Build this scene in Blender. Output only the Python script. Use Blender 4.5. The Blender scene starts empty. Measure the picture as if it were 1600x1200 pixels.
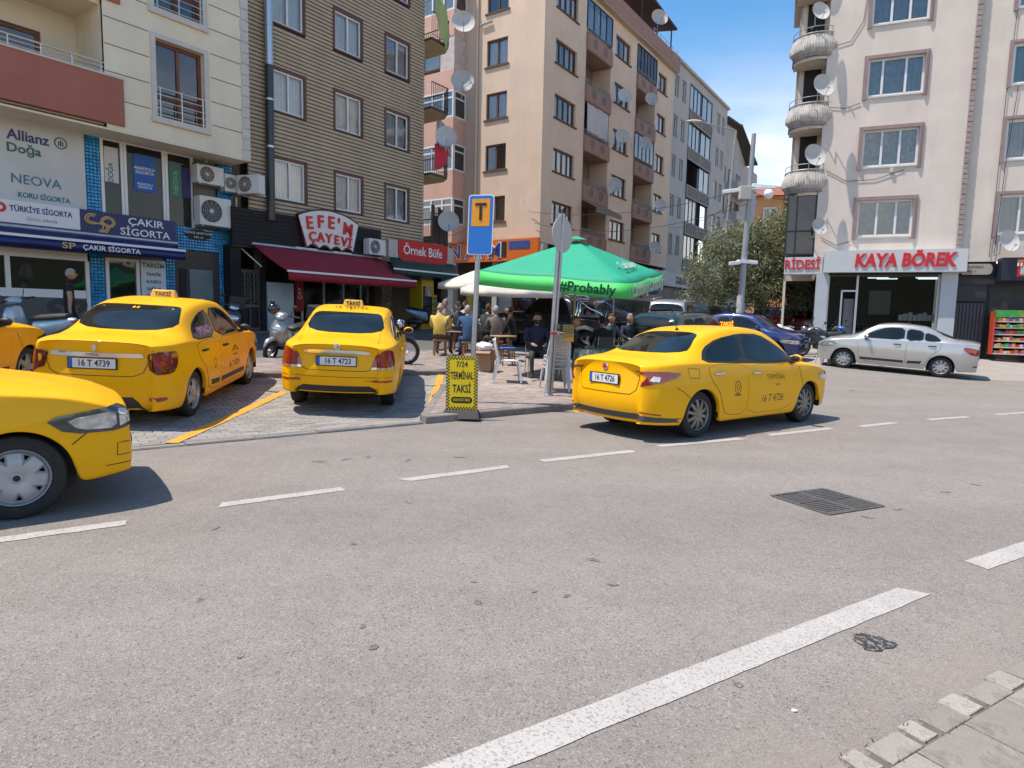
import bpy, bmesh, math, random
import numpy as np
from mathutils import Vector, Matrix
from mathutils.bvhtree import BVHTree
from mathutils.geometry import delaunay_2d_cdt
R = math.radians
scene = bpy.context.scene
col = scene.collection
rnd = random.Random(7)

# ------------------------------------------------------------------ camera
cd = bpy.data.cameras.new('camera')
cam = bpy.data.objects.new('camera', cd)
col.objects.link(cam)
cd.sensor_fit = 'HORIZONTAL'; cd.sensor_width = 36.0; cd.lens = 22.5
cd.clip_start = 0.05; cd.clip_end = 2000
cam.matrix_world = (Matrix.Translation((0, 0, 1.55)) @ Matrix.Rotation(math.pi/2 - math.atan(.104), 4, 'X')
                    @ Matrix.Rotation(R(1.22), 4, 'Z'))
scene.camera = cam

# ------------------------------------------------------------------ sky, sun, exposure
SUN_AZ = R(-100.0)      # from +Y towards +X
SUN_EL = R(67.0)
world = bpy.data.worlds.new('World'); scene.world = world; world.use_nodes = True
wt = world.node_tree; wt.nodes.clear()
def wn(t, **k):
    n = wt.nodes.new(t)
    for a, b in k.items(): setattr(n, a, b)
    return n
sky = wn('ShaderNodeTexSky', sky_type='NISHITA', sun_disc=False)
sky.sun_elevation = SUN_EL; sky.sun_rotation = SUN_AZ
sky.air_density = 1.0; sky.dust_density = 0.4; sky.ozone_density = 2.0
tc = wn('ShaderNodeTexCoord'); mp = wn('ShaderNodeMapping'); mp.inputs['Scale'].default_value = (1.4, 1.4, 4.5)
nz = wn('ShaderNodeTexNoise'); nz.inputs['Scale'].default_value = 2.1; nz.inputs['Detail'].default_value = 7; nz.inputs['Roughness'].default_value = .58
rp = wn('ShaderNodeValToRGB'); rp.color_ramp.elements[0].position = .28; rp.color_ramp.elements[1].position = .60
sx = wn('ShaderNodeSeparateXYZ'); mr = wn('ShaderNodeMapRange')
mr.inputs['From Min'].default_value = .41; mr.inputs['From Max'].default_value = .06; mr.inputs['To Min'].default_value = .02; mr.inputs['To Max'].default_value = .9; mr.interpolation_type = 'SMOOTHSTEP'
mul = wn('ShaderNodeMath', operation='MULTIPLY'); mx = wn('ShaderNodeMixRGB')
mx.inputs[2].default_value = (5.2, 4.85, 4.9, 1)
bg = wn('ShaderNodeBackground'); bg.inputs['Strength'].default_value = 0.15; wo = wn('ShaderNodeOutputWorld')
L = wt.links.new
L(tc.outputs['Generated'], mp.inputs[0]); L(mp.outputs[0], nz.inputs['Vector']); L(nz.outputs[0], rp.inputs[0])
L(tc.outputs['Generated'], sx.inputs[0]); L(sx.outputs[2], mr.inputs[0]); L(rp.outputs[0], mul.inputs[0]); L(mr.outputs[0], mul.inputs[1])
hs = wn('ShaderNodeHueSaturation'); hs.inputs['Saturation'].default_value = 1.35; hs.inputs['Value'].default_value = .72
wb = wn('ShaderNodeMixRGB', blend_type='MULTIPLY'); wb.inputs[0].default_value = 1; wb.inputs[2].default_value = (1.10, 1.0, .87, 1)    # camera white balance
L(mul.outputs[0], mx.inputs[0]); L(sky.outputs[0], hs.inputs['Color']); L(hs.outputs[0], mx.inputs[1]); L(mx.outputs[0], wb.inputs[1]); L(wb.outputs[0], bg.inputs[0]); L(bg.outputs[0], wo.inputs[0])

sd = bpy.data.lights.new('sun', 'SUN'); sun = bpy.data.objects.new('sun', sd); col.objects.link(sun)
sd.energy = 2.5; sd.angle = R(.53); sd.color = (1, .905, .80)
SUNV = Vector((math.sin(SUN_AZ)*math.cos(SUN_EL), math.cos(SUN_AZ)*math.cos(SUN_EL), math.sin(SUN_EL)))
sun.rotation_euler = SUNV.to_track_quat('Z', 'Y').to_euler()
sun.location = (-20, 5, 40)
vs = scene.view_settings
vs.view_transform = 'Standard'; vs.look = 'None'; vs.exposure = 1.22; vs.gamma = 1.0; vs.use_curve_mapping = False
scene.cycles.max_bounces = 5; scene.cycles.diffuse_bounces = 3; scene.cycles.glossy_bounces = 3; scene.cycles.transparent_max_bounces = 10
scene.cycles.caustics_reflective = False; scene.cycles.caustics_refractive = False
# ------------------------------------------------------------------ helpers
def tag(o, label=None, cat=None, group=None, kind=None):
    if label: o['label'] = label
    if cat: o['category'] = cat
    if group: o['group'] = group
    if kind: o['kind'] = kind
    return o
def empty(name, loc=(0, 0, 0), rz=0, label=None, cat=None, group=None):
    o = bpy.data.objects.new(name, None); col.objects.link(o)
    o.location = loc; o.rotation_euler = (0, 0, rz); o.empty_display_size = .2
    return tag(o, label, cat, group)
def children(o): return [c for c in col.objects if c.parent == o]
def copy_tree(o, parent=None, kids=None):
    if kids is None:
        kids = {}
        for c in col.objects:
            if c.parent: kids.setdefault(c.parent.name, []).append(c)
    c = o.copy(); col.objects.link(c)
    if parent: c.parent = parent
    for ch in kids.get(o.name, []): copy_tree(ch, c, kids)
    return c
def link(name, me, mat, parent=None, smooth=False):
    if mat is not None:
        for m in (mat if isinstance(mat, (list, tuple)) else [mat]): me.materials.append(m)
    if smooth: me.polygons.foreach_set('use_smooth', [True]*len(me.polygons))
    o = bpy.data.objects.new(name, me); col.objects.link(o)
    if parent: o.parent = parent
    return o
class MB:
    def __init__(s): s.v = []; s.f = []; s.m = []
    def add(s, vs, fs, mi=0):
        b = len(s.v); s.v += [tuple(p) for p in vs]; s.f += [tuple(b+i for i in f) for f in fs]; s.m += [mi]*len(fs); return s
    def box(s, x0, x1, y0, y1, z0, z1, mi=0, mat=None):
        vs = [(x, y, z) for z in (z0, z1) for y in (y0, y1) for x in (x0, x1)]
        if mat is not None: vs = [mat @ Vector(p) for p in vs]
        return s.add(vs, [(0, 2, 3, 1), (4, 5, 7, 6), (0, 1, 5, 4), (2, 6, 7, 3), (0, 4, 6, 2), (1, 3, 7, 5)], mi)
    def cbox(s, c, d, mi=0, mat=None):
        T = Matrix.Translation(c) if mat is None else Matrix.Translation(c) @ mat
        return s.box(-d[0]/2, d[0]/2, -d[1]/2, d[1]/2, -d[2]/2, d[2]/2, mi, T)
    def quad(s, a, b, c, d, mi=0): return s.add([a, b, c, d], [(0, 1, 2, 3)], mi)
    def cyl(s, a, b, r0, r1=None, n=10, mi=0, cap=True):
        r1 = r0 if r1 is None else r1
        a = Vector(a); b = Vector(b); d = (b-a)
        if d.length < 1e-6: return s
        d.normalize(); t = d.orthogonal().normalized(); w = d.cross(t)
        vs = []
        for p, r in ((a, r0), (b, r1)):
            for i in range(n):
                q = 2*math.pi*i/n; vs.append(p + t*(r*math.cos(q)) + w*(r*math.sin(q)))
        fs = [(i, (i+1) % n, n+(i+1) % n, n+i) for i in range(n)]
        if cap: fs += [tuple(range(n-1, -1, -1)), tuple(range(n, 2*n))]
        return s.add(vs, fs, mi)
    def tube(s, pts, r, n=6, mi=0, closed=False):
        pts = [Vector(p) for p in pts]; k = len(pts); vs = []; prev = None
        for i, p in enumerate(pts):
            d = (pts[min(i+1, k-1)] - pts[max(i-1, 0)]) if not closed else (pts[(i+1) % k]-pts[i-1])
            d.normalize()
            if prev is None: t = d.orthogonal().normalized()
            else:
                t = prev - d*prev.dot(d)
                t = t.normalized() if t.length > 1e-5 else d.orthogonal().normalized()
            prev = t; w = d.cross(t); rr = r[i] if isinstance(r, (list, tuple)) else r
            for j in range(n):
                q = 2*math.pi*j/n; vs.append(p + t*(rr*math.cos(q)) + w*(rr*math.sin(q)))
        fs = []
        for i in range(k if closed else k-1):
            a = i*n; b = ((i+1) % k)*n
            fs += [(a+j, a+(j+1) % n, b+(j+1) % n, b+j) for j in range(n)]
        if not closed: fs += [tuple(range(n-1, -1, -1)), tuple(range((k-1)*n, k*n))]
        return s.add(vs, fs, mi)
    def lathe(s, prof, n=24, mi=0, mat=None, closed=False):
        "prof: list of (r, h); axis = local z"
        T = mat if mat is not None else Matrix.Identity(4); vs = []
        for r, h in prof:
            for i in range(n):
                q = 2*math.pi*i/n; vs.append(T @ Vector((r*math.cos(q), r*math.sin(q), h)))
        fs = []; k = len(prof)
        for i in range(k if closed else k-1):
            a = i*n; b = ((i+1) % k)*n
            fs += [(a+j, a+(j+1) % n, b+(j+1) % n, b+j) for j in range(n)]
        return s.add(vs, fs, mi)
    def prism(s, poly, mat, depth, mi=0, mi_side=None):
        "poly in local xy, extruded to local -z by depth"
        n = len(poly); vs = [mat @ Vector((x, y, 0)) for x, y in poly] + [mat @ Vector((x, y, -depth)) for x, y in poly]
        s.add(vs, [tuple(range(n)), tuple(range(2*n-1, n-1, -1))], mi)
        return s.add(vs, [(i, n+i, n+(i+1) % n, (i+1) % n) for i in range(n)], mi if mi_side is None else mi_side)
    def ball(s, c, r, n=10, k=6, mi=0, mat=None):
        T = Matrix.Translation(c) @ (mat if mat is not None else Matrix.Identity(4))
        r = (r, r, r) if not isinstance(r, (tuple, list)) else r
        vs = [T @ Vector((0, 0, -r[2]))]
        for i in range(1, k):
            a = -math.pi/2 + math.pi*i/k
            for j in range(n):
                q = 2*math.pi*j/n; vs.append(T @ Vector((r[0]*math.cos(a)*math.cos(q), r[1]*math.cos(a)*math.sin(q), r[2]*math.sin(a))))
        vs.append(T @ Vector((0, 0, r[2]))); e = len(vs)-1
        fs = [(0, 1+(j+1) % n, 1+j) for j in range(n)]
        for i in range(k-2):
            a = 1+i*n; b = a+n; fs += [(a+j, a+(j+1) % n, b+(j+1) % n, b+j) for j in range(n)]
        a = 1+(k-2)*n; fs += [(a+j, a+(j+1) % n, e) for j in range(n)]
        return s.add(vs, fs, mi)
    def mesh(s, name):
        me = bpy.data.meshes.new(name); me.from_pydata(s.v, [], s.f)
        if any(s.m): me.polygons.foreach_set('material_index', s.m)
        me.update(); return me
    def build(s, name, mat, parent=None, smooth=False, bevel=0, fix=True):
        me = s.mesh(name)
        if fix:
            bm = bmesh.new(); bm.from_mesh(me); bmesh.ops.recalc_face_normals(bm, faces=bm.faces)
            bm.to_mesh(me); bm.free()
        o = link(name, me, mat, parent, smooth)
        if smooth == 'auto' or (smooth and bevel == 0):
            try: me.set_sharp_from_angle(angle=R(42))
            except Exception: pass
        if bevel:
            b = o.modifiers.new('bevel', 'BEVEL'); b.width = bevel; b.segments = 2; b.limit_method = 'ANGLE'
        return o

# ------------------------------------------------------------------ materials
MATS = {}
def pm(name, c, rough=.6, metal=0, var=.0, vs_=2.0, bump=0, bs=60, coat=0, spec=.5, island=0, objrand=0, alpha=1, emit=None, detail=4, streak=0, c2=None, mask=None):
    """principled material: noise colour variation (var at scale vs_), noise bump, random per island, vertical streaks"""
    if name in MATS: return MATS[name]
    m = bpy.data.materials.new(name); m.use_nodes = True; nt = m.node_tree; b = nt.nodes['Principled BSDF']; ln = nt.links.new
    col4 = (c[0], c[1], c[2], 1)
    b.inputs['Base Color'].default_value = col4; b.inputs['Roughness'].default_value = rough; b.inputs['Metallic'].default_value = metal
    b.inputs['Specular IOR Level'].default_value = spec
    if coat: b.inputs['Coat Weight'].default_value = coat; b.inputs['Coat Roughness'].default_value = .04
    tcn = nt.nodes.new('ShaderNodeTexCoord'); cur = None
    def noise(scale, det=4, vec=None, rgh=.55):
        n = nt.nodes.new('ShaderNodeTexNoise'); n.inputs['Scale'].default_value = scale; n.inputs['Detail'].default_value = det; n.inputs['Roughness'].default_value = rgh
        ln(vec if vec is not None else tcn.outputs['Object'], n.inputs['Vector']); return n.outputs[0]
    def rng(src, lo, hi, f0=.25, f1=.75):
        r = nt.nodes.new('ShaderNodeMapRange'); r.inputs['From Min'].default_value = f0; r.inputs['From Max'].default_value = f1
        r.inputs['To Min'].default_value = lo; r.inputs['To Max'].default_value = hi; ln(src, r.inputs[0]); return r.outputs[0]
    def mulv(src, val):
        x = nt.nodes.new('ShaderNodeMixRGB'); x.blend_type = 'MULTIPLY'; x.inputs[0].default_value = 1
        if src is None: x.inputs[1].default_value = col4
        else: ln(src, x.inputs[1])
        ln(val, x.inputs[2]); return x.outputs[0]
    if c2 is not None:
        x = nt.nodes.new('ShaderNodeMixRGB'); x.inputs[1].default_value = col4; x.inputs[2].default_value = (c2[0], c2[1], c2[2], 1)
        ln(rng(noise(mask[0], 6, None, .7), 0, 1, mask[1], mask[2]), x.inputs[0]); cur = x.outputs[0]
    if var: cur = mulv(cur, rng(noise(vs_, detail), 1-var, 1+var))
    if streak:
        mpn = nt.nodes.new('ShaderNodeMapping'); mpn.inputs['Scale'].default_value = (1.1, 1.1, .10); ln(tcn.outputs['Object'], mpn.inputs[0])
        cur = mulv(cur, rng(noise(1.3, 8, mpn.outputs[0], .7), 1-streak*.7, 1+streak*.35, .3, .7))
    if island:
        g = nt.nodes.new('ShaderNodeNewGeometry'); cur = mulv(cur, rng(g.outputs['Random Per Island'], 1-island, 1+island, 0, 1))
    if objrand:
        g = nt.nodes.new('ShaderNodeObjectInfo'); cur = mulv(cur, rng(g.outputs['Random'], 1-objrand, 1+objrand, 0, 1))
    if cur is not None: ln(cur, b.inputs['Base Color'])
    if bump:
        bn = nt.nodes.new('ShaderNodeBump'); bn.inputs['Strength'].default_value = min(1, bump); bn.inputs['Distance'].default_value = .02
        ln(noise(bs, 5), bn.inputs['Height']); ln(bn.outputs[0], b.inputs['Normal'])
    if emit: b.inputs['Emission Color'].default_value = (*emit[:3], 1); b.inputs['Emission Strength'].default_value = emit[3]
    MATS[name] = m; return m
def glassmat(name, tint=(.88, .9, .9), refl=1.0, rough=.01, k=1.4, b0=.05):
    if name in MATS: return MATS[name]
    m = bpy.data.materials.new(name); m.use_nodes = True; nt = m.node_tree; nt.nodes.clear(); ln = nt.links.new
    t = nt.nodes.new('ShaderNodeBsdfTransparent'); t.inputs[0].default_value = (*tint, 1)
    g = nt.nodes.new('ShaderNodeBsdfGlossy'); g.inputs['Roughness'].default_value = rough; g.inputs[0].default_value = (refl, refl, refl, 1)
    fr = nt.nodes.new('ShaderNodeFresnel'); fr.inputs[0].default_value = 1.55
    tcn = nt.nodes.new('ShaderNodeTexCoord'); no = nt.nodes.new('ShaderNodeTexNoise'); no.inputs['Scale'].default_value = 1.3; ln(tcn.outputs['Object'], no.inputs['Vector'])
    bn = nt.nodes.new('ShaderNodeBump'); bn.inputs['Strength'].default_value = .06; bn.inputs['Distance'].default_value = .1; ln(no.outputs[0], bn.inputs['Height'])
    ln(bn.outputs[0], g.inputs['Normal'])
    mxn = nt.nodes.new('ShaderNodeMixShader'); o = nt.nodes.new('ShaderNodeOutputMaterial')
    ad = nt.nodes.new('ShaderNodeMath'); ad.operation = 'MULTIPLY_ADD'; ad.inputs[1].default_value = k; ad.inputs[2].default_value = b0; ad.use_clamp = True
    ln(fr.outputs[0], ad.inputs[0]); ln(ad.outputs[0], mxn.inputs[0]); ln(t.outputs[0], mxn.inputs[1]); ln(g.outputs[0], mxn.inputs[2]); ln(mxn.outputs[0], o.inputs[0])
    MATS[name] = m; return m

WHITE = pm('white_paint', (.78, .78, .77), .5); PVC = pm('white_pvc', (.72, .72, .72), .35, var=.05)
BLACK = pm('black_matte', (.012, .012, .013), .6); DARK = pm('dark_interior', (.02, .019, .018), .8)
GALV = pm('galvanised_steel', (.42, .44, .46), .42, .8, var=.12, vs_=6); STEEL = pm('brushed_steel', (.6, .6, .6), .3, .9)
CHROME = pm('chrome', (.75, .75, .76), .12, 1.0)
GLASS = glassmat('window_glass'); DGLASS = glassmat('shop_glass', (.55, .58, .58), k=.8, b0=.0)
BROWNF = pm('brown_window_frame', (.075, .032, .02), .45, var=.15, vs_=5)
CURT = pm('net_curtain', (.86, .86, .86), .9, var=.1, vs_=3); CURT2 = pm('grey_curtain', (.45, .48, .52), .9, var=.15, vs_=3)
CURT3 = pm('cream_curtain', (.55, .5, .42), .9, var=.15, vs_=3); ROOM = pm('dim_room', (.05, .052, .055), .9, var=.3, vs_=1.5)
RED = pm('sign_red', (.55, .015, .02), .4); NAVY = pm('sign_navy', (.008, .018, .11), .4)

# ------------------------------------------------------------------ text as mesh
def text(s, size, mat, parent=None, loc=(0, 0, 0), rot=(0, 0, 0), extrude=.004, bold=0.0, align='CENTER', shear=0, sx=1.0, name='lettering', space=1.0, res=3, line=1.0, fit=None):
    c = bpy.data.curves.new('txt', 'FONT'); c.body = s; c.size = size; c.extrude = extrude; c.offset = bold*size
    c.align_x = align; c.align_y = 'CENTER'; c.shear = shear; c.resolution_u = res; c.space_character = space; c.space_line = line
    o = bpy.data.objects.new('txt', c); me = bpy.data.meshes.new_from_object(o)
    bpy.data.objects.remove(o); bpy.data.curves.remove(c)
    if fit:
        xs_ = [v.co.x for v in me.vertices]; sx = fit/(max(xs_)-min(xs_))
    if sx != 1: me.transform(Matrix.Diagonal((sx, 1, 1, 1)))
    me.materials.clear()
    ob = link(name, me, mat, parent); ob.location = loc; ob.rotation_euler = rot; return ob
FRONT = (math.pi/2, 0, 0)     # text facing local -y

# ------------------------------------------------------------------ terrain: flat main road, ground rising behind its far kerb
KX = [-90, 1.4, 4.7, 9.3, 20, 60, 160]; KY = [11-91.4*.763, 11, 12.95, 15.15, 19.6, 33, 60]
def yk(x): return float(np.interp(x, KX, KY))
def sval(x, y): return (y-yk(x))*.82
def zt(x, y):
    s = sval(x, y)
    if s < -4: return 0.0
    z = .068*(math.sqrt(s*s+.25)+s)/2
    return z if z < 1.25 else 1.25 + .9*(1-math.exp(-(z-1.25)/.9))
def ground(x, y, dz=0): return Vector((x, y, zt(x, y)+dz))
def Pt(x, s): return (x, yk(x)+s/.82)
def drape(name, edgeA, edgeB, nu, nv, mat, dz=0, parent=None, zb=None):
    "sheet between two polylines (lists of (x,y)), draped on the terrain dz above it"
    def at(poly, t):
        k = len(poly)-1; i = min(int(t*k), k-1); f = t*k-i
        return (poly[i][0]*(1-f)+poly[i+1][0]*f, poly[i][1]*(1-f)+poly[i+1][1]*f)
    vs = []; fs = []
    for i in range(nu+1):
        a = at(edgeA, i/nu); b = at(edgeB, i/nu)
        for j in range(nv+1):
            f = j/nv; x = a[0]*(1-f)+b[0]*f; y = a[1]*(1-f)+b[1]*f; vs.append((x, y, zt(x, y)+dz))
    for i in range(nu):
        for j in range(nv):
            k = i*(nv+1)+j; fs.append((k, k+nv+1, k+nv+2, k+1))
    return MB().add(vs, fs).build(name, mat, parent, True)
# ------------------------------------------------------------------ ground
def asphalt(name, base, warm, sand=False):
    m = bpy.data.materials.new(name); m.use_nodes = True; nt = m.node_tree; b = nt.nodes['Principled BSDF']; ln = nt.links.new
    tcn = nt.nodes.new('ShaderNodeTexCoord'); P_ = tcn.outputs['Object']
    def noise(sc, det=3, r=.6):
        n = nt.nodes.new('ShaderNodeTexNoise'); n.inputs['Scale'].default_value = sc; n.inputs['Detail'].default_value = det; n.inputs['Roughness'].default_value = r; ln(P_, n.inputs['Vector']); return n.outputs[0]
    def rng(src, lo, hi, a=.3, c=.7):
        r = nt.nodes.new('ShaderNodeMapRange'); r.inputs['From Min'].default_value = a; r.inputs['From Max'].default_value = c; r.inputs['To Min'].default_value = lo; r.inputs['To Max'].default_value = hi; ln(src, r.inputs[0]); return r.outputs[0]
    def mix(fac, a, c, t='MIX'):
        x = nt.nodes.new('ShaderNodeMixRGB'); x.blend_type = t
        for k, q in ((0, fac), (1, a), (2, c)):
            if isinstance(q, tuple): x.inputs[k].default_value = (*q, 1)
            elif isinstance(q, (int, float)): x.inputs[k].default_value = q
            else: ln(q, x.inputs[k])
        return x.outputs[0]
    c = mix(rng(noise(.35, 5), 0, 1), base, warm)
    c = mix(1.0, c, rng(noise(1.7, 6), .92, 1.07), 'MULTIPLY')
    c = mix(1.0, c, rng(noise(9, 6), .94, 1.06), 'MULTIPLY')
    vo = nt.nodes.new('ShaderNodeTexVoronoi'); vo.inputs['Scale'].default_value = 190; ln(P_, vo.inputs['Vector'])
    sp = nt.nodes.new('ShaderNodeSeparateColor'); ln(vo.outputs['Color'], sp.inputs[0])
    c = mix(1.0, c, rng(sp.outputs[0], .74, 1.28, 0, 1), 'MULTIPLY')          # aggregate stones
    vo2 = nt.nodes.new('ShaderNodeTexVoronoi'); vo2.inputs['Scale'].default_value = 115; ln(P_, vo2.inputs['Vector'])
    sp2 = nt.nodes.new('ShaderNodeSeparateColor'); ln(vo2.outputs['Color'], sp2.inputs[0])
    c = mix(rng(sp2.outputs[1], 0, .6, .93, .96), c, (.38, .36, .335))       # pale chips
    c = mix(rng(sp2.outputs[2], 0, .5, .95, .97), c, (.09, .048, .046))     # dark chips
    c = mix(rng(noise(2.6, 2), 0, .75, .735, .78), c, (.04, .037, .035))      # oil spots
    # long wear bands along the driving direction
    mpn = nt.nodes.new('ShaderNodeMapping'); mpn.inputs['Rotation'].default_value = (0, 0, R(-33)); mpn.inputs['Scale'].default_value = (.05, .9, 1); ln(P_, mpn.inputs[0])
    n3 = nt.nodes.new('ShaderNodeTexNoise'); n3.inputs['Scale'].default_value = 1.0; n3.inputs['Detail'].default_value = 3; ln(mpn.outputs[0], n3.inputs['Vector'])
    c = mix(1.0, c, rng(n3.outputs[0], .93, 1.06), 'MULTIPLY')
    if sand:      # grit washed against the near pavement edge
        dp = nt.nodes.new('ShaderNodeVectorMath'); dp.operation = 'DOT_PRODUCT'; ln(P_, dp.inputs[0]); dp.inputs[1].default_value = (.5105, -.8599, 0)
        g1 = nt.nodes.new('ShaderNodeMath'); g1.operation = 'MULTIPLY'; ln(rng(dp.outputs['Value'], 0, 1, -1.68, -1.24), g1.inputs[0]); ln(rng(noise(3.5, 6, .65), 0, 1, .40, .58), g1.inputs[1])
        g2 = nt.nodes.new('ShaderNodeMath'); g2.operation = 'MULTIPLY'; ln(g1.outputs[0], g2.inputs[0]); g2.inputs[1].default_value = .6; c = mix(g2.outputs[0], c, (.285, .243, .20))
    ln(c, b.inputs['Base Color']); b.inputs['Roughness'].default_value = .85; b.inputs['Specular IOR Level'].default_value = .3
    bn = nt.nodes.new('ShaderNodeBump'); bn.inputs['Strength'].default_value = .55; bn.inputs['Distance'].default_value = .008
    ln(vo.outputs['Distance'], bn.inputs['Height']); ln(bn.outputs[0], b.inputs['Normal'])
    return m
ASPH = asphalt('road_asphalt', (.246, .221, .196), (.266, .236, .208), True); ASPH2 = asphalt('side_street_asphalt', (.11, .107, .105), (.13, .125, .12))
CONC = pm('pale_concrete_paving', (.32, .29, .255), .85, var=.14, vs_=1.2, bump=.3, bs=90, detail=8)
EARTH = pm('ground_soil', (.16, .15, .14), .9, var=.2)

def gridsheet(name, xs, ys, mat, dz=0):
    vs = [(x, y, zt(x, y)+dz) for y in ys for x in xs]; n = len(xs)
    fs = [(j*n+i, j*n+i+1, (j+1)*n+i+1, (j+1)*n+i) for j in range(len(ys)-1) for i in range(n-1)]
    return MB().add(vs, fs).build(name, mat, None, True)
xs = [-400, -200, -100, -60] + list(np.arange(-40, 60.1, 1.25)) + [75, 100, 160, 400]
ys = [-60, -30, -15] + list(np.arange(-6, 60.1, 1.25)) + [70, 90, 130, 200, 500]
road = tag(gridsheet('road', xs, ys, ASPH), kind='structure')

# back pavement edge runs at s = 7.3 behind the far kerb; the side street starts there
BAYL, BAYR = -12.0, -1.28
s_back = lambda x: 4.55-.17*(x+4.67)/1.0*.95 if x < -1.3 else 4.0
xsB = [-30, -20, -12, -9, -6, -4, -2.6, -1.3, .5, 2.2]
edge_street = [Pt(x, 6.6+.32*(x+5.4)/1.0*.95 if x > -5.4 else 6.6) for x in xsB]
far_edge = [(-30, 5), (-22, 11), (-16, 16.5), (-11.5, 18.2), (-8.0, 20.4), (-5.0, 24.2), (-1.5, 28.0), (1.5, 31), (6, 38)]
side = drape('side_street', edge_street[:], [far_edge[min(i, 8)] for i in range(9)]+[(10, 36)], 40, 10, ASPH2, .004); tag(side, kind='structure')

PAV = pm('grey_pavers', (.275, .255, .23), .85, var=.10, vs_=1.1, bump=.35, bs=120, island=.2, objrand=.16)
PAVR = pm('reddish_pavers', (.30, .245, .215), .85, var=.12, vs_=1.3, bump=.35, bs=120, island=.18, objrand=.16)
JOINT = pm('paver_joint_sand', (.13, .122, .112), .95, var=.2, vs_=6)
KERB = pm('kerb_concrete', (.205, .192, .175), .85, var=.22, vs_=5, bump=.4, bs=50, objrand=.12)

kdir = Vector((1, .763)).normalized(); kn = Vector((-kdir.y, kdir.x))
K0 = Vector((1.4, 11.0))                       # kerb point the paving is laid from
def inpoly(p, poly):
    r = False; n = len(poly)
    for i in range(n):
        (x1, y1), (x2, y2) = poly[i], poly[i-1]
        if (y1 > p[1]) != (y2 > p[1]) and p[0] < (x2-x1)*(p[1]-y1)/(y2-y1)+x1: r = not r
    return r
def paver_mesh(name, lx, ly, h=.05, ch=.006):
    m = MB(); a, b = lx/2, ly/2
    vs = [(-a, -b, -h), (a, -b, -h), (a, b, -h), (-a, b, -h), (-a, -b, -ch), (a, -b, -ch), (a, b, -ch), (-a, b, -ch),
          (-a+ch, -b+ch, 0), (a-ch, -b+ch, 0), (a-ch, b-ch, 0), (-a+ch, b-ch, 0)]
    fs = [(0, 1, 5, 4), (1, 2, 6, 5), (2, 3, 7, 6), (3, 0, 4, 7), (4, 5, 9, 8), (5, 6, 10, 9), (6, 7, 11, 10), (7, 4, 8, 11), (8, 9, 10, 11)]
    return m.add(vs, fs)
CAM = Vector((0, 0, 1.55))
def lay_pavers(parent, poly, dz, mat, urange, vrange, single, sz=(.2, .1), ang=0.0):
    """running-bond pavers inside poly; the nearest `single` ones are objects of their own, the others one joined part"""
    base = paver_mesh('paver', sz[0]-.007, sz[1]-.007); bme = base.mesh('paver'); bme.materials.append(mat)
    d = Matrix.Rotation(ang, 2) @ kdir; nn = Vector((-d.y, d.x)); spots = []
    v = vrange[0]; row = 0
    while v < vrange[1]:
        u = urange[0] + (row % 2)*sz[0]/2
        while u < urange[1]:
            p = K0 + d*u + nn*v
            if inpoly(p, poly): spots.append(p.copy())
            u += sz[0]
        v += sz[1]; row += 1
    def vis(p):
        if p.y < 2 or abs(p.x/p.y) > .8: return 1e9
        return p.length
    spots.sort(key=vis); rest = MB(); a = math.atan2(d.y, d.x); r2 = random.Random(3)
    for i, p in enumerate(spots):
        e = .3; gx = (zt(p.x+e, p.y)-zt(p.x-e, p.y))/(2*e); gy = (zt(p.x, p.y+e)-zt(p.x, p.y-e))/(2*e)
        N = Vector((-gx, -gy, 1)).normalized(); q = Vector((0, 0, 1)).rotation_difference(N)
        Mx = Matrix.Translation((p.x, p.y, zt(p.x, p.y)+dz+r2.uniform(-.003, .003))) @ q.to_matrix().to_4x4() @ Matrix.Rotation(a+r2.uniform(-.012, .012), 4, 'Z') @ Matrix.Rotation(r2.uniform(-.012, .012), 4, 'X')
        if i < single:
            o = bpy.data.objects.new('paver', bme); col.objects.link(o); o.matrix_world = Mx; o.parent = parent
        else:
            rest.add([Mx @ Vector(t) for t in base.v], base.f)
    if rest.v:
        o = rest.build('pavers', mat, parent, fix=False); tag(o, kind='stuff')
def polyline_s(xs_, s): return [Pt(x, s if not callable(s) else s(x)) for x in xs_]

ADDED_HILL = pm('added_hill_green', (.075, .085, .05), .95, var=.3, vs_=.03)  # unseen hill ring, added to block the yellow horizon in glass reflections
hv = []; nh = 64
for i in range(nh):
    a = 2*math.pi*i/nh; h = 24+9*math.sin(a*3+1)+6*math.sin(a*7)+4*math.sin(a*13)
    for r_, z_ in ((235, -3), (250, h*.5), (275, h*.9), (320, h*1.1)): hv.append((r_*math.cos(a), r_*math.sin(a)+20, z_))
tag(MB().add(hv, [(4*i+j, 4*((i+1) % nh)+j, 4*((i+1) % nh)+j+1, 4*i+j+1) for i in range(nh) for j in range(3)]).build('added_hill_ring', ADDED_HILL, None, True), kind='structure')
# parking bays: grey pavers, flush behind a low lip
xb = [-12, -10, -8, -6, -4, -3, -2, BAYR]
bayA = polyline_s(xb, .13); bayB = [Pt(x, s_back(x)-.07) for x in xb]
bay = drape('parking_bay', bayA, bayB, 30, 8, JOINT, .012); tag(bay, kind='structure')
lay_pavers(bay, bayA + bayB[::-1], .024, PAV, (-17, 2), (.1, 6), 300)
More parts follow.
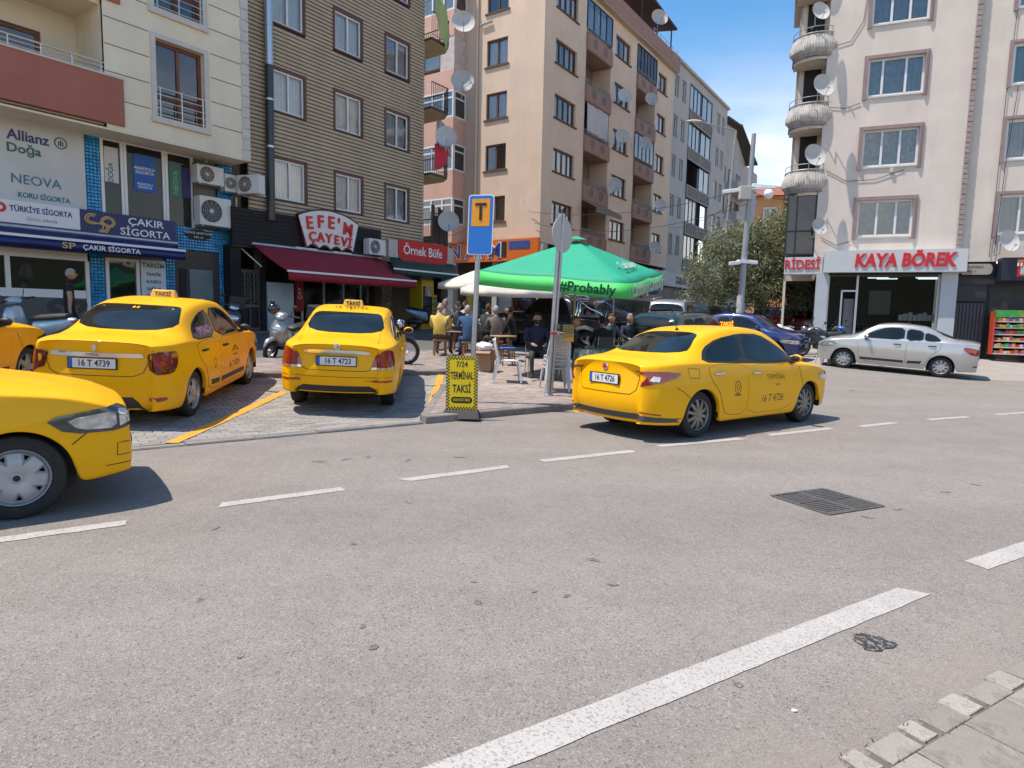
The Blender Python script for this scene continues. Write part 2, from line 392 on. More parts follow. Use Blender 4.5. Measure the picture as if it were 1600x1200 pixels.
# raised reddish pavement behind the bays and under the cafe tables
xc = [-12, -9, -6, -4, -2.6, BAYR]
pvA = [Pt(x, s_back(x)+.12) for x in xc]; pvB = [Pt(x, (6.6+.304*(x+5.4) if x > -5.4 else 6.6)) for x in xc]
pav = drape('pavement', pvA, pvB, 20, 5, JOINT, .098); tag(pav, kind='structure')
lay_pavers(pav, pvA + pvB[::-1], .11, PAVR, (-18, 6), (3.5, 9.5), 120)
xd = [BAYR+.02, -.6, .2, 1.0, 1.8, 2.6, 3.2]
cfA = [Pt(BAYR+.02, .16)] + polyline_s(xd[1:], .16); cfB = [Pt(x, 7.85+.1*(x+1.3)) for x in xd]
cafe_pav = drape('cafe_pavement', cfA, cfB, 20, 12, JOINT, .098); tag(cafe_pav, kind='structure')
lay_pavers(cafe_pav, cfA + cfB[::-1], .11, PAVR, (-5, 9), (-3.5, 9.5), 180)

# kerb stones, one by one
def kerbstones(parent, pts, length, w, top, low, step=True):
    "pts: list of (x,y) centre line"
    P_ = [Vector(p) for p in pts]; seg = []; r2 = random.Random(5)
    total = sum((P_[i+1]-P_[i]).length for i in range(len(P_)-1)); k = max(1, int(total/length)); lens = total/k
    def at(t):
        for i in range(len(P_)-1):
            l = (P_[i+1]-P_[i]).length
            if t <= l or i == len(P_)-2: return P_[i] + (P_[i+1]-P_[i])*(t/l)
            t -= l
    for i in range(k):
        a = at(i*lens+.006); b = at((i+1)*lens-.006); d = (b-a).normalized(); nrm = Vector((-d.y, d.x))*w/2
        mb = MB(); vs = []; jit = r2.uniform(-.008, .008)
        for p in (a, b):
            z = zt(p.x, p.y)
            for q, zz in ((-1, low), (-1, top-.015), (-.85, top), (1, top), (1, low)):
                vs.append((p.x+nrm.x*q*-1*-1, p.y+nrm.y*q, z+zz+(jit if zz > low else 0)))
        mb.add(vs, [(0, 1, 6, 5), (1, 2, 7, 6), (2, 3, 8, 7), (3, 4, 9, 8), (0, 4, 3, 2, 1), (5, 6, 7, 8, 9)])
        mb.build('kerb_stone', KERB, parent)
kerbstones(bay, polyline_s(list(np.linspace(-11, BAYR, 12)), .06), .75, .13, .03, -.1)
kerbstones(cafe_pav, polyline_s(list(np.linspace(BAYR+.02, 3.3, 10)), .06), .75, .15, .105, -.1)
kerbstones(pav, [Pt(x, s_back(x)+.03) for x in np.linspace(-11, BAYR, 12)], .75, .18, .112, -.1)
kerbstones(cafe_pav, [(Pt(BAYR+.03, .1+4.1*t)) for t in np.linspace(0, 1, 6)], .7, .12, .106, -.1)
kerbstones(cafe_pav, [Pt(3.3, .1+8*t) for t in np.linspace(0, 1, 9)], .75, .2, .106, -.1)
kerbstones(pav, pvB[::-1], .75, .16, .106, -.1)
kerbstones(cafe_pav, cfB[::-1], .75, .16, .106, -.1)

# pale concrete forecourt in front of the bakery
fcA = [(8.9, 19.3), (10.5, 19.6), (13, 18.2), (17, 17.6), (24, 19.8), (34, 24)]; fcB = [(9.6, 29.2), (12, 28), (14, 26.8), (18, 25), (26, 21.9), (36, 25)]
fore = drape('forecourt', fcA, fcB, 24, 8, CONC, .006); tag(fore, kind='structure')

# painted markings
PAINTW = pm('road_paint_white', (.44, .415, .38), .7, var=.1, vs_=3, c2=(.27, .25, .23), mask=(75, .525, .585), bump=.2, bs=80)
PAINTY = pm('bay_paint_yellow', (.66, .32, .035), .7, var=.08, vs_=3, c2=(.32, .26, .18), mask=(20, .61, .68), bump=.2, bs=80)
def stripe(name, parent, a, b, w, mat, dz, n=10, jag=.01, seed=1, steps=None):
    a = Vector(a); b = Vector(b); d = (b-a); Ln = d.length; d.normalize(); nr = Vector((-d.y, d.x)); r2 = random.Random(seed)
    vs = []; fs = []
    for i in range(n+1):
        t = Ln*i/n; j0 = r2.uniform(-jag, jag); j1 = r2.uniform(-jag, jag); e = r2.uniform(-.05, .05) if i in (0, n) else 0
        for q, jj in ((-.5, j0), (.5, j1)):
            p = a + d*(t + e*q*2) + nr*(w*q+jj); vs.append((p.x, p.y, zt(p.x, p.y)+dz))
    for i in range(n): fs.append((2*i, 2*i+2, 2*i+3, 2*i+1))
    return MB().add(vs, fs).build(name, mat, parent)
dash = [((-3.9, 3.78), (-2.79, 4.53)), ((-2.32, 5.0), (-1.48, 5.56)), ((-1.0, 5.9), (-.02, 6.54)), ((.34, 6.84), (1.46, 7.47)),
        ((1.82, 7.8), (3.09, 8.45)), ((3.57, 8.75), (4.78, 9.45)), ((5.34, 9.68), (6.15, 10.14)), ((6.94, 10.56), (7.93, 11.0)), ((8.66, 11.36), (9.6, 11.76)), ((10.3, 12.1), (11.4, 12.6)), ((12.2, 12.95), (13.3, 13.4)), ((14, 13.7), (15, 14.1))]
for i, (a, b) in enumerate(dash): stripe('lane_dash', road, a, b, .125, PAINTW, .004, n=22, seed=i, jag=.006)
for i, (a, b) in enumerate([((-2.45, .62), (2.39, 3.62)), ((3.06, 4.05), (6.2, 5.85)), ((7.0, 6.3), (10.2, 7.9))]): stripe('lane_dash', road, a, b, .15, PAINTW, .004, n=60, seed=20+i, jag=.0035)
for a, b in (((-3.86, 7.15), (-3.8, 10.6)), ((-1.22, 9.32), (-1.52, 13.6)), ((-6.4, 5.2), (-6.35, 9.0))): stripe('bay_line', bay, a, b, .15, PAINTY, .032, n=16, seed=31, jag=.008)

# drain grate in the carriageway
IRON = pm('cast_iron', (.13, .12, .11), .6, .4, var=.3, vs_=20, bump=.3)
gc = Vector((2.785, 5.5)); ga = R(25); gr = empty('drain_grate', (gc.x, gc.y, 0), ga, 'square cast iron drain grate with slanted slots sunk in the road', 'drain grate')
m_ = MB(); m_.box(-.42, .42, -.36, .36, .001, .003); m_.build('pit', pm('grate_pit', (.012, .011, .01), .9), gr)
m_ = MB()
for s_ in (-1, 1): m_.box(-.44, .44, s_*.38-.02, s_*.38+.02, .001, .010); m_.box(s_*.44-.02, s_*.44+.02, -.36, .36, .001, .0095)
m_.box(-.02, .02, -.36, .36, .001, .009); m_.build('frame', IRON, gr)
for q in range(4):
    cx = -.22 if q % 2 == 0 else .22; cy = -.18 if q < 2 else .18; sgn = 1 if q in (0, 3) else -1
    for k in range(7):
        m_ = MB(); off = (k-3)*.055
        for _ in [0]:
            Tm = Matrix.Translation((cx, cy, .006)) @ Matrix.Rotation(0 if sgn > 0 else math.pi/2, 4, 'Z')
            hw = .2 if sgn > 0 else .165; off2 = off*(1 if sgn > 0 else 1.15)*.95
            m_.box(-hw, hw, off2-.017, off2+.017, -.004, .002, 0, Tm)
        m_.build('grate_bar', IRON, gr)
gr.scale = (.76, .78, 1)
# tar patch and small litter
def blob(name, c, rx, ry, mat, parent, dz, seed, rot=0):
    r2 = random.Random(seed); n = 26; vs = [(c[0], c[1], zt(*c)+dz)]
    for i in range(n):
        q = 2*math.pi*i/n; k = r2.uniform(.72, 1.12); x = rx*k*math.cos(q); y = ry*k*math.sin(q)
        X = c[0]+x*math.cos(rot)-y*math.sin(rot); Y = c[1]+x*math.sin(rot)+y*math.cos(rot); vs.append((X, Y, zt(X, Y)+dz))
    return MB().add(vs, [(0, 1+i, 1+(i+1) % n) for i in range(n)]).build(name, mat, parent)
TAR = pm('tar_patch', (.035, .03, .028), .8, var=.3, vs_=30, c2=(.2, .19, .18), mask=(38, .5, .56))
blob('tar_patch', (1.80, 3.0), .11, .085, TAR, road, .004, 4, R(20))
OIL = pm('oil_stain', (.115, .106, .098), .8, var=.3, vs_=18, c2=(.22, .2, .18), mask=(30, .46, .56))
for i, (x, y, a, b) in enumerate([(-2.0, 6.6, .09, .05), (-1.75, 6.72, .07, .03), (-1.55, 6.85, .06, .03), (.62, 3.62, .035, .02), (.33, 3.45, .03, .015), (-.16, 3.35, .035, .02), (-.2, 3.62, .02, .02), (-.62, 2.85, .03, .02), (-.72, 3.05, .025, .015),
        (.55, 4.0, .045, .02), (.15, 3.5, .02, .015), (-1.2, 2.75, .025, .015), (2.9, 5.05, .05, .02), (3.3, 5.3, .05, .02), (-2.1, 4.45, .05, .02), (-1.05, 4.2, .03, .02), (-.55, 6.95, .09, .03), (-1.1, 6.75, .07, .03), (-.85, 5.2, .05, .02), (1.2, 2.85, .03, .02), (1.0, 2.6, .02, .02), (4.6, 6.2, .05, .02), (4.1, 5.9, .06, .02)]):
    blob('oil_stain', (x, y), a, b, OIL, road, .0035, 50+i, i)

# near pavement, bottom right: slabs laid level with the carriageway
nd = Vector((1.28, .76)).normalized(); nnv = Vector((nd.y, -nd.x)); N0 = Vector((1.15, 2.1))
SLAB = pm('near_slabs', (.29, .258, .222), .88, var=.18, vs_=5, bump=.5, bs=60, objrand=.14, detail=9, c2=(.175, .155, .13), mask=(6, .5, .66))
PALE = pm('pale_kerb_blocks', (.36, .325, .275), .88, var=.2, vs_=14, bump=.6, bs=50, objrand=.15, c2=(.25, .22, .185), mask=(16, .5, .6))
e0 = N0 - nd*4 + nnv*.03; e1 = N0 + nd*8 + nnv*.03
near = drape('near_pavement', [tuple(e0), tuple(e1)], [tuple(e0+nnv*5), tuple(e1+nnv*5)], 6, 4, pm('slab_joint_soil', (.13, .12, .095), .95, var=.4, vs_=9), .004); tag(near, kind='structure')
def slab(u0, u1, v0, v1, mat, dz, tilt, name='slab'):
    mb = paver_mesh(name, u1-u0-.009, v1-v0-.009, .02, .003); c = N0 + nd*((u0+u1)/2) + nnv*((v0+v1)/2)
    o = mb.build(name, mat, near, fix=False); o.matrix_world = Matrix.Translation((c.x, c.y, dz)) @ Matrix.Rotation(math.atan2(nd.y, nd.x), 4, 'Z') @ Matrix.Rotation(tilt, 4, 'X'); o.parent = near
r2 = random.Random(9)
for i in range(-6, 18):
    u = i*.36+.04
    slab(u+r2.uniform(-.03, .03), u+.15+r2.uniform(-.03, .0), -.012+r2.uniform(-.015, .012), .10, PALE if r2.random() < .8 else SLAB, .0125, r2.uniform(-.01, .01), 'kerb_block'); slab(u+.155, u+.365, .0, .11, SLAB, .011, r2.uniform(-.008, .008), 'kerb_block')
for j in range(6):
    for i in range(-8, 16):
        u = i*.34+(j % 2)*.15; slab(u, u+.34, .105+j*.25, .105+(j+1)*.25, SLAB, .012+r2.uniform(-.001, .001), r2.uniform(-.005, .005))
SCR = pm('litter_white', (.7, .7, .69), .7)
lt = MB()
lt.ball((1.16, 2.42, .006), (.013, .007, .005), 7, 4); lt.v = [(x+r2.uniform(-.003, .003), y+r2.uniform(-.003, .003), z) for x, y, z in lt.v]; tag(lt.build('litter', SCR, None, True), 'tiny crumpled white scrap of litter lying on the road', 'litter')
WEED = pm('dry_weeds', (.13, .12, .04), .9, objrand=.3)
wd = MB(); r3 = random.Random(11)
for i in range(420):
    t = r3.uniform(-1, 5); k = r3.choice([.0, .107, .107, .405]); p = N0 + nd*t + nnv*(k+r3.uniform(-.012, .012)); h = r3.uniform(.008, .02); a = r3.uniform(0, 6.28)
    if math.sin(t*5.1)+math.sin(t*2.3+1) < .3: continue
    wd.add([(p.x-.004*math.cos(a), p.y-.004*math.sin(a), .008), (p.x+.004*math.cos(a), p.y+.004*math.sin(a), .008), (p.x+r3.uniform(-.012, .012), p.y+r3.uniform(-.012, .012), .012+h)], [(0, 1, 2)])
tag(wd.build('weeds', WEED, None), 'dry weeds sprouting from the joints of the near pavement slabs', 'weeds', kind='stuff')
# ------------------------------------------------------------------ building helpers (local frame: x along the facade, y into the building, z up)
def TF(y0=0): return lambda u, v, d: (u, y0+d, v)
def TL(x0): return lambda u, v, d: (x0+d, -u, v)          # a face whose outside looks to local -x
def TRt(x0): return lambda u, v, d: (x0-d, u, v)          # outside looks to local +x
def tbox(mb, T, u0, u1, v0, v1, d0, d1, mi=0):
    vs = [T(u, v, d) for d in (d0, d1) for v in (v0, v1) for u in (u0, u1)]
    return mb.add(vs, [(0, 1, 3, 2), (4, 6, 7, 5), (0, 4, 5, 1), (2, 3, 7, 6), (0, 2, 6, 4), (1, 5, 7, 3)], mi)
def wall(parent, name, T, u0, u1, v0, v1, ops, mat, reveal=.16, d=0, back=.3):
    us = sorted({u0, u1, *[min(max(o[0], u0), u1) for o in ops], *[min(max(o[1], u0), u1) for o in ops]})
    vsn = sorted({v0, v1, *[min(max(o[2], v0), v1) for o in ops], *[min(max(o[3], v0), v1) for o in ops]})
    mb = MB()
    for i in range(len(us)-1):
        for j in range(len(vsn)-1):
            a, b, c, e = us[i], us[i+1], vsn[j], vsn[j+1]; mu = (a+b)/2; mv = (c+e)/2
            if any(o[0] < mu < o[1] and o[2] < mv < o[3] for o in ops): continue
            mb.quad(T(a, c, d), T(b, c, d), T(b, e, d), T(a, e, d))
    for o in ops:
        a, b, c, e = max(o[0], u0), min(o[1], u1), max(o[2], v0), min(o[3], v1)
        for p, q in (((a, c), (b, c)), ((b, c), (b, e)), ((b, e), (a, e)), ((a, e), (a, c))):
            mb.quad(T(p[0], p[1], d), T(q[0], q[1], d), T(q[0], q[1], d+reveal), T(p[0], p[1], d+reveal))
    return mb.build(name, mat, parent, fix=False)
def panel(parent, name, T, u0, u1, v0, v1, d0, d1, mat, bevel=0):
    return tbox(MB(), T, u0, u1, v0, v1, d0, d1).build(name, mat, parent, bevel=bevel)
wr = random.Random(21)
def curtain(parent, T, u0, u1, v0, v1, d, mat, amp=.025, per=.11):
    n = max(6, int((u1-u0)/per*4)); vs = []; ph = wr.uniform(0, 6)
    for i in range(n+1):
        u = u0+(u1-u0)*i/n; dd = d+amp*math.sin((u-u0)/per*2*math.pi+ph)+amp*.6*math.sin((u-u0)/per*2.7+ph)
        vs += [T(u, v0, dd), T(u+.012*math.sin(i+ph), v1, d+(dd-d)*.6)]
    return MB().add(vs, [(2*i, 2*i+2, 2*i+3, 2*i+1) for i in range(n)]).build('curtain', mat, parent, True, fix=False)
def window(parent, T, u0, u1, v0, v1, fm, cols=(.5,), d=.1, fw=.055, rail=None, cm=CURT, gm=GLASS, gap=None, mw=None, open_=0):
    "frame (part) > panes, curtain (sub-parts). cols: mullion positions as fractions; rail: transom height fraction"
    mb = MB(); mw = mw or fw*.9
    tbox(mb, T, u0, u1, v0, v0+fw, d, d+.06); tbox(mb, T, u0, u1, v1-fw, v1, d, d+.06)
    tbox(mb, T, u0, u0+fw, v0+fw, v1-fw, d+.001, d+.06); tbox(mb, T, u1-fw, u1, v0+fw, v1-fw, d+.001, d+.06)
    edges = [u0+fw]
    for c in cols:
        x = u0+(u1-u0)*c; tbox(mb, T, x-mw/2, x+mw/2, v0+fw, v1-fw, d-.008, d+.06); edges += [x-mw/2, x+mw/2]
    edges.append(u1-fw); rows = [(v0+fw, v1-fw)]
    if rail:
        z = v0+(v1-v0)*rail; tbox(mb, T, u0+fw, u1-fw, z-mw/2, z+mw/2, d-.004, d+.055); rows = [(v0+fw, z-mw/2), (z+mw/2, v1-fw)]
    w = mb.build('window', fm, parent)
    for i in range(0, len(edges), 2):
        for a, b in rows:
            q = MB().quad(T(edges[i], a, d+.03), T(edges[i+1], a, d+.03), T(edges[i+1], b, d+.03), T(edges[i], b, d+.03)).build('pane', gm, w, fix=False)
    if cm:
        if gap: curtain(w, T, u0+.02, u0+(u1-u0)*gap[0], v0+.02, v1-.02, d+.13, cm); curtain(w, T, u0+(u1-u0)*gap[1], u1-.02, v0+.02, v1-.02, d+.13, cm)
        else: curtain(w, T, u0+.02, u1-.02, v0+.02, v1-.02, d+.13, cm)
    return w
def railing(parent, pts, z0, z1, mat, bars=.12, r=.012, rails=(1.0,), name='railing', rtop=.02):
    mb = MB()
    for i in range(len(pts)-1):
        a = Vector((*pts[i], 0)); b = Vector((*pts[i+1], 0)); n = max(1, int((b-a).length/bars))
        for f in rails: mb.cyl(a+Vector((0, 0, z0+(z1-z0)*f)), b+Vector((0, 0, z0+(z1-z0)*f)), rtop if f == 1.0 else r, n=6)
        for k in range(n+1):
            p = a+(b-a)*(k/n); mb.cyl(p+Vector((0, 0, z0)), p+Vector((0, 0, z1)), r, n=5)
    return mb.build(name, mat, parent)
DISHM = pm('dish_grey', (.5, .485, .465), .8, var=.1, vs_=4, objrand=.15)
def dish(loc, rz, r=.42, label='', tilt=30, back=.35, grp='satellite dishes on the buildings', rust=False):
    "bowl faces local -y; arm, feed and wall bracket"
    e = empty('satellite_dish', loc, rz, label, 'satellite dish', grp)
    tilt = 14; rz = .15; e.rotation_euler = (0, 0, rz); T = Matrix.Rotation(R(90-tilt), 4, 'X'); mb = MB(); pr = [(r*k/7, .16*r*2*(k/7)**2) for k in range(8)]
    pr2 = [(a, h-.012) for a, h in pr[::-1]]
    mb.lathe(pr+[(r+.008, pr[-1][1]+.004)]+pr2, 28, 0, T @ Matrix.Translation((0, 0, -.0))); mb.build('bowl', DISHM, e, True)
    mb = MB(); f = T @ Vector((0, -r*.62, r*.85)); b0 = T @ Vector((0, -r*.98, .16*r*2)); mb.cyl(b0, f, .012, n=5); mb.build('feed_arm', GALV, e)
    mb = MB(); dr = (T @ Vector((0, 0, 0)) - f).normalized(); mb.cyl(f-dr*.03, f+dr*.07, .03, .022, n=8); mb.build('feed_horn', pm('lnb_grey', (.25, .25, .26), .5), e)
    mb = MB(); mb.tube([(0, .03, 0), (0, back*.5, -.05), (0, back*.5, -r*1.1), (0, back, -r*1.15)], .02, 6); mb.build('bracket', GALV, e)
    return e
ACW = pm('ac_casing', (.62, .62, .6), .45, var=.06, vs_=3)
def acunit(loc, rz, w=.8, h=.55, d=.3, label='', front=True):
    e = empty('air_conditioner', loc, rz, label, 'air conditioner', 'outdoor air conditioner units')
    mb = MB(); mb.box(-w/2, w/2, -d/2, d/2, 0, h); mb.build('casing', ACW, e, bevel=.012)
    cx = -w*.14; cz = h*.5; r = min(h*.42, w*.34)
    mb = MB(); T = Matrix.Translation((cx, -d/2-.004, cz)) @ Matrix.Rotation(R(90), 4, 'X'); mb.lathe([(0, 0), (r, 0), (r, .004)], 24, 0, T); mb.build('fan_opening', BLACK, e)
    mb = MB()
    for k in range(5): mb.lathe([(r*(.25+.18*k)-.005, .006), (r*(.25+.18*k), .014), (r*(.25+.18*k)+.005, .006)], 24, 0, T)
    for k in range(12): a = k*math.pi/6; mb.cyl(T @ Vector((r*.12*math.cos(a), r*.12*math.sin(a), .01)), T @ Vector((r*math.cos(a), r*math.sin(a), .01)), .004, n=4)
    mb.lathe([(0, .016), (r*.16, .016), (r*.18, .006)], 16, 0, T); mb.build('fan_grille', ACW, e)
    mb = MB(); mb.box(-w/2+.05, -w/2+.09, -d/2, d/2+.1, -.04, -.002); mb.box(w/2-.09, w/2-.05, -d/2, d/2+.1, -.04, -.002); mb.build('bracket', GALV, e)
    return e
def W(b, p): return b.matrix_world @ Vector(p)
def frame_empty(name, P, D, label, cat='building', group=None):
    e = empty(name, (P[0], P[1], 0), math.atan2(D[1], D[0]), label, cat, group)
    e.matrix_world = Matrix.Translation((P[0], P[1], 0)) @ Matrix.Rotation(math.atan2(D[1], D[0]), 4, 'Z'); return e
ANG1 = math.atan2(1, .715)
# ------------------------------------------------------------------ brown clad building
SIDING = pm('brown_cladding', (.465, .36, .245), .7, var=.12, vs_=1.2, streak=.12)
TRIM = pm('brown_window_trim', (.115, .05, .04), .6, var=.15, vs_=4)
FASC = pm('black_fascia', (.009, .009, .0095), .75, var=.2, vs_=2)
bb = frame_empty('apartment_building', (-7.7, 20.6), (.715, 1), 'apartment block clad in brown horizontal boards with white windows above the tea house')
WB = []
for zc in (5.14, 7.84, 10.47, 13.17):
    for uc in (.13, 2.53, 4.86): WB.append((uc, uc+1.14, zc, zc+1.24))
UB0, UB1, ZB0, ZB1 = -.76, 6.88, 4.36, 14.8
wall(bb, 'wall', TF(.05), UB0, UB1, ZB0, ZB1, [(a-.0, b+.0, c, d) for a, b, c, d in WB], pm('brown_underwall', (.06, .05, .04), .8), .2)
z = ZB0; k = 0
while z < ZB1-.1:
    segs = [(UB0, UB1)]
    for a, b, c, d in WB:
        if c-.1 < z+.06 < d+.1:
            ns = []
            for p, q in segs:
                if a-.1 > p and b+.1 < q: ns += [(p, a-.09), (b+.09, q)]
                else: ns.append((p, q))
            segs = ns
    for p, q in segs:
        vs = []
        for u in (p, q): vs += [(u, .045, z), (u, -.02, z+.004), (u, -.022, z+.04), (u, .0, z+.098), (u, .045, z+.1)]
        MB().add(vs, [(0, 5, 6, 1), (1, 6, 7, 2), (2, 7, 8, 3), (3, 8, 9, 4), (0, 1, 2, 3, 4), (9, 8, 7, 6, 5)]).build('siding_board', SIDING, bb, fix=False)
    z += .1225
cms = [CURT, CURT, CURT2, CURT, CURT, CURT2, CURT, CURT, CURT3, CURT, CURT, CURT]
for i, (a, b, c, d) in enumerate(WB):
    mb = MB(); T = TF(-.03)
    for q in ((a-.09, a, c-.03, d+.09), (b, b+.09, c-.03, d+.09)): tbox(mb, T, *q, 0, .1)
    tbox(mb, T, a, b, d, d+.09, .001, .1); tbox(mb, T, a, b, c-.05, c-.0, .001, .1); w = mb.build('window_trim', TRIM, bb)
    window(bb, TF(0), a, b, c, d, PVC, (.5,), d=.03, fw=.06, cm=[CURT, CURT, CURT2, CURT, CURT, CURT2][i % 6], gap=(.55, .6) if i % 3 == 2 else None)
panel(bb, 'interior', TF(.6), UB0+.1, UB1-.1, ZB0, ZB1, 0, .05, ROOM)
panel(bb, 'side_wall', TRt(UB1-.003), .05, 9, 1.0, ZB1, 0, .1, pm('ochre_render', (.42, .36, .25), .85, var=.15, vs_=1, streak=.2))
panel(bb, 'roof', TF(-.05), UB0, UB1+.02, ZB1, ZB1+.3, 0, 9, pm('roof_tile_red', (.25, .09, .05), .8))
panel(bb, 'back_wall', TF(9.0), UB0, UB1, 1, ZB1, 0, .1, SIDING)
# downpipe
mb = MB(); mb.tube([(-.12, -.17, 4.4), (-.1, -.17, 9.05)], .125, 14); mb.build('downpipe', pm('dark_pipe', (.06, .065, .07), .4, .5), bb, True)
mb = MB(); mb.tube([(-.1, -.17, 9.05), (-.1, -.17, 14.8)], .12, 14)
for zz in (9.1, 10.2, 12.5): mb.cyl((-.1, -.17, zz), (-.1, -.17, zz+.07), .135, n=14)
mb.cyl((-.12, -.17, 6.6), (-.12, -.17, 6.66), .135, n=14); mb.cyl((-.12, -.17, 8.0), (-.12, -.17, 8.06), .135, n=14)
mb.build('zinc_downpipe', pm('zinc_pipe', (.5, .53, .56), .3, .85), bb, True)
# ground floor of the brown building: recessed dark storefronts
GZ = .98
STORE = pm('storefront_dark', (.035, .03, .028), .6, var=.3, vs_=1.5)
panel(bb, 'fascia', TF(-.12), -1.4, 4.5, 3.55, 4.66, 0, .17, FASC)
for k in range(9): panel(bb, 'fascia_board', TF(-.137), -1.4, 4.5, 3.58+k*.12, 3.58+k*.12+.1, 0, .02, FASC)
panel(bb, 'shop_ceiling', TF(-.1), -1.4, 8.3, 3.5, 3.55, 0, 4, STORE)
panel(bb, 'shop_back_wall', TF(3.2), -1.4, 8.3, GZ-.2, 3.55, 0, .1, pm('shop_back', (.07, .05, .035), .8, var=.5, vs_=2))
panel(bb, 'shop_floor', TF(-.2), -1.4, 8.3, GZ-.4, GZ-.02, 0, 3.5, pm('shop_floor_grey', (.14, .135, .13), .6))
panel(bb, 'pier', TF(-.02), -1.42, -1.08, GZ-.1, 3.55, 0, .4, FASC); panel(bb, 'pier', TF(-.02), -.4, -.24, GZ-.1, 3.55, 0, .4, FASC)
panel(bb, 'pier', TF(-.02), 4.62, 5.15, GZ-.1, 3.55, 0, .5, pm('pier_stone', (.16, .1, .075), .9, var=.5, vs_=9))
panel(bb, 'pier', TF(0), 8.0, 8.3, GZ-.1, 4.4, 0, .5, STORE)
# ornate iron gate
gt = MB(); T = TF(.08)
tbox(gt, T, -1.08, -.4, GZ, GZ+.08, 0, .05); tbox(gt, T, -1.08, -.4, 2.75, 2.85, 0, .05); tbox(gt, T, -1.08, -.4, GZ+.72, GZ+.8, 0, .05)
for u in (-1.06, -.74, -.42): tbox(gt, T, u-.02, u+.02, GZ+.08, 2.75, .002, .048)
gd = gt.build('gate', IRON, bb)
sc_ = MB()
for cx in (-.9, -.58):
    for k in range(5):
        zc = GZ+.95+k*.19
        for sg in (-1, 1): sc_.tube([(cx+sg*.06+.05*math.cos(q)*sg, .1, zc+.08*math.sin(q)) for q in np.linspace(0, 2*math.pi, 9)], .009, 4)
    for du in (-.1, 0, .1): sc_.cyl((cx+du, .105, GZ+.8), (cx+du, .105, 2.75), .008, n=5)
sc_.build('scrollwork', pm('gate_scroll', (.18, .165, .14), .5, .5), gd)
panel(bb, 'gate_sheet', TF(.14), -1.08, -.4, GZ, 2.85, 0, .02, BLACK)
panel(bb, 'door', TF(-.06), -.22, .74, GZ, 2.5, 0, .06, pm('pale_blue_door', (.42, .50, .56), .5, var=.08, vs_=1.5)); panel(bb, 'door_hatch', TF(-.075), .28, .62, 2.0, 2.35, 0, .014, pm('door_hatch_blue', (.36, .45, .52), .5))
for u in (1.35, 2.25, 3.1, 3.9): panel(bb, 'mullion', TF(.3), u-.03, u+.03, GZ, 3.5, 0, .06, pm('alu_mullion', (.35, .36, .36), .4, .6))
for a, b in ((1.38, 2.22), (2.28, 3.07), (3.13, 3.87), (3.93, 4.6)): MB().quad((a, .33, GZ), (b, .33, GZ), (b, .33, 3.5), (a, .33, 3.5)).build('shop_pane', DGLASS, bb, fix=False)
panel(bb, 'banner', TF(.2), 1.02, 1.3, 1.6, 2.75, 0, .02, pm('red_banner', (.3, .02, .025), .7)); text('ÇAY', .2, WHITE, bb, (1.16, .19, 2.2), (R(90), R(-90), 0), .002, .01)
panel(bb, 'poster_board', TF(-.12), 4.6, 5.1, 1.15, 1.75, 0, .03, RED); panel(bb, 'poster', TF(-.13), 4.68, 5.02, 1.25, 1.65, 0, .008, pm('poster_pink', (.6, .25, .25), .6))
# flower box with red geraniums hanging at the end of the tea house awning: trailing red blossoms
fl = MB(); fr_ = random.Random(3); lf = MB()
for i in range(260):
    t = fr_.random(); p = Vector((3.9+t*1.1+fr_.gauss(0, .1), -.25-t*.9+fr_.gauss(0, .1), 3.55-t*.55+fr_.gauss(0, .07))); s_ = fr_.uniform(.02, .045); a = fr_.uniform(0, 6.28)
    q = Matrix.Rotation(a, 3, 'Z') @ Matrix.Rotation(fr_.uniform(-1, 1), 3, 'X')
    (fl if i % 3 else lf).add([p+q @ Vector((x*s_, y*s_, 0)) for x, y in ((-1, -1), (1, -1), (1, 1), (-1, 1))], [(0, 1, 2, 3)])
fe = empty('hanging_flowers', (0, 0, 0), 0, 'red artificial flowers trailing beside the end of the red awning', 'flowers'); fe.matrix_world = bb.matrix_world.copy()
tag(fl.build('blossoms', pm('red_blossom', (.4, .03, .03), .8), fe, fix=False), kind='stuff'); tag(lf.build('leaves', pm('flower_leaf', (.05, .1, .03), .8), fe, fix=False), kind='stuff')
# fan shaped tea house sign
sg = empty('tea_house_sign', (0, 0, 0), 0, 'fan shaped white sign with red letters above the dark red awning', 'shop sign'); sg.matrix_world = bb.matrix_world.copy()
def fan(grow=0, dy=0):
    pts = []; c = (2.03, 2.2); r1 = 2.77+grow
    for k in range(13):
        a = R(116.5-grow*8) - (R(116.5-grow*8)-R(63.5+grow*8))*k/12; pts.append((c[0]+r1*math.cos(a), c[1]+r1*math.sin(a)))
    lo = 3.73-grow
    x0, x1 = 1.12-grow, 3.02+grow; n = 4
    for k in range(n*4+1):
        f = k/(n*4); x = x1+(x0-x1)*f; pts.append((x, lo+.12*abs(math.sin(f*math.pi*n/1.0))+.0))
    return pts
MF = Matrix.Translation((0, -.30, 0)) @ Matrix.Rotation(R(90), 4, 'X')
MB().prism(fan(.06), Matrix.Translation((0, -.28, 0)) @ Matrix.Rotation(R(90), 4, 'X'), .14).build('edge_trim', pm('sign_dark_red_edge', (.08, .008, .012), .4), sg)
MB().prism(fan(0), MF, .02).build('face', pm('sign_white', (.70, .69, .69), .4, var=.05, vs_=3), sg)
LR = pm('letter_red', (.62, .012, .02), .35)
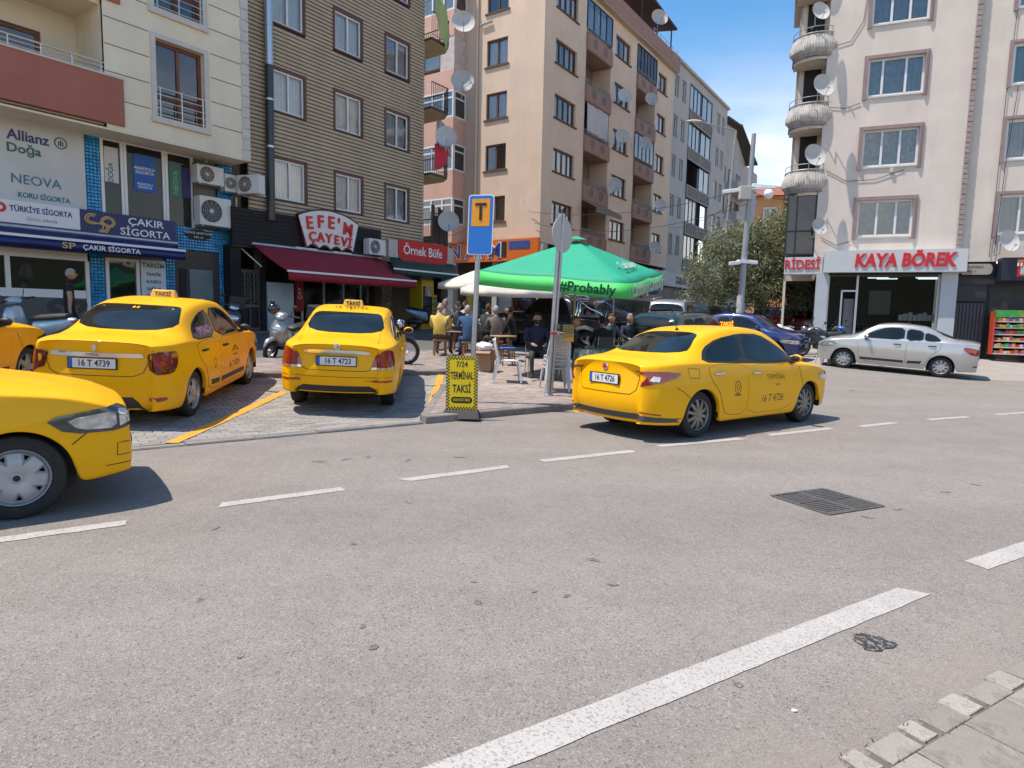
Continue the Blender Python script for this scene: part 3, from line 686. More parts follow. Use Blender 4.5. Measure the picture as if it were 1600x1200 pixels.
def letters(s, x0, x1, z0, z1, sag, size, parent, tilt=0):
    wd_ = [{"'": .45, 'İ': .5, 'M': 1.35}.get(c_, 1.0) for c_ in s]; acc = 0
    for i, ch in enumerate(s):
        f = (acc+wd_[i]/2)/sum(wd_); acc += wd_[i]; o = text(ch, size, LR, parent, (x0+(x1-x0)*f, -.325, z0+(z1-z0)*f+sag*math.sin(f*math.pi)), (R(90), R(tilt*(f-.5)*2), 0), .02, .02, name='letter')
letters("EFE'M", .98, 3.08, 4.42, 4.36, .20, .57, sg, 9)
letters("ÇAYEVİ", 1.15, 2.95, 4.05, 3.98, .04, .43, sg, 8)
# awnings
def awning(name, parent_m, u0, u1, y0, z0, u2, u3, y1, z1, val, mat, label, bar=True, scallop=0):
    e = empty(name, (0, 0, 0), 0, label, 'awning'); e.matrix_world = parent_m.copy()
    mb = MB(); nu, nv = 14, 8; vs = []
    for j in range(nv+1):
        f = j/nv
        for i in range(nu+1):
            g_ = i/nu; a = u0+(u2-u0)*f; b = u1+(u3-u1)*f
            vs.append((a+(b-a)*g_, y0+(y1-y0)*f, z0+(z1-z0)*f-.06*math.sin(math.pi*f)+.006*math.sin(g_*9+f*4)))
    fs = [(j*(nu+1)+i, j*(nu+1)+i+1, (j+1)*(nu+1)+i+1, (j+1)*(nu+1)+i) for j in range(nv) for i in range(nu)]
    mb.add(vs, fs); o = mb.build('canopy', mat, e, True); s = o.modifiers.new('s', 'SOLIDIFY'); s.thickness = .008
    mb = MB(); vs = []; n = 60
    for i in range(n+1):
        f = i/n; u = u2+(u3-u2)*f; d_ = .012*math.sin(f*25); vs += [(u, y1-.015+d_*0, z1-.02), (u, y1-.02+d_, z1-val+(scallop*abs(math.sin(f*math.pi*9)) if scallop else 0))]
    o = MB().add(vs, [(2*i, 2*i+1, 2*i+3, 2*i+2) for i in range(n)]).build('valance', mat, e, True, fix=False); s = o.modifiers.new('s', 'SOLIDIFY'); s.thickness = .006
    if bar: mb = MB(); mb.box(u2-.02, u3+.02, y1-.035, y1+.03, z1-.03, z1+.03); mb.build('front_bar', WHITE, e)
    mb = MB()
    for u, uu in ((u0+.5, u2+.6), (u1-.5, u3-.6)): mb.tube([(u, y0+.05, z0-.2), ((u+uu)/2+.25, (y0+y1)/2, (z0+z1)/2-.25), (uu, y1+.05, z1-.03)], .025, 6)
    mb.build('folding_arms', GALV, e); mb = MB(); mb.cyl((u0-.03, y0, z0), (u1+.03, y0, z0), .06, n=10); mb.build('roller', GALV, e)
    return e
REDCAN = pm('awning_red', (.27, .013, .025), .8, var=.12, vs_=1.5); GRNCAN = pm('awning_green', (.012, .05, .033), .75, var=.12, vs_=1.5)
awning('red_awning', bb.matrix_world, -.8, 4.45, -.2, 3.62, -.72, 4.57, -1.85, 2.77, .27, REDCAN, 'dark red canvas awning sloping out over the tea house front')
awning('green_awning', bb.matrix_world, 4.85, 8.6, -.2, 3.72, 4.1, 7.6, -1.25, 3.2, .2, GRNCAN, 'dark green canvas awning over the corner kiosk')
# light tubes under the tea house sign
for a, b in ((.7, 1.55), (2.2, 3.0)): tbox(MB(), TF(-.26), a, b, 3.64, 3.68, 0, .05).build('light_tube', PVC, sg)
# kiosk sign
ks = empty('kiosk_sign', (0, 0, 0), 0, 'red kiosk sign with white letters and silver ends above the green awning', 'shop sign'); ks.matrix_world = bb.matrix_world.copy()
SILV = pm('silver_panel', (.5, .51, .53), .35, .5, streak=.3)
tbox(MB(), TF(-.3), 4.72, 8.4, 3.72, 4.36, 0, .2).build('backing', SILV, ks)
mb = MB(); mb.prism([(5.2, 4.42)]+[(5.2+.0+.25*(1-math.cos(a)), 4.0-.38*math.sin(a)) for a in np.linspace(0, math.pi/2, 8)]+[(8.0-.25*(1-math.cos(a)), 4.0-.38*math.sin(a)) for a in np.linspace(math.pi/2, 0, 8)]+[(8.0, 4.42)], Matrix.Translation((0, -.33, 0)) @ Matrix.Rotation(R(90), 4, 'X'), .03)
mb.build('red_panel', RED, ks); text('Örnek Büfe', .5, WHITE, ks, (6.55, -.34, 4.04), FRONT, .004, .012, sx=.93)
bpy.context.view_layer.update()
acunit(W(bb, (3.98, -.35, 3.7)), ANG1, .78, .56, .32, 'air conditioner unit on the black fascia between the tea house and kiosk signs')

# balconies on the end wall of the brown building
RAILD = pm('dark_railing', (.05, .03, .027), .6, .3); SLABU = pm('balcony_soffit', (.40, .33, .2), .85, var=.15); SLABE = pm('balcony_edge', (.075, .055, .05), .8, var=.3, vs_=3)
def balcony(zf, label, u1=8.25, yo=-.35, y1=1.5):
    e = empty('balcony', (0, 0, 0), 0, label, 'balcony', 'iron railed balconies on the end of the brown building'); e.matrix_world = bb.matrix_world.copy()
    mb = MB(); pts = [(6.93, yo), (u1-.35, yo), (u1, yo+.5), (u1, y1), (6.93, y1)]
    mb.prism([(x, y) for x, y in pts], Matrix.Translation((0, 0, zf)), .1); mb.build('slab', SLABE, e)
    mb = MB(); mb.prism([(x-.04 if x > 7 else x+.01, y+.04) for x, y in pts], Matrix.Translation((0, 0, zf-.103)), .02); mb.build('soffit', SLABU, e)
    railing(e, pts, zf, zf+.92, RAILD, .1, .011, (1.0, .12)); return e
BZ = [4.72, 7.2, 9.72, 12.3]
BLAB = ['balcony of the brown building closed with dark wooden slats beside the orange sign', 'balcony of the brown building hung with a rug and a melon print cloth', 'empty middle balcony with dark railing on the brown building end', 'topmost balcony of the brown building with a green cloth drying']
bals = [balcony(z_, l_) for z_, l_ in zip(BZ, BLAB)]
mb = MB(); r5 = random.Random(2); k = 0
u = 6.95
while u < 8.2:
    mb = MB(); h = r5.uniform(.85, 1.3); yy = -.37 if u < 7.9 else -.37+(u-7.9)*1.4; mb.box(u, u+.085, yy-.012, yy+.012, BZ[0]-.28, BZ[0]+h-.05); mb.build('slat', pm('dark_wood_slat', (.05, .035, .03), .8, objrand=.4), bals[0]); u += .1
def cloth(name, poly, T, mat, label, cat, amp=.03):
    us = [p[0] for p in poly]; vs_ = [p[1] for p in poly]; n = 18; mb = MB(); idx = {}; g = []
    for j in range(n+1):
        for i in range(n+1):
            u = min(us)+(max(us)-min(us))*i/n; v = min(vs_)+(max(vs_)-min(vs_))*j/n
            g.append((u, v))
    fs = []; 
    for j in range(n):
        for i in range(n):
            c = ((g[j*(n+1)+i][0]+g[(j+1)*(n+1)+i+1][0])/2, (g[j*(n+1)+i][1]+g[(j+1)*(n+1)+i+1][1])/2)
            if inpoly(c, poly): fs.append((j*(n+1)+i, j*(n+1)+i+1, (j+1)*(n+1)+i+1, (j+1)*(n+1)+i))
    o = MB().add([T(u, v, amp*math.sin(u*14)+amp*.5*math.sin(u*31+v*5)) for u, v in g], fs).build(name, mat, None, True, fix=False)
    s = o.modifiers.new('s', 'SOLIDIFY'); s.thickness = .01; return tag(o, label, cat)
def in_bb(o): o.matrix_world = bb.matrix_world.copy(); return o
RUG = pm('pink_rug', (.36, .2, .24), .9, var=.4, vs_=9, c2=(.42, .4, .42), mask=(7, .45, .58))
in_bb(cloth('rug', [(7.15, 8.15), (8.05, 8.0), (8.05, 9.05), (7.15, 9.35)], TF(-.42), RUG, 'pink and grey patterned rug hung over the balcony railing', 'rug'))
in_bb(cloth('melon_cloth', [(7.02, 8.3)]+[(7.02+.85*math.sin(a), 8.3-.98*math.cos(a)) for a in np.linspace(R(85), 0, 9)], TF(-.46), pm('melon_red', (.55, .03, .05), .8, c2=(.03, .012, .012), mask=(9, .66, .7)), 'red watermelon slice cloth hanging on the balcony railing', 'cloth', .01))
in_bb(cloth('green_cloth', [(7.0, 13.2), (7.35, 12.4), (7.7, 12.0), (7.85, 12.6), (7.7, 13.6), (7.0, 13.9)], TF(-.44), pm('lime_cloth', (.34, .40, .16), .85, var=.15), 'pale green cloth drying on the topmost balcony', 'cloth'))
dish(W(bb, (7.55, -.75, 5.3)), ANG1+.1, .42, 'grey satellite dish in front of the wooden slatted balcony', 25)
dish(W(bb, (7.35, -.75, 8.55)), ANG1-.1, .42, 'grey satellite dish beside the rug on the balcony', 22)
dish(W(bb, (8.45, -.62, 11.0)), ANG1+.05, .46, 'grey satellite dish at the corner of the empty middle balcony', 22)
dish(W(bb, (8.6, -.5, 13.35)), ANG1+.1, .46, 'grey satellite dish beside the drying green cloth', 22)

# ------------------------------------------------------------------ cream building (left)
CREAM = pm('cream_render', (.74, .67, .52), .85, var=.08, vs_=1.2, streak=.08, bump=.1, bs=90); TERRA = pm('terracotta_render', (.36, .135, .095), .85, var=.1, vs_=1, streak=.1)
STONE = pm('pale_window_stone', (.56, .53, .48), .8, var=.1, vs_=4); WOODF = pm('red_brown_wood', (.16, .05, .025), .5, var=.2, vs_=4)
cb = frame_empty('apartment_building', (-7.7, 20.6), (.715, 1), 'cream apartment block with terracotta balcony above the insurance office')
YU = -.6; ops = [(-3.7, -2.42, 6.55, 8.5), (-3.7, -2.42, 9.25, 11.2)]
wall(cb, 'wall', TF(YU), -4.92, -1.09, 5.98, 11.6, ops, CREAM, .22)
grooves = MB()
for z_ in (6.7, 7.33, 7.97, 8.6, 9.25, 9.88, 10.5, 11.1):
    for a, b in ((-4.9, -3.86), (-2.22, -1.3)): tbox(grooves, TF(YU-.004), a, b, z_-.012, z_+.012, 0, .006)
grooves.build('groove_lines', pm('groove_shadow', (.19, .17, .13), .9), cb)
for i in range(19): tbox(MB(), TF(YU-.03), -1.32+.03*(i % 2), -1.07, 5.95+i*.3, 6.23+i*.3, 0, .1).build('quoin_stone', STONE, cb)
panel(cb, 'side_wall', TRt(-1.09), YU+.004, 1.0, 5.95, 11.6, 0, .1, CREAM)
panel(cb, 'soffit', TF(YU), -12, -1.09, 5.93, 5.978, 0.002, 1.1, CREAM)
for a, b, c, d in ops:
    mb = MB(); T = TF(YU-.05); tbox(mb, T, a-.12, a-.0, c-.1, d+.12, 0, .08); tbox(mb, T, b, b+.12, c-.1, d+.12, 0, .08); tbox(mb, T, a, b, d, d+.12, .002, .08); tbox(mb, T, a-.15, b+.15, c-.16, c-.002, -.03, .08); mb.build('window_surround', STONE, cb, bevel=.012)
    window(cb, TF(YU), a, b, c, d, WOODF, (.5,), d=.14, fw=.09, cm=None, rail=.28)
    mb = MB(); T = TF(YU-.03)
    for k in range(5): zz = c+.06+k*.17; mb.cyl((a-.02, YU-.03, zz), (b+.02, YU-.03, zz), .012 if k < 4 else .02, n=6)
    for u in (a+.08, (a+b)/2, b-.06): mb.cyl((u, YU-.03, c), (u, YU-.03, c+.76), .018, n=6)
    mb.build('guard_rail', STEEL, cb)
panel(cb, 'interior', TF(.5), -4.85, -1.2, 6.0, 11.6, 0, .05, ROOM); panel(cb, 'interior', TF(1.6), -12, -4.9, 6.1, 8.9, 0, .05, ROOM)
# loggia with terracotta parapet
panel(cb, 'parapet', TF(YU-.06), -12, -4.52, 6.08, 7.19, 0, .18, TERRA); panel(cb, 'parapet_cap', TF(YU-.08), -12, -4.5, 7.19, 7.24, 0, .22, STONE)
panel(cb, 'parapet', TF(YU-.06), -12, -4.52, 8.98, 10.0, 0, .18, TERRA)
panel(cb, 'loggia_floor', TF(YU), -12, -4.92, 6.05, 6.1, .13, 1.7, CREAM); panel(cb, 'loggia_ceiling', TF(YU), -12, -4.92, 8.86, 8.975, .1, 1.7, CREAM)
wall(cb, 'loggia_wall', TF(.85), -12, -4.7, 6.1, 8.9, [(-8.6, -5.72, 6.3, 8.25)], CREAM, .12); panel(cb, 'loggia_side', TF(YU+.1), -4.95, -4.9, 6.1, 8.9, .02, 1.6, CREAM)
window(cb, TF(.85), -8.6, -5.72, 6.3, 8.25, WOODF, (.33, .66), d=.06, fw=.1, cm=None)
mb = MB()
for k in range(3): mb.cyl((-12, YU+.03, 7.3+k*.1), (-4.62, YU+.03, 7.3+k*.1), .014 if k < 2 else .024, n=6)
u = -11.8
while u < -4.6: mb.cyl((u, YU+.03, 7.24), (u, YU+.03, 7.5), .018, n=6); u += .62
mb.build('guard_rail', STEEL, cb)
panel(cb, 'roof', TF(YU), -12, -1.09, 11.6, 11.8, 0, 9, CREAM)
# insurance office front, set back under the overhang
YS = .4; TILE = pm('blue_glazed_tile', (.02, .30, .60), .2, var=.2, vs_=6, island=.25, coat=.5); T = TF(YS)
panel(cb, 'shop_wall', T, -12, -1.0, .5, 5.95, .12, .2, pm('shop_wall_grey', (.22, .21, .2), .8))
def tiles(u0, u1, v0, v1, d, name='tile_cladding'):
    mb = MB(); s = .085; nu = max(1, round((u1-u0)/s)); nv = round((v1-v0)/s); a = (u1-u0)/nu; b = (v1-v0)/nv
    for j in range(nv):
        for i in range(nu):
            x = u0+i*a+.003; y = v0+j*b+.003; X = x+a-.006; Y = y+b-.006; k = a*.28
            vs = [(x, YS+d, y), (X, YS+d, y), (X, YS+d, Y), (x, YS+d, Y), (x+k, YS+d-.03, y+k*.5), (X-k*.5, YS+d-.03, y+k*.5), (X-k*.5, YS+d-.03, Y-k), (x+k, YS+d-.03, Y-k)]
            mb.add(vs, [(4, 5, 6, 7), (0, 1, 5, 4), (1, 2, 6, 5), (2, 3, 7, 6), (3, 0, 4, 7)])
    o = mb.build(name, TILE, cb, fix=False); tag(o, kind='stuff'); panel(cb, 'tile_bed', T, u0-.005, u1+.005, v0, v1, d+.001, .12, pm('tile_grout_blue', (.01, .04, .1), .7))
tiles(-5.04, -4.7, 1.0, 5.95, .03); tiles(-3.12, -2.86, .9, 3.0, .03); tiles(-1.52, -1.05, .9, 5.9, .03); tiles(-2.86, -1.52, 3.3, 3.95, .03)
panel(cb, 'advert_panel', T, -7.6, -5.06, 4.02, 6.05, -.02, .05, pm('advert_grey', (.52, .54, .53), .3, var=.1, vs_=.9))
TXN = pm('lettering_navy', (.02, .05, .19), .5); TXG = pm('lettering_green', (.03, .13, .11), .5); TXT = pm('lettering_teal', (.03, .17, .25), .5); GOLD = pm('lettering_gold', (.55, .36, .15), .4)
def tx(s, u, v, size, m, y=-.03, **k): return text(s, size, m, cb, (u, YS+y, v), FRONT, .003, **k)
tx('Allianz', -6.25, 5.56, .33, TXN, bold=.02, fit=.86)
mb = MB(); Tc = Matrix.Translation((-5.58, YS-.025, 5.58)) @ Matrix.Rotation(R(90), 4, 'X'); mb.lathe([(.115, 0), (.14, 0), (.14, .006), (.115, .006)], 28, 0, Tc, True)
for du, h in ((-.05, .07), (0, .09), (.05, .07)): mb.box(-5.58+du*.85-.012, -5.58+du*.85+.012, YS-.032, YS-.022, 5.51, 5.51+h*1.5)
mb.build('round_emblem', TXN, cb)
tx('Doğa', -6.35, 5.26, .29, TXG, bold=.02, fit=.68); tx('NEOVA', -6.13, 4.56, .31, TXT, bold=.0, fit=1.02); tx('KORU SİGORTA', -5.98, 4.2, .17, TXT, bold=.02, fit=1.08)
panel(cb, 'sign_board', T, -8, -5.33, 3.5, 4.02, -.28, .05, pm('sign_board_white', (.72, .72, .74), .4)); tx('TÜRKİYE SİGORTA', -6.14, 3.83, .18, TXN, -.285, bold=.02, fit=1.28); tx('Gücü, adında', -6.14, 3.63, .12, pm('lettering_grey', (.3, .3, .3), .5), -.285)
mb = MB(); mb.lathe([(.05, 0), (.115, 0), (.115, .006), (.05, .006)], 20, 0, Matrix.Translation((-6.95, YS-.283, 3.83)) @ Matrix.Rotation(R(90), 4, 'X'), True); mb.build('red_ring_logo', RED, cb)
panel(cb, 'sign_board', T, -8, -5.33, 3.34, 3.497, -.27, .05, NAVY); tx('ÇAKIR Sigorta Aracılık Hizmetleri Ltd. Şti.', -6.2, 3.43, .085, WHITE, -.275)
panel(cb, 'sign_board', T, -5.327, -2.95, 3.42, 4.02, -.29, .05, NAVY); tx('ÇAKIR', -3.75, 3.86, .26, WHITE, -.295, bold=.01, fit=.92); tx('SİGORTA', -3.77, 3.58, .26, WHITE, -.295, bold=.01, fit=1.28)
# interlaced SP monogram: two rounded loops
mb = MB()
for off in (0, .055):
    path = []
    for q in np.linspace(R(60), R(270), 12): path.append((-5.06+(.11+off)*math.cos(q), 3.81+(.08+off*.8)*math.sin(q)))
    for q in np.linspace(R(90), R(-120), 12): path.append((-4.84+(.11+off)*math.cos(q), 3.62+(.08+off*.6)*math.sin(q)))
    mb.tube([(x, YS-.3, z_) for x, z_ in path], .02, 5)
    mb.tube([(-4.7+(.12+off*.8)*math.cos(q), YS-.3, 3.77+(.09+off*.8)*math.sin(q)) for q in np.linspace(R(200), R(-110), 14)], .02, 5)
mb.tube([(-4.79, YS-.3, 3.75), (-4.85, YS-.3, 3.52), (-4.72, YS-.3, 3.5)], .02, 5); mb.build('monogram', GOLD, cb)
# navy folding awning
aw = awning('navy_awning', cb.matrix_world, -8, -2.95, YS-.25, 3.42, -8, -2.96, YS-.75, 3.19, .26, NAVY, 'closed navy blue awning of the insurance office with white edge')
text('SP', .2, GOLD, aw, (-5.79, YS-.79, 3.04), FRONT, .003, .02, fit=.29); text('ÇAKIR SİGORTA', .17, WHITE, aw, (-4.82, YS-.79, 3.04), FRONT, .003, .015, fit=1.34)
# upper shop windows
mb = MB()
for u in (-4.66, -4.18, -4.1, -3.1, -3.02, -2.3): tbox(mb, T, u-.035, u+.035, 3.95, 5.95, -.02, .06)
tbox(mb, T, -4.69, -2.27, 5.9, 5.95, -.018, .06); mb.build('window', PVC, cb)
for a, b in ((-4.62, -4.2), (-4.06, -3.12), (-2.98, -2.32)): MB().quad((a, YS+.02, 3.95), (b, YS+.02, 3.95), (b, YS+.02, 5.9), (a, YS+.02, 5.9)).build('pane', DGLASS, cb, fix=False)
panel(cb, 'window_backing', T, -4.7, -2.27, 3.95, 5.95, .08, .12, pm('blind_brown', (.085, .075, .065), .8, var=.1))
panel(cb, 'poster', T, -4.6, -4.26, 4.85, 5.75, .006, .016, pm('poster_white', (.55, .57, .57), .7)); text('DOĞA', .17, TXG, cb, (-4.45, YS+.004, 5.1), (R(90), R(-90), 0), .001, .02)
panel(cb, 'poster', T, -3.88, -3.32, 4.75, 5.72, .006, .016, pm('poster_blue', (.03, .12, .42), .7)); text('ANADOLU\nSİGORTA', .11, WHITE, cb, (-3.6, YS+.004, 5.3), FRONT, .001, .01); text('ANADOLU\nSİGORTA', .085, WHITE, cb, (-3.6, YS+.004, 4.9), FRONT, .001, .01)
panel(cb, 'poster', T, -2.94, -2.6, 4.75, 5.65, .006, .016, pm('poster_green', (.06, .19, .12), .7)); text('NEOVA', .19, pm('lettering_pale_green', (.25, .42, .36), .5), cb, (-2.76, YS+.004, 5.15), (R(90), R(-90), 0), .001)
panel(cb, 'poster', T, -2.58, -2.33, 4.75, 5.6, .006, .016, pm('poster_indigo', (.035, .035, .13), .7))
# lower shopfront
mb = MB()
for a, b, c, d in ((-8, -5.1, 2.75, 2.95), (-5.16, -5.07, 1.0, 2.75), (-6.85, -6.75, 2.0, 2.75), (-8, -5.17, 1.9, 2.0)): tbox(mb, T, a, b, c, d, -.02, .08)
mb.build('shopfront_frame', PVC, cb)
MB().quad((-8, YS+.02, 2.0), (-5.16, YS+.02, 2.0), (-5.16, YS+.02, 2.75), (-8, YS+.02, 2.75)).build('pane', DGLASS, cb, fix=False)
panel(cb, 'window_backing', T, -8, -5.1, 1.95, 2.95, .1, .12, DARK)
panel(cb, 'frosted_panel', T, -8, -5.17, .6, 1.87, -.01, .05, pm('charcoal_film', (.085, .085, .092), .5)); panel(cb, 'white_band', T, -8, -5.17, 1.8, 1.898, -.025, .05, WHITE)
text('SP', .75, pm('film_monogram', (.035, .035, .04), .5), cb, (-5.75, YS-.02, 1.45), FRONT, .003, .04, shear=.3, sx=1.2)
mb = MB()
for a, b, c, d in ((-4.68, -4.6, .9, 2.9), (-3.92, -3.84, .9, 2.9), (-4.6, -3.92, 2.82, 2.9)): tbox(mb, T, a, b, c, d, -.02, .08)
mb.build('door_frame', PVC, cb); MB().quad((-4.6, YS+.03, .9), (-3.92, YS+.03, .9), (-3.92, YS+.03, 2.82), (-4.6, YS+.03, 2.82)).build('door_pane', DGLASS, cb, fix=False)
panel(cb, 'door_backing', T, -4.65, -3.85, .9, 2.9, .1, .12, pm('office_dark', (.05, .05, .05), .8, var=.4, vs_=1.2))
panel(cb, 'price_panel', T, -3.8, -3.14, .9, 2.92, -.015, .06, pm('panel_pale_blue', (.55, .62, .68), .4))
tx('TARSİM', -3.47, 2.76, .17, TXG, -.02, bold=.02)
for i, s_ in enumerate(('TRAFİK', 'KASKO', 'SAĞLIK', 'İŞYERİ', 'KONUT', 'NAKLİYAT', 'DASK')): tx(s_, -3.47, 2.52-i*.2, .12, TXN, -.02, bold=.02)
# apartment entrance
panel(cb, 'door_surround', T, -2.86, -1.53, .9, 3.28, .03, .1, pm('dark_door_frame', (.045, .035, .03), .5)); panel(cb, 'entrance_door', T, -2.45, -1.75, .9, 2.75, -.0, .05, pm('teal_door_glass', (.09, .15, .17), .25)); panel(cb, 'side_panel', T, -2.74, -2.53, .9, 2.75, -.0, .05, DARK)
mb = MB(); mb.lathe([(0, 0), (.09, 0)], 18, 0, Matrix.Translation((-2.1, YS-.004, 1.82)) @ Matrix.Rotation(R(90), 4, 'X')); mb.build('door_sticker', WHITE, cb)
pl = []; 
for k in range(40): a = 2*math.pi*k/40; rr = 1+.06*math.sin(a*10); pl.append((-2.17+.38*rr*math.cos(a), 3.76+.15*rr*math.sin(a)))
MB().prism(pl, Matrix.Translation((0, YS-.03, 0)) @ Matrix.Rotation(R(90), 4, 'X'), .03).build('name_plaque', BLACK, cb); tx('GÜMÜŞ APARTMANI', -2.17, 3.8, .085, WHITE, -.035); tx('NO: 16', -2.17, 3.68, .085, WHITE, -.035)
mb = MB(); mb.box(-2.3, -2.22, -.35, YS, 5.7, 5.78); mb.box(-2.3, -2.22, YS-.1, YS, 4.2, 5.7); mb.build('bracket_arm', IRON, cb)
acunit(W(cb, (-1.95, YS-.25, 5.2)), ANG1, .8, .52, .3, 'upper small air conditioner unit on the insurance office wall')
acunit(W(cb, (-1.85, YS-.27, 4.02)), ANG1, .95, .82, .35, 'large air conditioner unit below the smaller one on the insurance wall')
acunit(W(cb, (-1.25, YS-.2, 5.1)), ANG1, .5, .5, .3, 'shadowed air conditioner unit between two others by the blue tiles')
acunit(W(cb, (-.9, -.35, 5.05)), ANG1-1.2, .75, .55, .3, 'air conditioner unit turned sideways at the brown cladding corner')
panel(cb, 'meter_box', TF(YS-.12), -1.02, -.72, 2.25, 2.7, 0, .15, pm('meter_grey', (.3, .29, .27), .6)); panel(cb, 'yellow_box', TF(YS-.06), -1.2, -1.03, 2.2, 2.5, 0, .06, pm('gas_yellow', (.6, .36, .02), .5))
mb = MB(); mb.tube([(-1.0, YS-.12, 5.0), (-1.02, YS-.14, 4.2), (-.95, YS-.2, 3.5), (-.5, -.2, 2.95)], .022, 6); mb.build('white_hose', WHITE, cb, True)
# ------------------------------------------------------------------ beige corner building
BEIGE = pm('beige_render', (.68, .515, .385), .9, var=.07, vs_=.9, streak=.09, bump=.1, bs=70, c2=(.5, .41, .33), mask=(1.6, .70, .74)); MAUVE = pm('mauve_parapet', (.33, .195, .155), .9, var=.12, vs_=2, streak=.12)
SALM = pm('salmon_render', (.61, .375, .29), .9, var=.08, vs_=1.2, streak=.1); SILL = pm('brown_sill', (.10, .065, .05), .8); PLAST = pm('patched_plaster', (.55, .47, .43), .9, var=.2, vs_=3, streak=.15)
bg_ = frame_empty('apartment_building', (1.77, 34.3), (.672, 1), 'tall beige corner apartment block with brown balconies and a sunlit end wall')
X0 = -.92; sills = [17.4-2.72*k for k in range(5)]; TL0 = TL(X0)
ZT, ZB = 19.45, 5.45
opsR = []; bayR = []
for k, s in enumerate(sills):
    for a, b in ((.22, 2.48), (7.25, 9.4), (14.1, 15.7)): opsR.append((a, b, s, s+1.2))
    for a, b in ((3.5, 6.65), (10.45, 13.7)): bayR.append((a, b, s-.95, s+1.75)); opsR.append((a, b, s-.95, s+1.75))
opsR2 = opsR
wall(bg_, 'wall', TF(0), X0, 17.1, ZB, ZT+1.1, opsR, BEIGE, .2)
FRM = [BROWNF]*3
for k, s in enumerate(sills):
    for j, (a, b) in enumerate(((.22, 2.48), (7.25, 9.4), (14.1, 15.7))):
        window(bg_, TF(0), a, b, s, s+1.2, BROWNF, (.25, .5, .75) if j < 1 else ((.33, .66) if j == 1 else (.5,)), d=.12, fw=.08, cm=[CURT, CURT, CURT2, CURT3][(k*3+j*5) % 4], gap=[None, (.4, .62), (.3, .8)][(k+j) % 3], mw=.09)
        panel(bg_, 'sill', TF(-.07), a-.1, b+.1, s-.08, s-.004, 0, .12, SILL)
    for j, (a, b) in enumerate(((3.5, 6.65), (10.45, 13.7))):
        panel(bg_, 'balcony_parapet', TF(-.12), a-.02, b+.02, s-.95, s-.12, 0, .12, MAUVE); panel(bg_, 'balcony_floor', TF(-.1), a, b, s-.99, s-.954, 0, 1.4, MAUVE)
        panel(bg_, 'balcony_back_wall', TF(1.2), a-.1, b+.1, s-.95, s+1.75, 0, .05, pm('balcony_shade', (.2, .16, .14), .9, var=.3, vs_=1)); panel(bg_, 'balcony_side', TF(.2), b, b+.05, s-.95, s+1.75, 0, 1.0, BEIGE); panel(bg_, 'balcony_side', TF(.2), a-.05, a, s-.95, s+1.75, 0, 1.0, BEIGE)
        railing(bg_, [(a, -.06), (b, -.06)], s-.12, s+.18, pm('railing_grey', (.28, .26, .24), .5, .3), .16, .014, (1.0, .3))
        for du in (.9, 2.2):      # fan shaped parapet ornaments
            mb = MB(); mb.lathe([(0, .0), (.2, 0), (.24, .02), (.26, 0)], 14, 0, Matrix.Translation((a+du, -.125, s-.45)) @ Matrix.Rotation(R(90), 4, 'X')); mb.build('parapet_ornament', pm('ornament', (.19, .14, .12), .8), bg_)
# glazed or curtained balconies
def glazed(a, b, z0, z1, n, fm, gm, y=-.05):
    mb = MB(); T = TF(y)
    for k in range(n+1): u = a+(b-a)*k/n; tbox(mb, T, u-.035, u+.035, z0, z1, 0, .05)
    tbox(mb, T, a, b, z0-.04, z0, 0, .05); tbox(mb, T, a, b, z1, z1+.05, 0, .05); o = mb.build('balcony_glazing', fm, bg_)
    for k in range(n):
        u = a+(b-a)*k/n; u2 = a+(b-a)*(k+1)/n; MB().quad((u+.035, y+.03, z0), (u2-.035, y+.03, z0), (u2-.035, y+.03, z1), (u+.035, y+.03, z1)).build('pane', gm, o, fix=False)
glazed(3.5, 6.65, sills[0]+.2, sills[0]+1.7, 4, pm('dark_alu', (.03, .035, .045), .4, .5), GLASS); curtain(bg_, TF(0), 3.55, 6.6, sills[0]+.2, sills[0]+1.7, .3, CURT2)
glazed(10.45, 13.7, sills[0]+.1, sills[0]+1.7, 6, pm('dark_alu', (.03, .035, .045), .4, .5), DGLASS)
glazed(10.45, 13.7, sills[2]+.2, sills[2]+1.7, 5, pm('dark_alu', (.03, .035, .045), .4, .5), GLASS); curtain(bg_, TF(0), 10.5, 13.0, sills[2]+.3, sills[2]+1.7, .2, pm('grey_blind', (.2, .22, .25), .8))
curtain(bg_, TF(-.04), 3.7, 6.5, sills[2]+.1, sills[2]+1.7, 0, pm('white_sheet', (.5, .47, .45), .9, var=.12, vs_=1), .05, .9)
mb = MB(); mb.quad((3.5, -.05, sills[4]+1.75), (6.65, -.05, sills[4]+1.75), (6.8, -1.0, sills[4]+1.25), (3.4, -1.0, sills[4]+1.25)); mb.quad((3.4, -1.0, sills[4]+1.25), (6.8, -1, sills[4]+1.25), (6.8, -1, sills[4]+1.0), (3.4, -1, sills[4]+1.0)); o = mb.build('balcony_awning', pm('faded_awning', (.2, .17, .14), .9, var=.2), bg_); o.modifiers.new('s', 'SOLIDIFY').thickness = .01
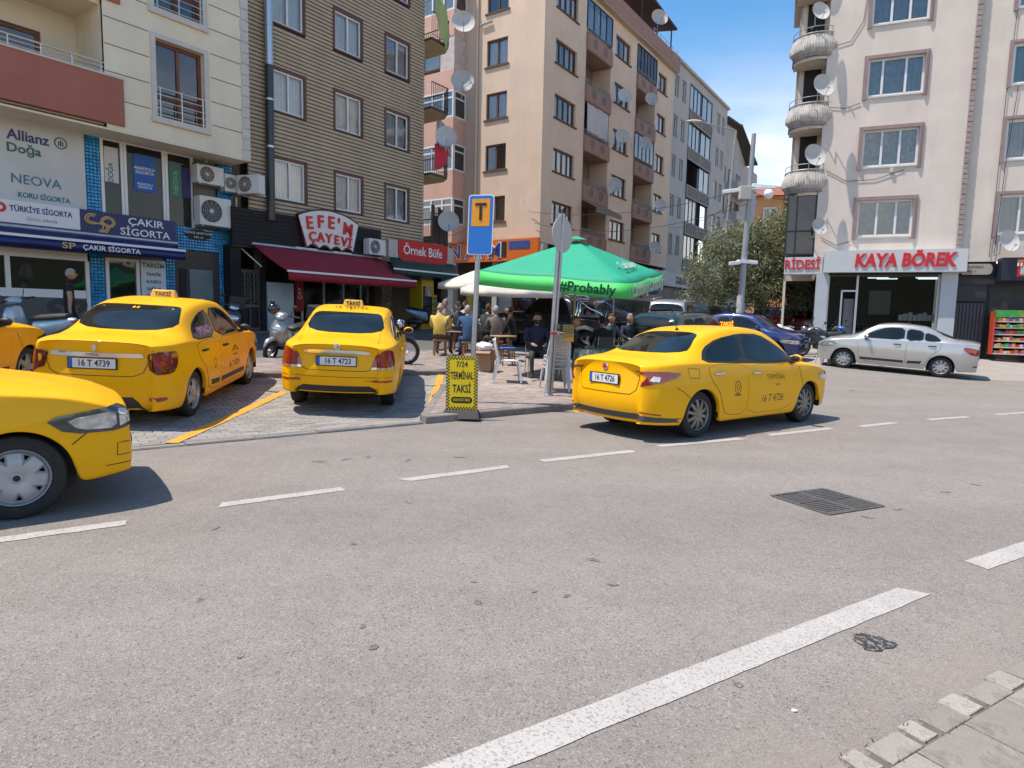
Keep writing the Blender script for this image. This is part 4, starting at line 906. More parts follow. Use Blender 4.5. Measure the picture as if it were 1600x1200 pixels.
# roof parapet, terrace roof
panel(bg_, 'roof_parapet', TF(-.35), 3.0, 17.25, ZT, ZT+.95, 0, .35, MAUVE); panel(bg_, 'eaves', TF(-.35), 3.0, 17.25, ZT-.06, ZT-.003, .02, .34, pm('eaves_beige', (.5, .4, .3), .9)); panel(bg_, 'roof_slab', TF(.02), X0+.02, 17.1, ZT+.5, ZT+.6, 0, 12, MAUVE)
mb = MB(); mb.add([(7.0, -.5, ZT+3.0), (15.9, -.5, ZT+2.35), (15.9, 5, ZT+3.2), (7, 5, ZT+4)], [(0, 1, 2, 3)]); o = mb.build('terrace_roof', pm('terrace_roof_brown', (.06, .03, .028), .8), bg_); o.modifiers.new('s', 'SOLIDIFY').thickness = .12
mb = MB()
for u in (7.6, 10.4, 13.0, 15.6): mb.cyl((u, -.2, ZT+.95), (u, -.2, ZT+3.0-(u-7)*.073), .05, n=6)
mb.build('terrace_posts', RAILD, bg_); railing(bg_, [(12.5, -.2), (17, -.2)], ZT+.95, ZT+1.35, GALV, 1.1, .02)
panel(bg_, 'chimney_box', TF(1.0), 15.9, 16.7, ZT+.6, ZT+1.9, 0, .8, WHITE)
# sunlit end wall
opsL = [(-3.56, -2.22, z_, z_+1.33) for z_ in (17.4, 14.7, 12.0, 9.35, 6.65)]
wall(bg_, 'end_wall', TL0, -14, 0, ZB, ZT+1.1, opsL, BEIGE, .2)
for i, (a, b, c, d) in enumerate(opsL):
    window(bg_, TL0, a, b, c, d, pm('red_brown_frame', (.10, .035, .022), .45), (.5,), d=.1, fw=.09, cm=[None, CURT, CURT, None, CURT3][i], mw=.1, gm=GLASS)
    panel(bg_, 'sill', TL0, a-.12, b+.1, c-.09, c-.004, -.07, .1, SILL)
panel(bg_, 'interior', TF(.9), X0+.9, 17, ZB, ZT, .4, .45, ROOM); panel(bg_, 'interior', TL0, -13, -1.2, ZB, ZT, .8, .85, ROOM)
mb = MB(); mb.tube([(X0-.08, 4.15, ZB), (X0-.08, 4.15, ZT)], .06, 8); mb.build('downpipe', BEIGE, bg_, True)
mb = MB(); mb.tube([(X0-.1, 3.9, 16.9), (X0-.1, 3.2, 16.95)], .06, 6); mb.build('vent_pipe', GALV, bg_)
# salmon bays projecting from the end wall
BP = 1.05; Tb = TL(X0-BP); b0, b1 = -11.0, -4.95
wz = [(17.6, 18.9), (12.15, 13.55), (9.4, 10.8), (6.55, 7.95)]
sp_ = [(18.9, ZT+1), (16.3, 17.6), (13.55, 14.6), (10.8, 12.15), (7.95, 9.4), (ZB+.1, 6.55)]
for a, b in sp_: panel(bg_, 'bay_spandrel', Tb, b0, b1, a, b, 0, BP, SALM)
panel(bg_, 'bay_storey', Tb, -5.9, b1-.0, 14.6, 16.3, .02, BP, PLAST); window(bg_, TL(X0-BP+.0), -9.5, -5.9, 14.75, 16.1, BROWNF, (.33, .66), d=.05, cm=CURT, fw=.08); panel(bg_, 'bay_back', Tb, b0, -5.9, 14.6, 16.3, .5, BP, PLAST)
for a, b in wz:
    panel(bg_, 'bay_core', Tb, b0+.3, b1-.25, a, b, .3, BP, ROOM)
    window(bg_, Tb, b0, b1, a, b, PVC, (.25, .5, .75, .88), d=.0, fw=.09, rail=.72, cm=CURT, mw=.09)
    # return light of the bay
    mb = MB(); yb = -b1
    for y_ in (yb, yb): pass
    T2 = lambda u, v, d: (X0-BP+u, -b1-d, v); T3 = lambda u, v, d: (X0-BP+u, -b1+d, v)
    window(bg_, T3, .09, BP, a, b, PVC, (), d=.0, fw=.08, rail=.72, cm=None)
# supermarket sign on the end wall
om = empty('supermarket_sign', (0, 0, 0), 0, 'orange supermarket sign with blue and white letters behind the blue T sign', 'shop sign'); om.matrix_world = bg_.matrix_world.copy()
ORG = pm('sign_orange', (.62, .13, .012), .45); tbox(MB(), TL(X0-.45), -9.5, 0.2, 4.5, 5.62, 0, .2).build('board', ORG, om)
o = text('İN AVM', 1.05, WHITE, om, (X0-.47, 4.1, 5.04), (R(90), 0, R(-90)), .01, .05, fit=4.1, name='letter_outline'); o = text('İN AVM', 1.05, pm('letter_blue', (.02, .03, .2), .4), om, (X0-.485, 4.1, 5.04), (R(90), 0, R(-90)), .012, .012, fit=3.98)
tbox(MB(), TL(X0-.47), -2.3, -1.75, 4.7, 5.5, 0, .02).build('black_logo', BLACK, om); tbox(MB(), TL(X0-.47), -1.6, -.3, 5.1, 5.5, 0, .02).build('blue_patch', pm('patch_blue', (.03, .07, .25), .5), om)
# supermarket front under the sign
panel(bg_, 'shop_wall', TL0, -14, 0, .8, ZB-.004, .9, 1.0, pm('market_dark', (.05, .045, .04), .8, var=.6, vs_=1.2)); panel(bg_, 'shop_ceiling', TL0, -14, 0, ZB-.05, ZB-.006, 0, .9, DARK)
for u in (-9.2, -6.1, -3.0, -.15): panel(bg_, 'pier', TL0, u, u+.35, .8, ZB-.06, .05, .5, pm('market_pier', (.36, .35, .33), .8, var=.1))
for i in range(16): panel(bg_, 'goods', TL0, -9+i*.55, -9+i*.55+.45, 1.1, 1.6+(i*37 % 10)*.13, .55, .88, pm('goods_%d' % (i % 6), [(.3, .04, .02), (.3, .22, .02), (.03, .08, .25), (.04, .18, .06), (.4, .38, .35), (.35, .1, .02)][i % 6], .6))
panel(bg_, 'shop_front', TF(.25), X0+.4, 17.1, .8, ZB-.004, .4, .5, pm('market_dark', (.05, .045, .04), .8)); panel(bg_, 'shop_ceiling', TF(0), X0, 17.1, ZB-.05, ZB-.006, .01, .6, DARK)
for i, (a, b, c) in enumerate(((.3, 4.5, (.45, .08, .03)), (5.0, 9.6, (.04, .06, .2)), (10, 13.4, (.3, .03, .08)), (13.8, 17, (.42, .42, .42)))): panel(bg_, 'shop_fascia', TF(-.1), a, b, 4.4, 5.2, 0, .1, pm('fascia_%d' % i, c, .5, var=.1)); panel(bg_, 'shopfront', TF(.2), a, b, 1.0, 4.3, .2, .3, pm('shopfront_%d' % (i % 2), [(.09, .08, .075), (.13, .05, .05)][i % 2], .4, var=.6, vs_=1.4))
# dishes of the beige building
for u, v, l in ((6.85, 14.55, 'satellite dish on the second open balcony from the roof of the beige block'), (6.7, 12.2, 'satellite dish beside the white sheet curtain of the beige block'), (5.9, 9.25, 'satellite dish on the balcony two floors above the green parasol'), (10.9, 15.5, 'satellite dish at the left edge of the far balcony bay, upper'), (10.2, 12.6, 'satellite dish at the left edge of the far balcony bay, middle'), (13.2, 9.2, 'satellite dish at the right of the far balcony bay, third floor'), (12.6, 6.3, 'lowest satellite dish of the beige block above the parasol edge')):
    dish(W(bg_, (u, -.85, v+.15)), ANG1-.35, .43, l, 25, .7)
dish(W(bg_, (12.6, -.45, ZT+1.9)), ANG1-.3, .55, 'satellite dish on the roof terrace of the beige block', 25)

# ------------------------------------------------------------------ grey building beyond
GREYB = pm('grey_beige_render', (.47, .43, .395), .9, var=.08, vs_=.8, streak=.12); TAUPE = pm('taupe_panel', (.2, .175, .155), .9, var=.1, streak=.1)
gb = frame_empty('apartment_building', (1.77, 34.3), (.672, 1), 'grey beige apartment block with narrow paired windows beyond the beige one')
gs = [18.2, 15.3, 12.4, 9.5, 6.6]; opsG = []
for s in gs:
    for a in (18.0, 19.6, 28.6, 30.0): opsG.append((a, a+.95, s, s+1.6))
    opsG.append((21.4, 27.2, s-1.0, s+1.9))
wall(gb, 'wall', TF(.3), 17.15, 31.6, 5.2, 20.75, opsG, GREYB, .25)
for k, s in enumerate(gs):
    for j, a in enumerate((18.0, 19.6, 28.6, 30.0)): window(gb, TF(.3), a, a+.95, s, s+1.6, PVC, (.5,), d=.15, fw=.07, cm=[CURT, CURT2, CURT, CURT][(k+j) % 4])
    panel(gb, 'balcony_parapet', TF(.2), 21.4, 27.2, s-1.0, s-.05, 0, .14, TAUPE)
    mb = MB(); [tbox(mb, TF(.18), a, b, c, d, 0, .03) for a, b, c, d in ((21.4, 27.2, s-.1, s-.04), (21.4, 27.2, s-1.0, s-.94), (21.4, 21.48, s-.94, s-.1), (24.3, 24.38, s-.94, s-.1), (27.1, 27.2, s-.94, s-.1))]; mb.build('balcony_trim', pm('trim_grey', (.42, .4, .37), .8), gb)
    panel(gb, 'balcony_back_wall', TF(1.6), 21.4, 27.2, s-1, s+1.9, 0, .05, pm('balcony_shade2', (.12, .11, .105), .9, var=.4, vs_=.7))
    if k in (0, 1, 3, 4):
        window(gb, TF(.3), 21.5, 24.2, s, s+1.85, pm('dark_alu', (.03, .035, .045), .4, .5), (.33, .66), d=.0, fw=.06, cm=CURT2 if k % 2 else CURT)
    if k in (0, 1, 2): window(gb, TF(.3), 24.5, 27.1, s, s+1.85, pm('dark_alu', (.03, .035, .045), .4, .5), (.5,), d=.0, fw=.06, cm=CURT2)
panel(gb, 'interior', TF(2.2), 17.5, 31, 5, 20, 0, .05, ROOM); panel(gb, 'roof', TF(.1), 17.15, 31.7, 20.75, 20.95, 0, 10, GREYB)
mb = MB(); mb.tube([(17.35, .2, 5), (17.35, .2, 20.7)], .06, 6); mb.build('downpipe', PVC, gb)
panel(gb, 'shop_fascia', TF(.15), 17.2, 24, 4.2, 5.2, 0, .2, pm('fascia_pale', (.4, .41, .43), .5)); panel(gb, 'shop_fascia', TF(.15), 24.2, 31.6, 4.4, 5.6, 0, .2, pm('fascia_blue', (.02, .035, .14), .5)); panel(gb, 'shop_front', TF(.5), 17.2, 31.6, 1.0, 5.2, 0, .1, pm('shopfront_far', (.07, .06, .07), .5, var=.7, vs_=.8))
text('EMLAK', .8, pm('lettering_navy2', (.02, .03, .1), .5), gb, (21, .13, 4.7), FRONT, .01, .02); text('© R', .8, WHITE, gb, (27.5, .13, 5.0), FRONT, .01, .02)
dish(W(gb, (30.8, -.4, 10.3)), ANG1-.3, .6, 'small far satellite dish low on the grey beige block near the tree', 25)
# further blocks down the street
fb = frame_empty('apartment_building', (1.77, 34.3), (.672, 1), 'far pale block with sloping roof gable at the end of the row')
wall(fb, 'wall', TF(.9), 31.8, 46, 3, 17.8, [], GREYB); 
for s in (15.2, 12.4, 9.6, 6.8):
    mb = MB(); tbox(mb, TF(-.3), 34.2, 40, s-1.2, s-.3, 0, .1); tbox(mb, TF(-.3), 34.2, 40, s-1.25, s-1.2, 0, 1.2); tbox(mb, TF(-.3), 34.2, 34.3, s-1.2, s-.3, .1, 1.2); mb.build('balcony', pm('pale_balcony', (.45, .44, .42), .8), fb)
    for a in (32.4, 35, 37.6): window(fb, TF(.85), a, a+1.4, s-.4, s+1.1, BROWNF, (.5,), d=-.02, fw=.1, cm=None, gm=DGLASS)
mb = MB(); mb.prism([(31.8, 17.8), (40.5, 17.8), (40.5, 18.0), (36, 20.3), (31.8, 20.0)], Matrix.Translation((0, .88, 0)) @ Matrix.Rotation(R(90), 4, 'X'), .1); mb.build('gable', GREYB, fb)
mb = MB(); mb.quad((31.8, .2, 20.3), (36.2, .2, 20.6), (36.2, 9, 21), (31.8, 9, 21)); mb.quad((36.2, .2, 20.6), (41, -.3, 17.7), (41, 9, 18), (36.2, 9, 21)); o = mb.build('roof', pm('dark_roof', (.06, .055, .055), .8), fb); o.modifiers.new('s', 'SOLIDIFY').thickness = .15
dish(W(fb, (36.5, -.9, 13.2)), ANG1-.3, .6, 'far satellite dish on the pale balcony at the end of the row', 25)
ob = frame_empty('house', (30, 78), (1, -.25), 'orange house with red tiled roof far behind the tree')
wall(ob, 'wall', TF(0), -6, 9.0, 0, 16.6, [], pm('orange_render', (.60, .30, .13), .9, var=.08, vs_=.5)); panel(ob, 'side_wall', TRt(9.0), .05, 12, 0, 16.6, 0, .1, pm('orange_render2', (.45, .32, .2), .9))
mb = MB(); mb.add([(-6.6, -.8, 16.5), (9.6, -.8, 16.5), (9.6, 13, 16.5), (-6.6, 13, 16.5), (-1, 5, 18.6), (4.5, 5, 18.6)], [(0, 1, 5, 4), (1, 2, 5), (2, 3, 4, 5), (3, 0, 4), (0, 3, 2, 1)]); mb.build('roof', pm('roof_tile_far', (.30, .10, .06), .85, var=.2, vs_=2), ob)
for a in (-4, -.5, 3, 6.2): window(ob, TF(-.02), a, a+1.6, 13.2, 15.2, PVC, (.5,), d=-.03, fw=.12, cm=CURT2)

# ------------------------------------------------------------------ bakery building (right)
KREN = pm('grey_pink_render', (.68, .595, .515), .9, var=.09, vs_=.9, streak=.10, bump=.12, bs=60, detail=8); SURR = pm('mauve_surround', (.30, .22, .205), .8, var=.12, vs_=5); KD = (2.4, -1); ANGK = math.atan2(-1, 2.4)
kb = frame_empty('apartment_building', (13.5, 26.5), KD, 'grey pink apartment block with brown window surrounds above the bakery')
rows = [13.2, 10.5, 7.8, 5.08]; KT = 17.5
opsK = [(.28, 2.22, z_, z_+1.42) for z_ in rows]
wall(kb, 'wall', TF(0), -1.2, 3.86, 3.5, KT, opsK, KREN, .2)
for i, (a, b, c, d) in enumerate(opsK):
    mb = MB(); T = TF(-.06)
    for g_, dd in ((.14, 0), (.09, -.02), (.045, -.035)):
        tbox(mb, T, a-g_, a-g_+.05, c-.12, d+g_, dd, .07); tbox(mb, T, b+g_-.05, b+g_, c-.12, d+g_, dd, .07); tbox(mb, T, a-g_+.05, b+g_-.05, d+g_-.05, d+g_, dd+.001, .07)
    mb.build('window_surround', SURR, kb)
    window(kb, TF(0), a, b, c, d, PVC, [(.35, .67), (.27, .68), (.35, .67), (.36, .7)][i], d=.06, fw=.08, cm=pm('blue_grey_curtain', (.30, .35, .40), .9, var=.2, vs_=4) if i != 2 else pm('lace_curtain', (.36, .40, .41), .9, var=.4, vs_=8), mw=.08)
    panel(kb, 'sill', TF(-.05), a-.02, b+.02, c-.06, c-.004, 0, .1, STONE)
k = 0; z_ = 4.5
while z_ < KT: panel(kb, 'quoin_stone', TF(-.05-.012*(k % 2)), 3.74, 3.9, z_, z_+.17, 0, .05, pm('quoin_mauve', (.33, .26, .245), .85, var=.2, vs_=4)); z_ += .19; k += 1
rows2 = rows
opsK2 = [(5.02, 6.9, r_-.0, r_+1.42) for r_ in rows]
wall(kb, 'wall', TF(.15), 3.86, 11, 4.05, KT, opsK2, KREN, .2)
for i, (a, b, c, d) in enumerate(opsK2):
    mb = MB(); T = TF(.09)
    for g_, dd in ((.14, 0), (.09, -.02)): tbox(mb, T, a-g_, a-g_+.06, c-.12, d+g_, dd, .07); tbox(mb, T, b+g_-.06, b+g_, c-.12, d+g_, dd, .07); tbox(mb, T, a-g_+.06, b+g_-.06, d+g_-.06, d+g_, dd+.001, .07)
    mb.build('window_surround', SURR, kb); window(kb, TF(.15), a, b, c, d, PVC, (.35, .67), d=.06, fw=.08, cm=[CURT2, pm('teal_curtain', (.2, .32, .36), .9, var=.2), CURT2, CURT3][i])
    panel(kb, 'sill', TF(.1), a-.02, b+.02, c-.06, c-.004, 0, .1, STONE)
panel(kb, 'interior', TF(.7), -1.0, 11, 4.6, KT, .2, .25, ROOM)
# recessed left flank with curved balconies
panel(kb, 'flank_wall', TF(1.2), -2.3, -1.1, 3.4, KT, 0, .1, KREN); panel(kb, 'flank_side', TL(-1.2), -1.25, -.002, 3.4, KT, 0, .1, KREN)
panel(kb, 'side_wall', TL(-2.3), -12, -1.2, 1, KT, 0, .1, KREN)
for z_ in (5.3, 8.0, 10.7, 13.3): panel(kb, 'balcony_door', TF(1.15), -2.0, -1.35, z_-.3, z_+1.7, 0, .04, DARK)
mb = MB(); mb.box(-2.3, -1.22, .05, 1.2, 4.4, 6.86); mb.build('glazed_bay', pm('bay_dark_glass', (.018, .022, .03), .08, coat=.5), kb)
mb = MB()
for u in (-2.31, -1.95, -1.24): mb.box(u-.03, u+.03, .0, .06, 4.4, 6.9)
for z_ in (4.4, 5.35, 6.85): mb.box(-2.3, -1.22, .005, .055, z_, z_+.06)
mb.build('bay_frame', pm('dark_alu', (.03, .035, .045), .4, .5), kb)
BALB = pm('white_balusters', (.47, .44, .40), .7, var=.35, vs_=4, streak=.2)
def curved_balcony(zf, label, grime=True):
    e = empty('balcony', (0, 0, 0), 0, label, 'balcony', 'curved white balconies of the bakery block'); e.matrix_world = kb.matrix_world.copy(); c = (-1.55, 1.2); n = 22
    arc = []
    for i in range(n+1):
        a = R(195)+R(130)*i/n; arc.append((-1.62+.98*math.cos(a)*.92, .75+1.0*math.sin(a)*.95))
    arc = [(-2.5, 1.15)]+arc+[(-.98, .0)]
    mb = MB(); mb.prism(arc+[(-1.2, 1.15)], Matrix.Translation((0, 0, zf)), .16); mb.build('slab', pm('balcony_slab_grey', (.30, .27, .25), .9, var=.3, vs_=4, streak=.3), e)
    mb = MB(); mb.prism([(x*.96-.05, y*.9+.1) for x, y in arc]+[(-1.25, 1.1)], Matrix.Translation((0, 0, zf-.16)), .12); mb.build('slab_foot', KREN, e)
    for i in range(1, len(arc)-1):
        x, y = arc[i]; d = Vector((x+1.62, y-.75, 0)).normalized()
        for s_ in (0,):
            mb = MB(); p0 = Vector((x, y, zf)); mb.tube([p0-d*.06, p0+d*.06+Vector((0, 0, .12)), p0+d*.07+Vector((0, 0, .3)), p0-d*.02+Vector((0, 0, .52)), p0-d*.05+Vector((0, 0, .66))], [.07, .082, .078, .065, .06], 7); mb.build('baluster', BALB, e, True)
    mb = MB(); mb.tube([(x, y, zf+.72) for x, y in arc], .03, 6); mb.tube([(x, y, zf+.95) for x, y in arc], .014, 6); mb.build('handrail', GALV, e); return e
for z_, l_ in zip((15.1, 12.45, 9.75, 7.1), ('highest curved white balcony of the bakery block, cut by the frame top', 'second curved white balcony from the top of the bakery block', 'third curved white balcony from the top of the bakery block', 'lowest curved white balcony of the bakery block above the dark glazed bay')): curved_balcony(z_, l_)
for (u, y, v, r_, l_) in ((-1.62, -.55, 13.75, .36, 'small satellite dish on the second curved balcony from the top'), (-1.35, -.75, 10.85, .44, 'satellite dish on the third curved balcony from the top'), (-1.5, -.75, 8.2, .44, 'satellite dish on the lowest curved balcony'), (-1.12, -.5, 5.45, .33, 'satellite dish beside the dark glazed bay above the bakery sign'), (5.22, -.45, 4.72, .4, 'white satellite dish above the navy toy shop sign')): dish(W(kb, (u, y, v)), ANGK-.12, r_, l_, 28, .5)
panel(kb, 'roof', TF(-.1), -2.6, 11, KT, KT+.2, 0, 10, KREN)
# shop front of the bakery
ksn = empty('bakery_sign', (0, 0, 0), 0, 'long white sign with big red letters above the bakery window', 'shop sign'); ksn.matrix_world = kb.matrix_world.copy()
SIGNW = pm('sign_panel_pale', (.55, .565, .57), .4, var=.05); tbox(MB(), TF(-.75), -.82, 4.0, 3.62, 4.47, 0, .9).build('box', SIGNW, ksn)
tbox(MB(), TF(-.1), -2.3, -.85, 3.6, 4.3, 0, .9).build('end_box', SIGNW, ksn)
text('KAYA BÖREK', .70, LR, ksn, (1.93, -.77, 4.05), FRONT, .015, .035, shear=.1, sx=.80); text('RİDESİ', .54, LR, ksn, (-1.62, -.12, 3.97), FRONT, .01, .02, sx=.8)
SHOPF = pm('shop_pillar_grey', (.45, .48, .51), .6, var=.06, vs_=2)
G0 = .42
panel(kb, 'pillar', TF(-.55), -1.05, -.62, G0-.1, 3.618, 0, .6, SHOPF); panel(kb, 'pillar', TF(-.35), 3.3, 3.84, G0-.1, 3.618, 0, .6, SHOPF)
panel(kb, 'shop_back', TF(3.4), -1, 3.8, G0-.2, 3.6, 0, .1, pm('bakery_back', (.035, .034, .033), .8, var=.5, vs_=1)); panel(kb, 'shop_ceiling', TF(-.3), -1, 3.8, 3.56, 3.6, 0, 3.6, DARK); panel(kb, 'shop_floor', TF(-.5), -1.1, 3.9, G0-.3, G0, 0, 4, pm('bakery_floor', (.2, .19, .18), .5))
mb = MB()
for a, b, c, d in ((-.6, -.54, G0, 3.55), (.44, .52, G0, 3.55), (3.24, 3.3, G0, 3.55), (-.1, -.03, G0, 2.92), (-.1, .44, 2.88, 2.95)): tbox(mb, TF(-.08), a, b, c, d, 0, .07)
mb.build('shopfront_frame', PVC, kb)
for a, b, c, d in ((-.54, -.1, G0, 3.55), (.52, 3.24, G0+.3, 3.55), (-.1, .44, 2.95, 3.55)): MB().quad((a, -.05, c), (b, -.05, c), (b, -.05, d), (a, -.05, d)).build('shop_pane', DGLASS, kb, fix=False)
panel(kb, 'stall_riser', TF(-.07), .52, 3.24, G0, G0+.3, 0, .06, SHOPF)
panel(kb, 'counter', TF(1.6), 1.0, 3.2, G0, G0+1.05, 0, .5, pm('counter_grey', (.16, .16, .16), .5)); panel(kb, 'menu_board', TF(.15), .05, .42, 1.0, 2.6, 0, .03, pm('menu_grey', (.2, .19, .19), .6)); panel(kb, 'wall_poster', TF(1.5), 1.1, 1.9, 2.0, 3.0, 0, .03, pm('menu_grey', (.2, .19, .19), .6))
for i in range(9): panel(kb, 'cup_stack', TF(1.2), 2.2+i*.17, 2.2+i*.17+.15, G0+1.35, G0+1.58+.05*(i % 3), 0, .1, WHITE)
TUBE = pm('lit_tube', (.9, .9, .9), .5, emit=(.85, .95, 1, .8))
for u, y in ((.9, .6), (1.3, 1.2), (2.6, .6), (2.8, 1.3)): mb = MB(); mb.box(u, u+.75, y, y+.06, 3.46, 3.5); mb.build('light_tube', TUBE, kb)
# dark gate and toy shop
panel(kb, 'gate_wall', TF(.5), 3.84, 5.1, 0, 3.3, 0, .1, BLACK)
GATEM = pm('charcoal_gate', (.03, .034, .042), .5, .2)
gte = panel(kb, 'gate', TF(.35), 3.95, 4.95, .45, 2.5, 0, .05, GATEM)
for i in range(8): panel(gte, 'gate_slat', TF(.32), 4.0+i*.115, 4.0+i*.115+.07, .6, 2.45, 0, .03, pm('gate_slat_grey', (.06, .065, .075), .5, .2))
panel(kb, 'lintel', TF(.3), 3.84, 5.15, 3.2, 4.08, 0, .3, GATEM); panel(kb, 'fanlight', TF(.36), 3.95, 4.95, 2.55, 3.2, 0, .04, GATEM)
mb = MB(); mb.prism([(4.0, 3.55), (4.0, 3.95)]+[(4.85+.12*math.sin(a), 3.75+.2*math.cos(a)) for a in np.linspace(0, math.pi, 8)], Matrix.Translation((0, -.05, 0)) @ Matrix.Rotation(R(90), 4, 'X'), .12); mb.build('street_plate', pm('plate_cream', (.36, .33, .29), .7), kb); text('APARTMANI', .1, SILL, kb, (4.42, -.06, 3.84), FRONT, .002, .01, sx=.9); text('NO: 1', .13, SILL, kb, (4.3, -.06, 3.67), FRONT, .002, .01)
ty = empty('toy_shop_sign', (0, 0, 0), 0, 'navy sign box with a red and white shop picture at the right edge', 'shop sign'); ty.matrix_world = kb.matrix_world.copy()
tbox(MB(), TF(-.45), 5.15, 9, 3.3, 4.14, 0, .6).build('box', pm('navy_black', (.012, .015, .03), .5), ty)
for i, (a, b, c, d, m) in enumerate(((5.62, 6.5, 3.45, 3.95, RED), (5.72, 5.98, 3.52, 3.8, pm('pale_green', (.35, .5, .45), .5)), (6.1, 6.4, 3.52, 3.8, pm('pale_green', (.35, .5, .45), .5)), (5.6, 6.52, 3.95, 4.06, pm('brick_orange', (.5, .12, .05), .5)))): tbox(MB(), TF(-.462-.004*i), a, b, c, d, 0, .02).build('shop_picture', m, ty)
for i in range(9): tbox(MB(), TF(-.487), 5.6+i*.1, 5.65+i*.1, 3.82, 3.94, 0, .02).build('stripe', WHITE, ty)
panel(kb, 'shop_front', TF(.5), 5.1, 11, 0, 4.0, 0, .1, pm('toy_shop_dark', (.03, .03, .032), .5, var=.5))
# sweets rack
rk = empty('sweets_rack', (0, 0, 0), 0, 'red wire rack of packaged snacks on shelves at the right edge', 'display rack'); rk.matrix_world = kb.matrix_world.copy()
RZ = .55
for u in (5.05, 7.2): tbox(MB(), TF(-.5), u, u+.05, RZ, RZ+1.62, 0, .5).build('side_panel', pm('rack_red', (.5, .06, .02), .5), rk)
tbox(MB(), TF(-.05), 5.1, 7.2, RZ, RZ+1.6, 0, .04).build('back_panel', DARK, rk); tbox(MB(), TF(-.5), 5.05, 7.25, RZ+1.4, RZ+1.66, 0, .03).build('header', pm('rack_header', (.35, .22, .03), .5, c2=(.03, .3, .06), mask=(1.2, .45, .5)), rk)
pr = random.Random(4); PC = [(.5, .04, .03), (.55, .3, .02), (.04, .1, .4), (.05, .3, .08), (.5, .5, .5), (.3, .05, .3), (.55, .15, .02)]
for k in range(6):
    zz = RZ+.02+k*.24; y0_ = -.5+k*.04
    tbox(MB(), TF(y0_), 5.1, 7.2, zz, zz+.015, 0, .42).build('shelf', WHITE, rk); tbox(MB(), TF(y0_-.012), 5.1, 7.2, zz-.01, zz+.035, 0, .01).build('price_rail', pm('rail_pink', (.6, .4, .4), .5), rk)
    u = 5.14
    while u < 7.1:
        w = pr.uniform(.07, .12); h = pr.uniform(.1, .17); ci = pr.randrange(7); tbox(MB(), TF(y0_+.03), u, u+w, zz+.016, zz+.016+h, 0, .25).build('snack_pack', pm('pack_%d' % ci, PC[ci], .4, var=.5, vs_=14), rk); u += w+.008
# wall cables
mb = MB()
def wire(pts): mb.tube([Vector(p) for p in pts], .012, 4)
wire([(-.95, -.03, 12.6), (-.4, -.03, 12.7), (.0, -.03, 13.4), (.1, -.03, 14.5)]); wire([(-1.0, -.03, 10.25), (-.4, -.03, 10.15), (.1, -.03, 10.3)]); wire([(-.95, -.03, 7.75), (-.2, -.03, 7.3), (.8, -.03, 7.3), (1.8, -.03, 7.62)]); wire([(-1.0, -.03, 5.1), (-.4, -.03, 4.75), (.1, -.03, 4.9)])
wire([(5.0, .1, 13.1), (4.9, .1, 10.0), (4.86, .1, 4.2)]); wire([(5.25, .1, 10.4), (5.1, .1, 8.0), (5.0, .1, 4.3)]); mb.build('wall_cables', RAILD, kb)
panel(kb, 'vent_cap', TF(-.1), 1.3, 1.42, 7.55, 7.72, 0, .1, STONE)
# ------------------------------------------------------------------ cars
TAXI = pm('taxi_yellow_paint', (.93, .452, .0), .42, coat=.2, spec=.22, var=.03, vs_=2); 
CGLASS = pm('car_glass', (.010, .015, .014), .035, spec=.5, var=.5, vs_=3); TYRE = pm('tyre_rubber', (.018, .018, .018), .75, var=.3, vs_=20, bump=.3, bs=80); TRIMB = pm('black_plastic', (.022, .022, .023), .5, var=.1)
SEAM = pm('panel_gap', (.06, .03, .005), .7); TAILR = pm('tail_light_red', (.26, .006, .012), .12, coat=1.0); TAILD = pm('tail_light_dark', (.11, .004, .008), .12, coat=1.0); LAMPC = pm('lamp_clear', (.55, .57, .6), .12, .75, coat=1.0, var=.45, vs_=16); LAMPD = pm('lamp_dark', (.04, .042, .045), .15, coat=1.0)
ALLOY = pm('alloy_rim', (.36, .355, .34), .35, .75, var=.1); ALLOYD = pm('alloy_dark', (.07, .07, .07), .5, .5); SILVC = pm('hubcap_silver', (.40, .405, .41), .42, .35, var=.12, vs_=14)
PLATEW = pm('plate_white', (.70, .70, .69), .4); PLATEB = pm('plate_blue', (.02, .12, .42), .4); LETB = pm('letter_black', (.012, .012, .012), .5); LETF = pm('letter_faded', (.13, .075, .01), .6)
AMBER = pm('amber_lens', (.5, .12, .01), .2, coat=1.0)
def ip(t, x): return float(np.interp(x, [p[0] for p in t], [p[1] for p in t]))
def sip(t, x):
    "smooth interpolation (monotone-ish cubic) through control points"
    X = [p[0] for p in t]; Y = [p[1] for p in t]
    if x <= X[0]: return Y[0]
    if x >= X[-1]: return Y[-1]
    i = max(k for k in range(len(X)-1) if X[k] <= x); h = X[i+1]-X[i]; f = (x-X[i])/h
    d = [(Y[k+1]-Y[k])/(X[k+1]-X[k]) for k in range(len(X)-1)]
    def m(k):
        if k == 0: return d[0]
        if k == len(X)-1: return d[-1]
        return 0 if d[k-1]*d[k] <= 0 else 2*d[k-1]*d[k]/(d[k-1]+d[k])
    a, b = m(i)*h, m(i+1)*h
    return Y[i]*(2*f**3-3*f**2+1)+a*(f**3-2*f**2+f)+Y[i+1]*(-2*f**3+3*f**2)+b*(f**3-f**2)
SHAPE = [(.1, .93), (.22, .955), (.35, .985), (.52, 1.0), (.68, .998), (.82, .975), (.95, .94), (1.1, .90)]
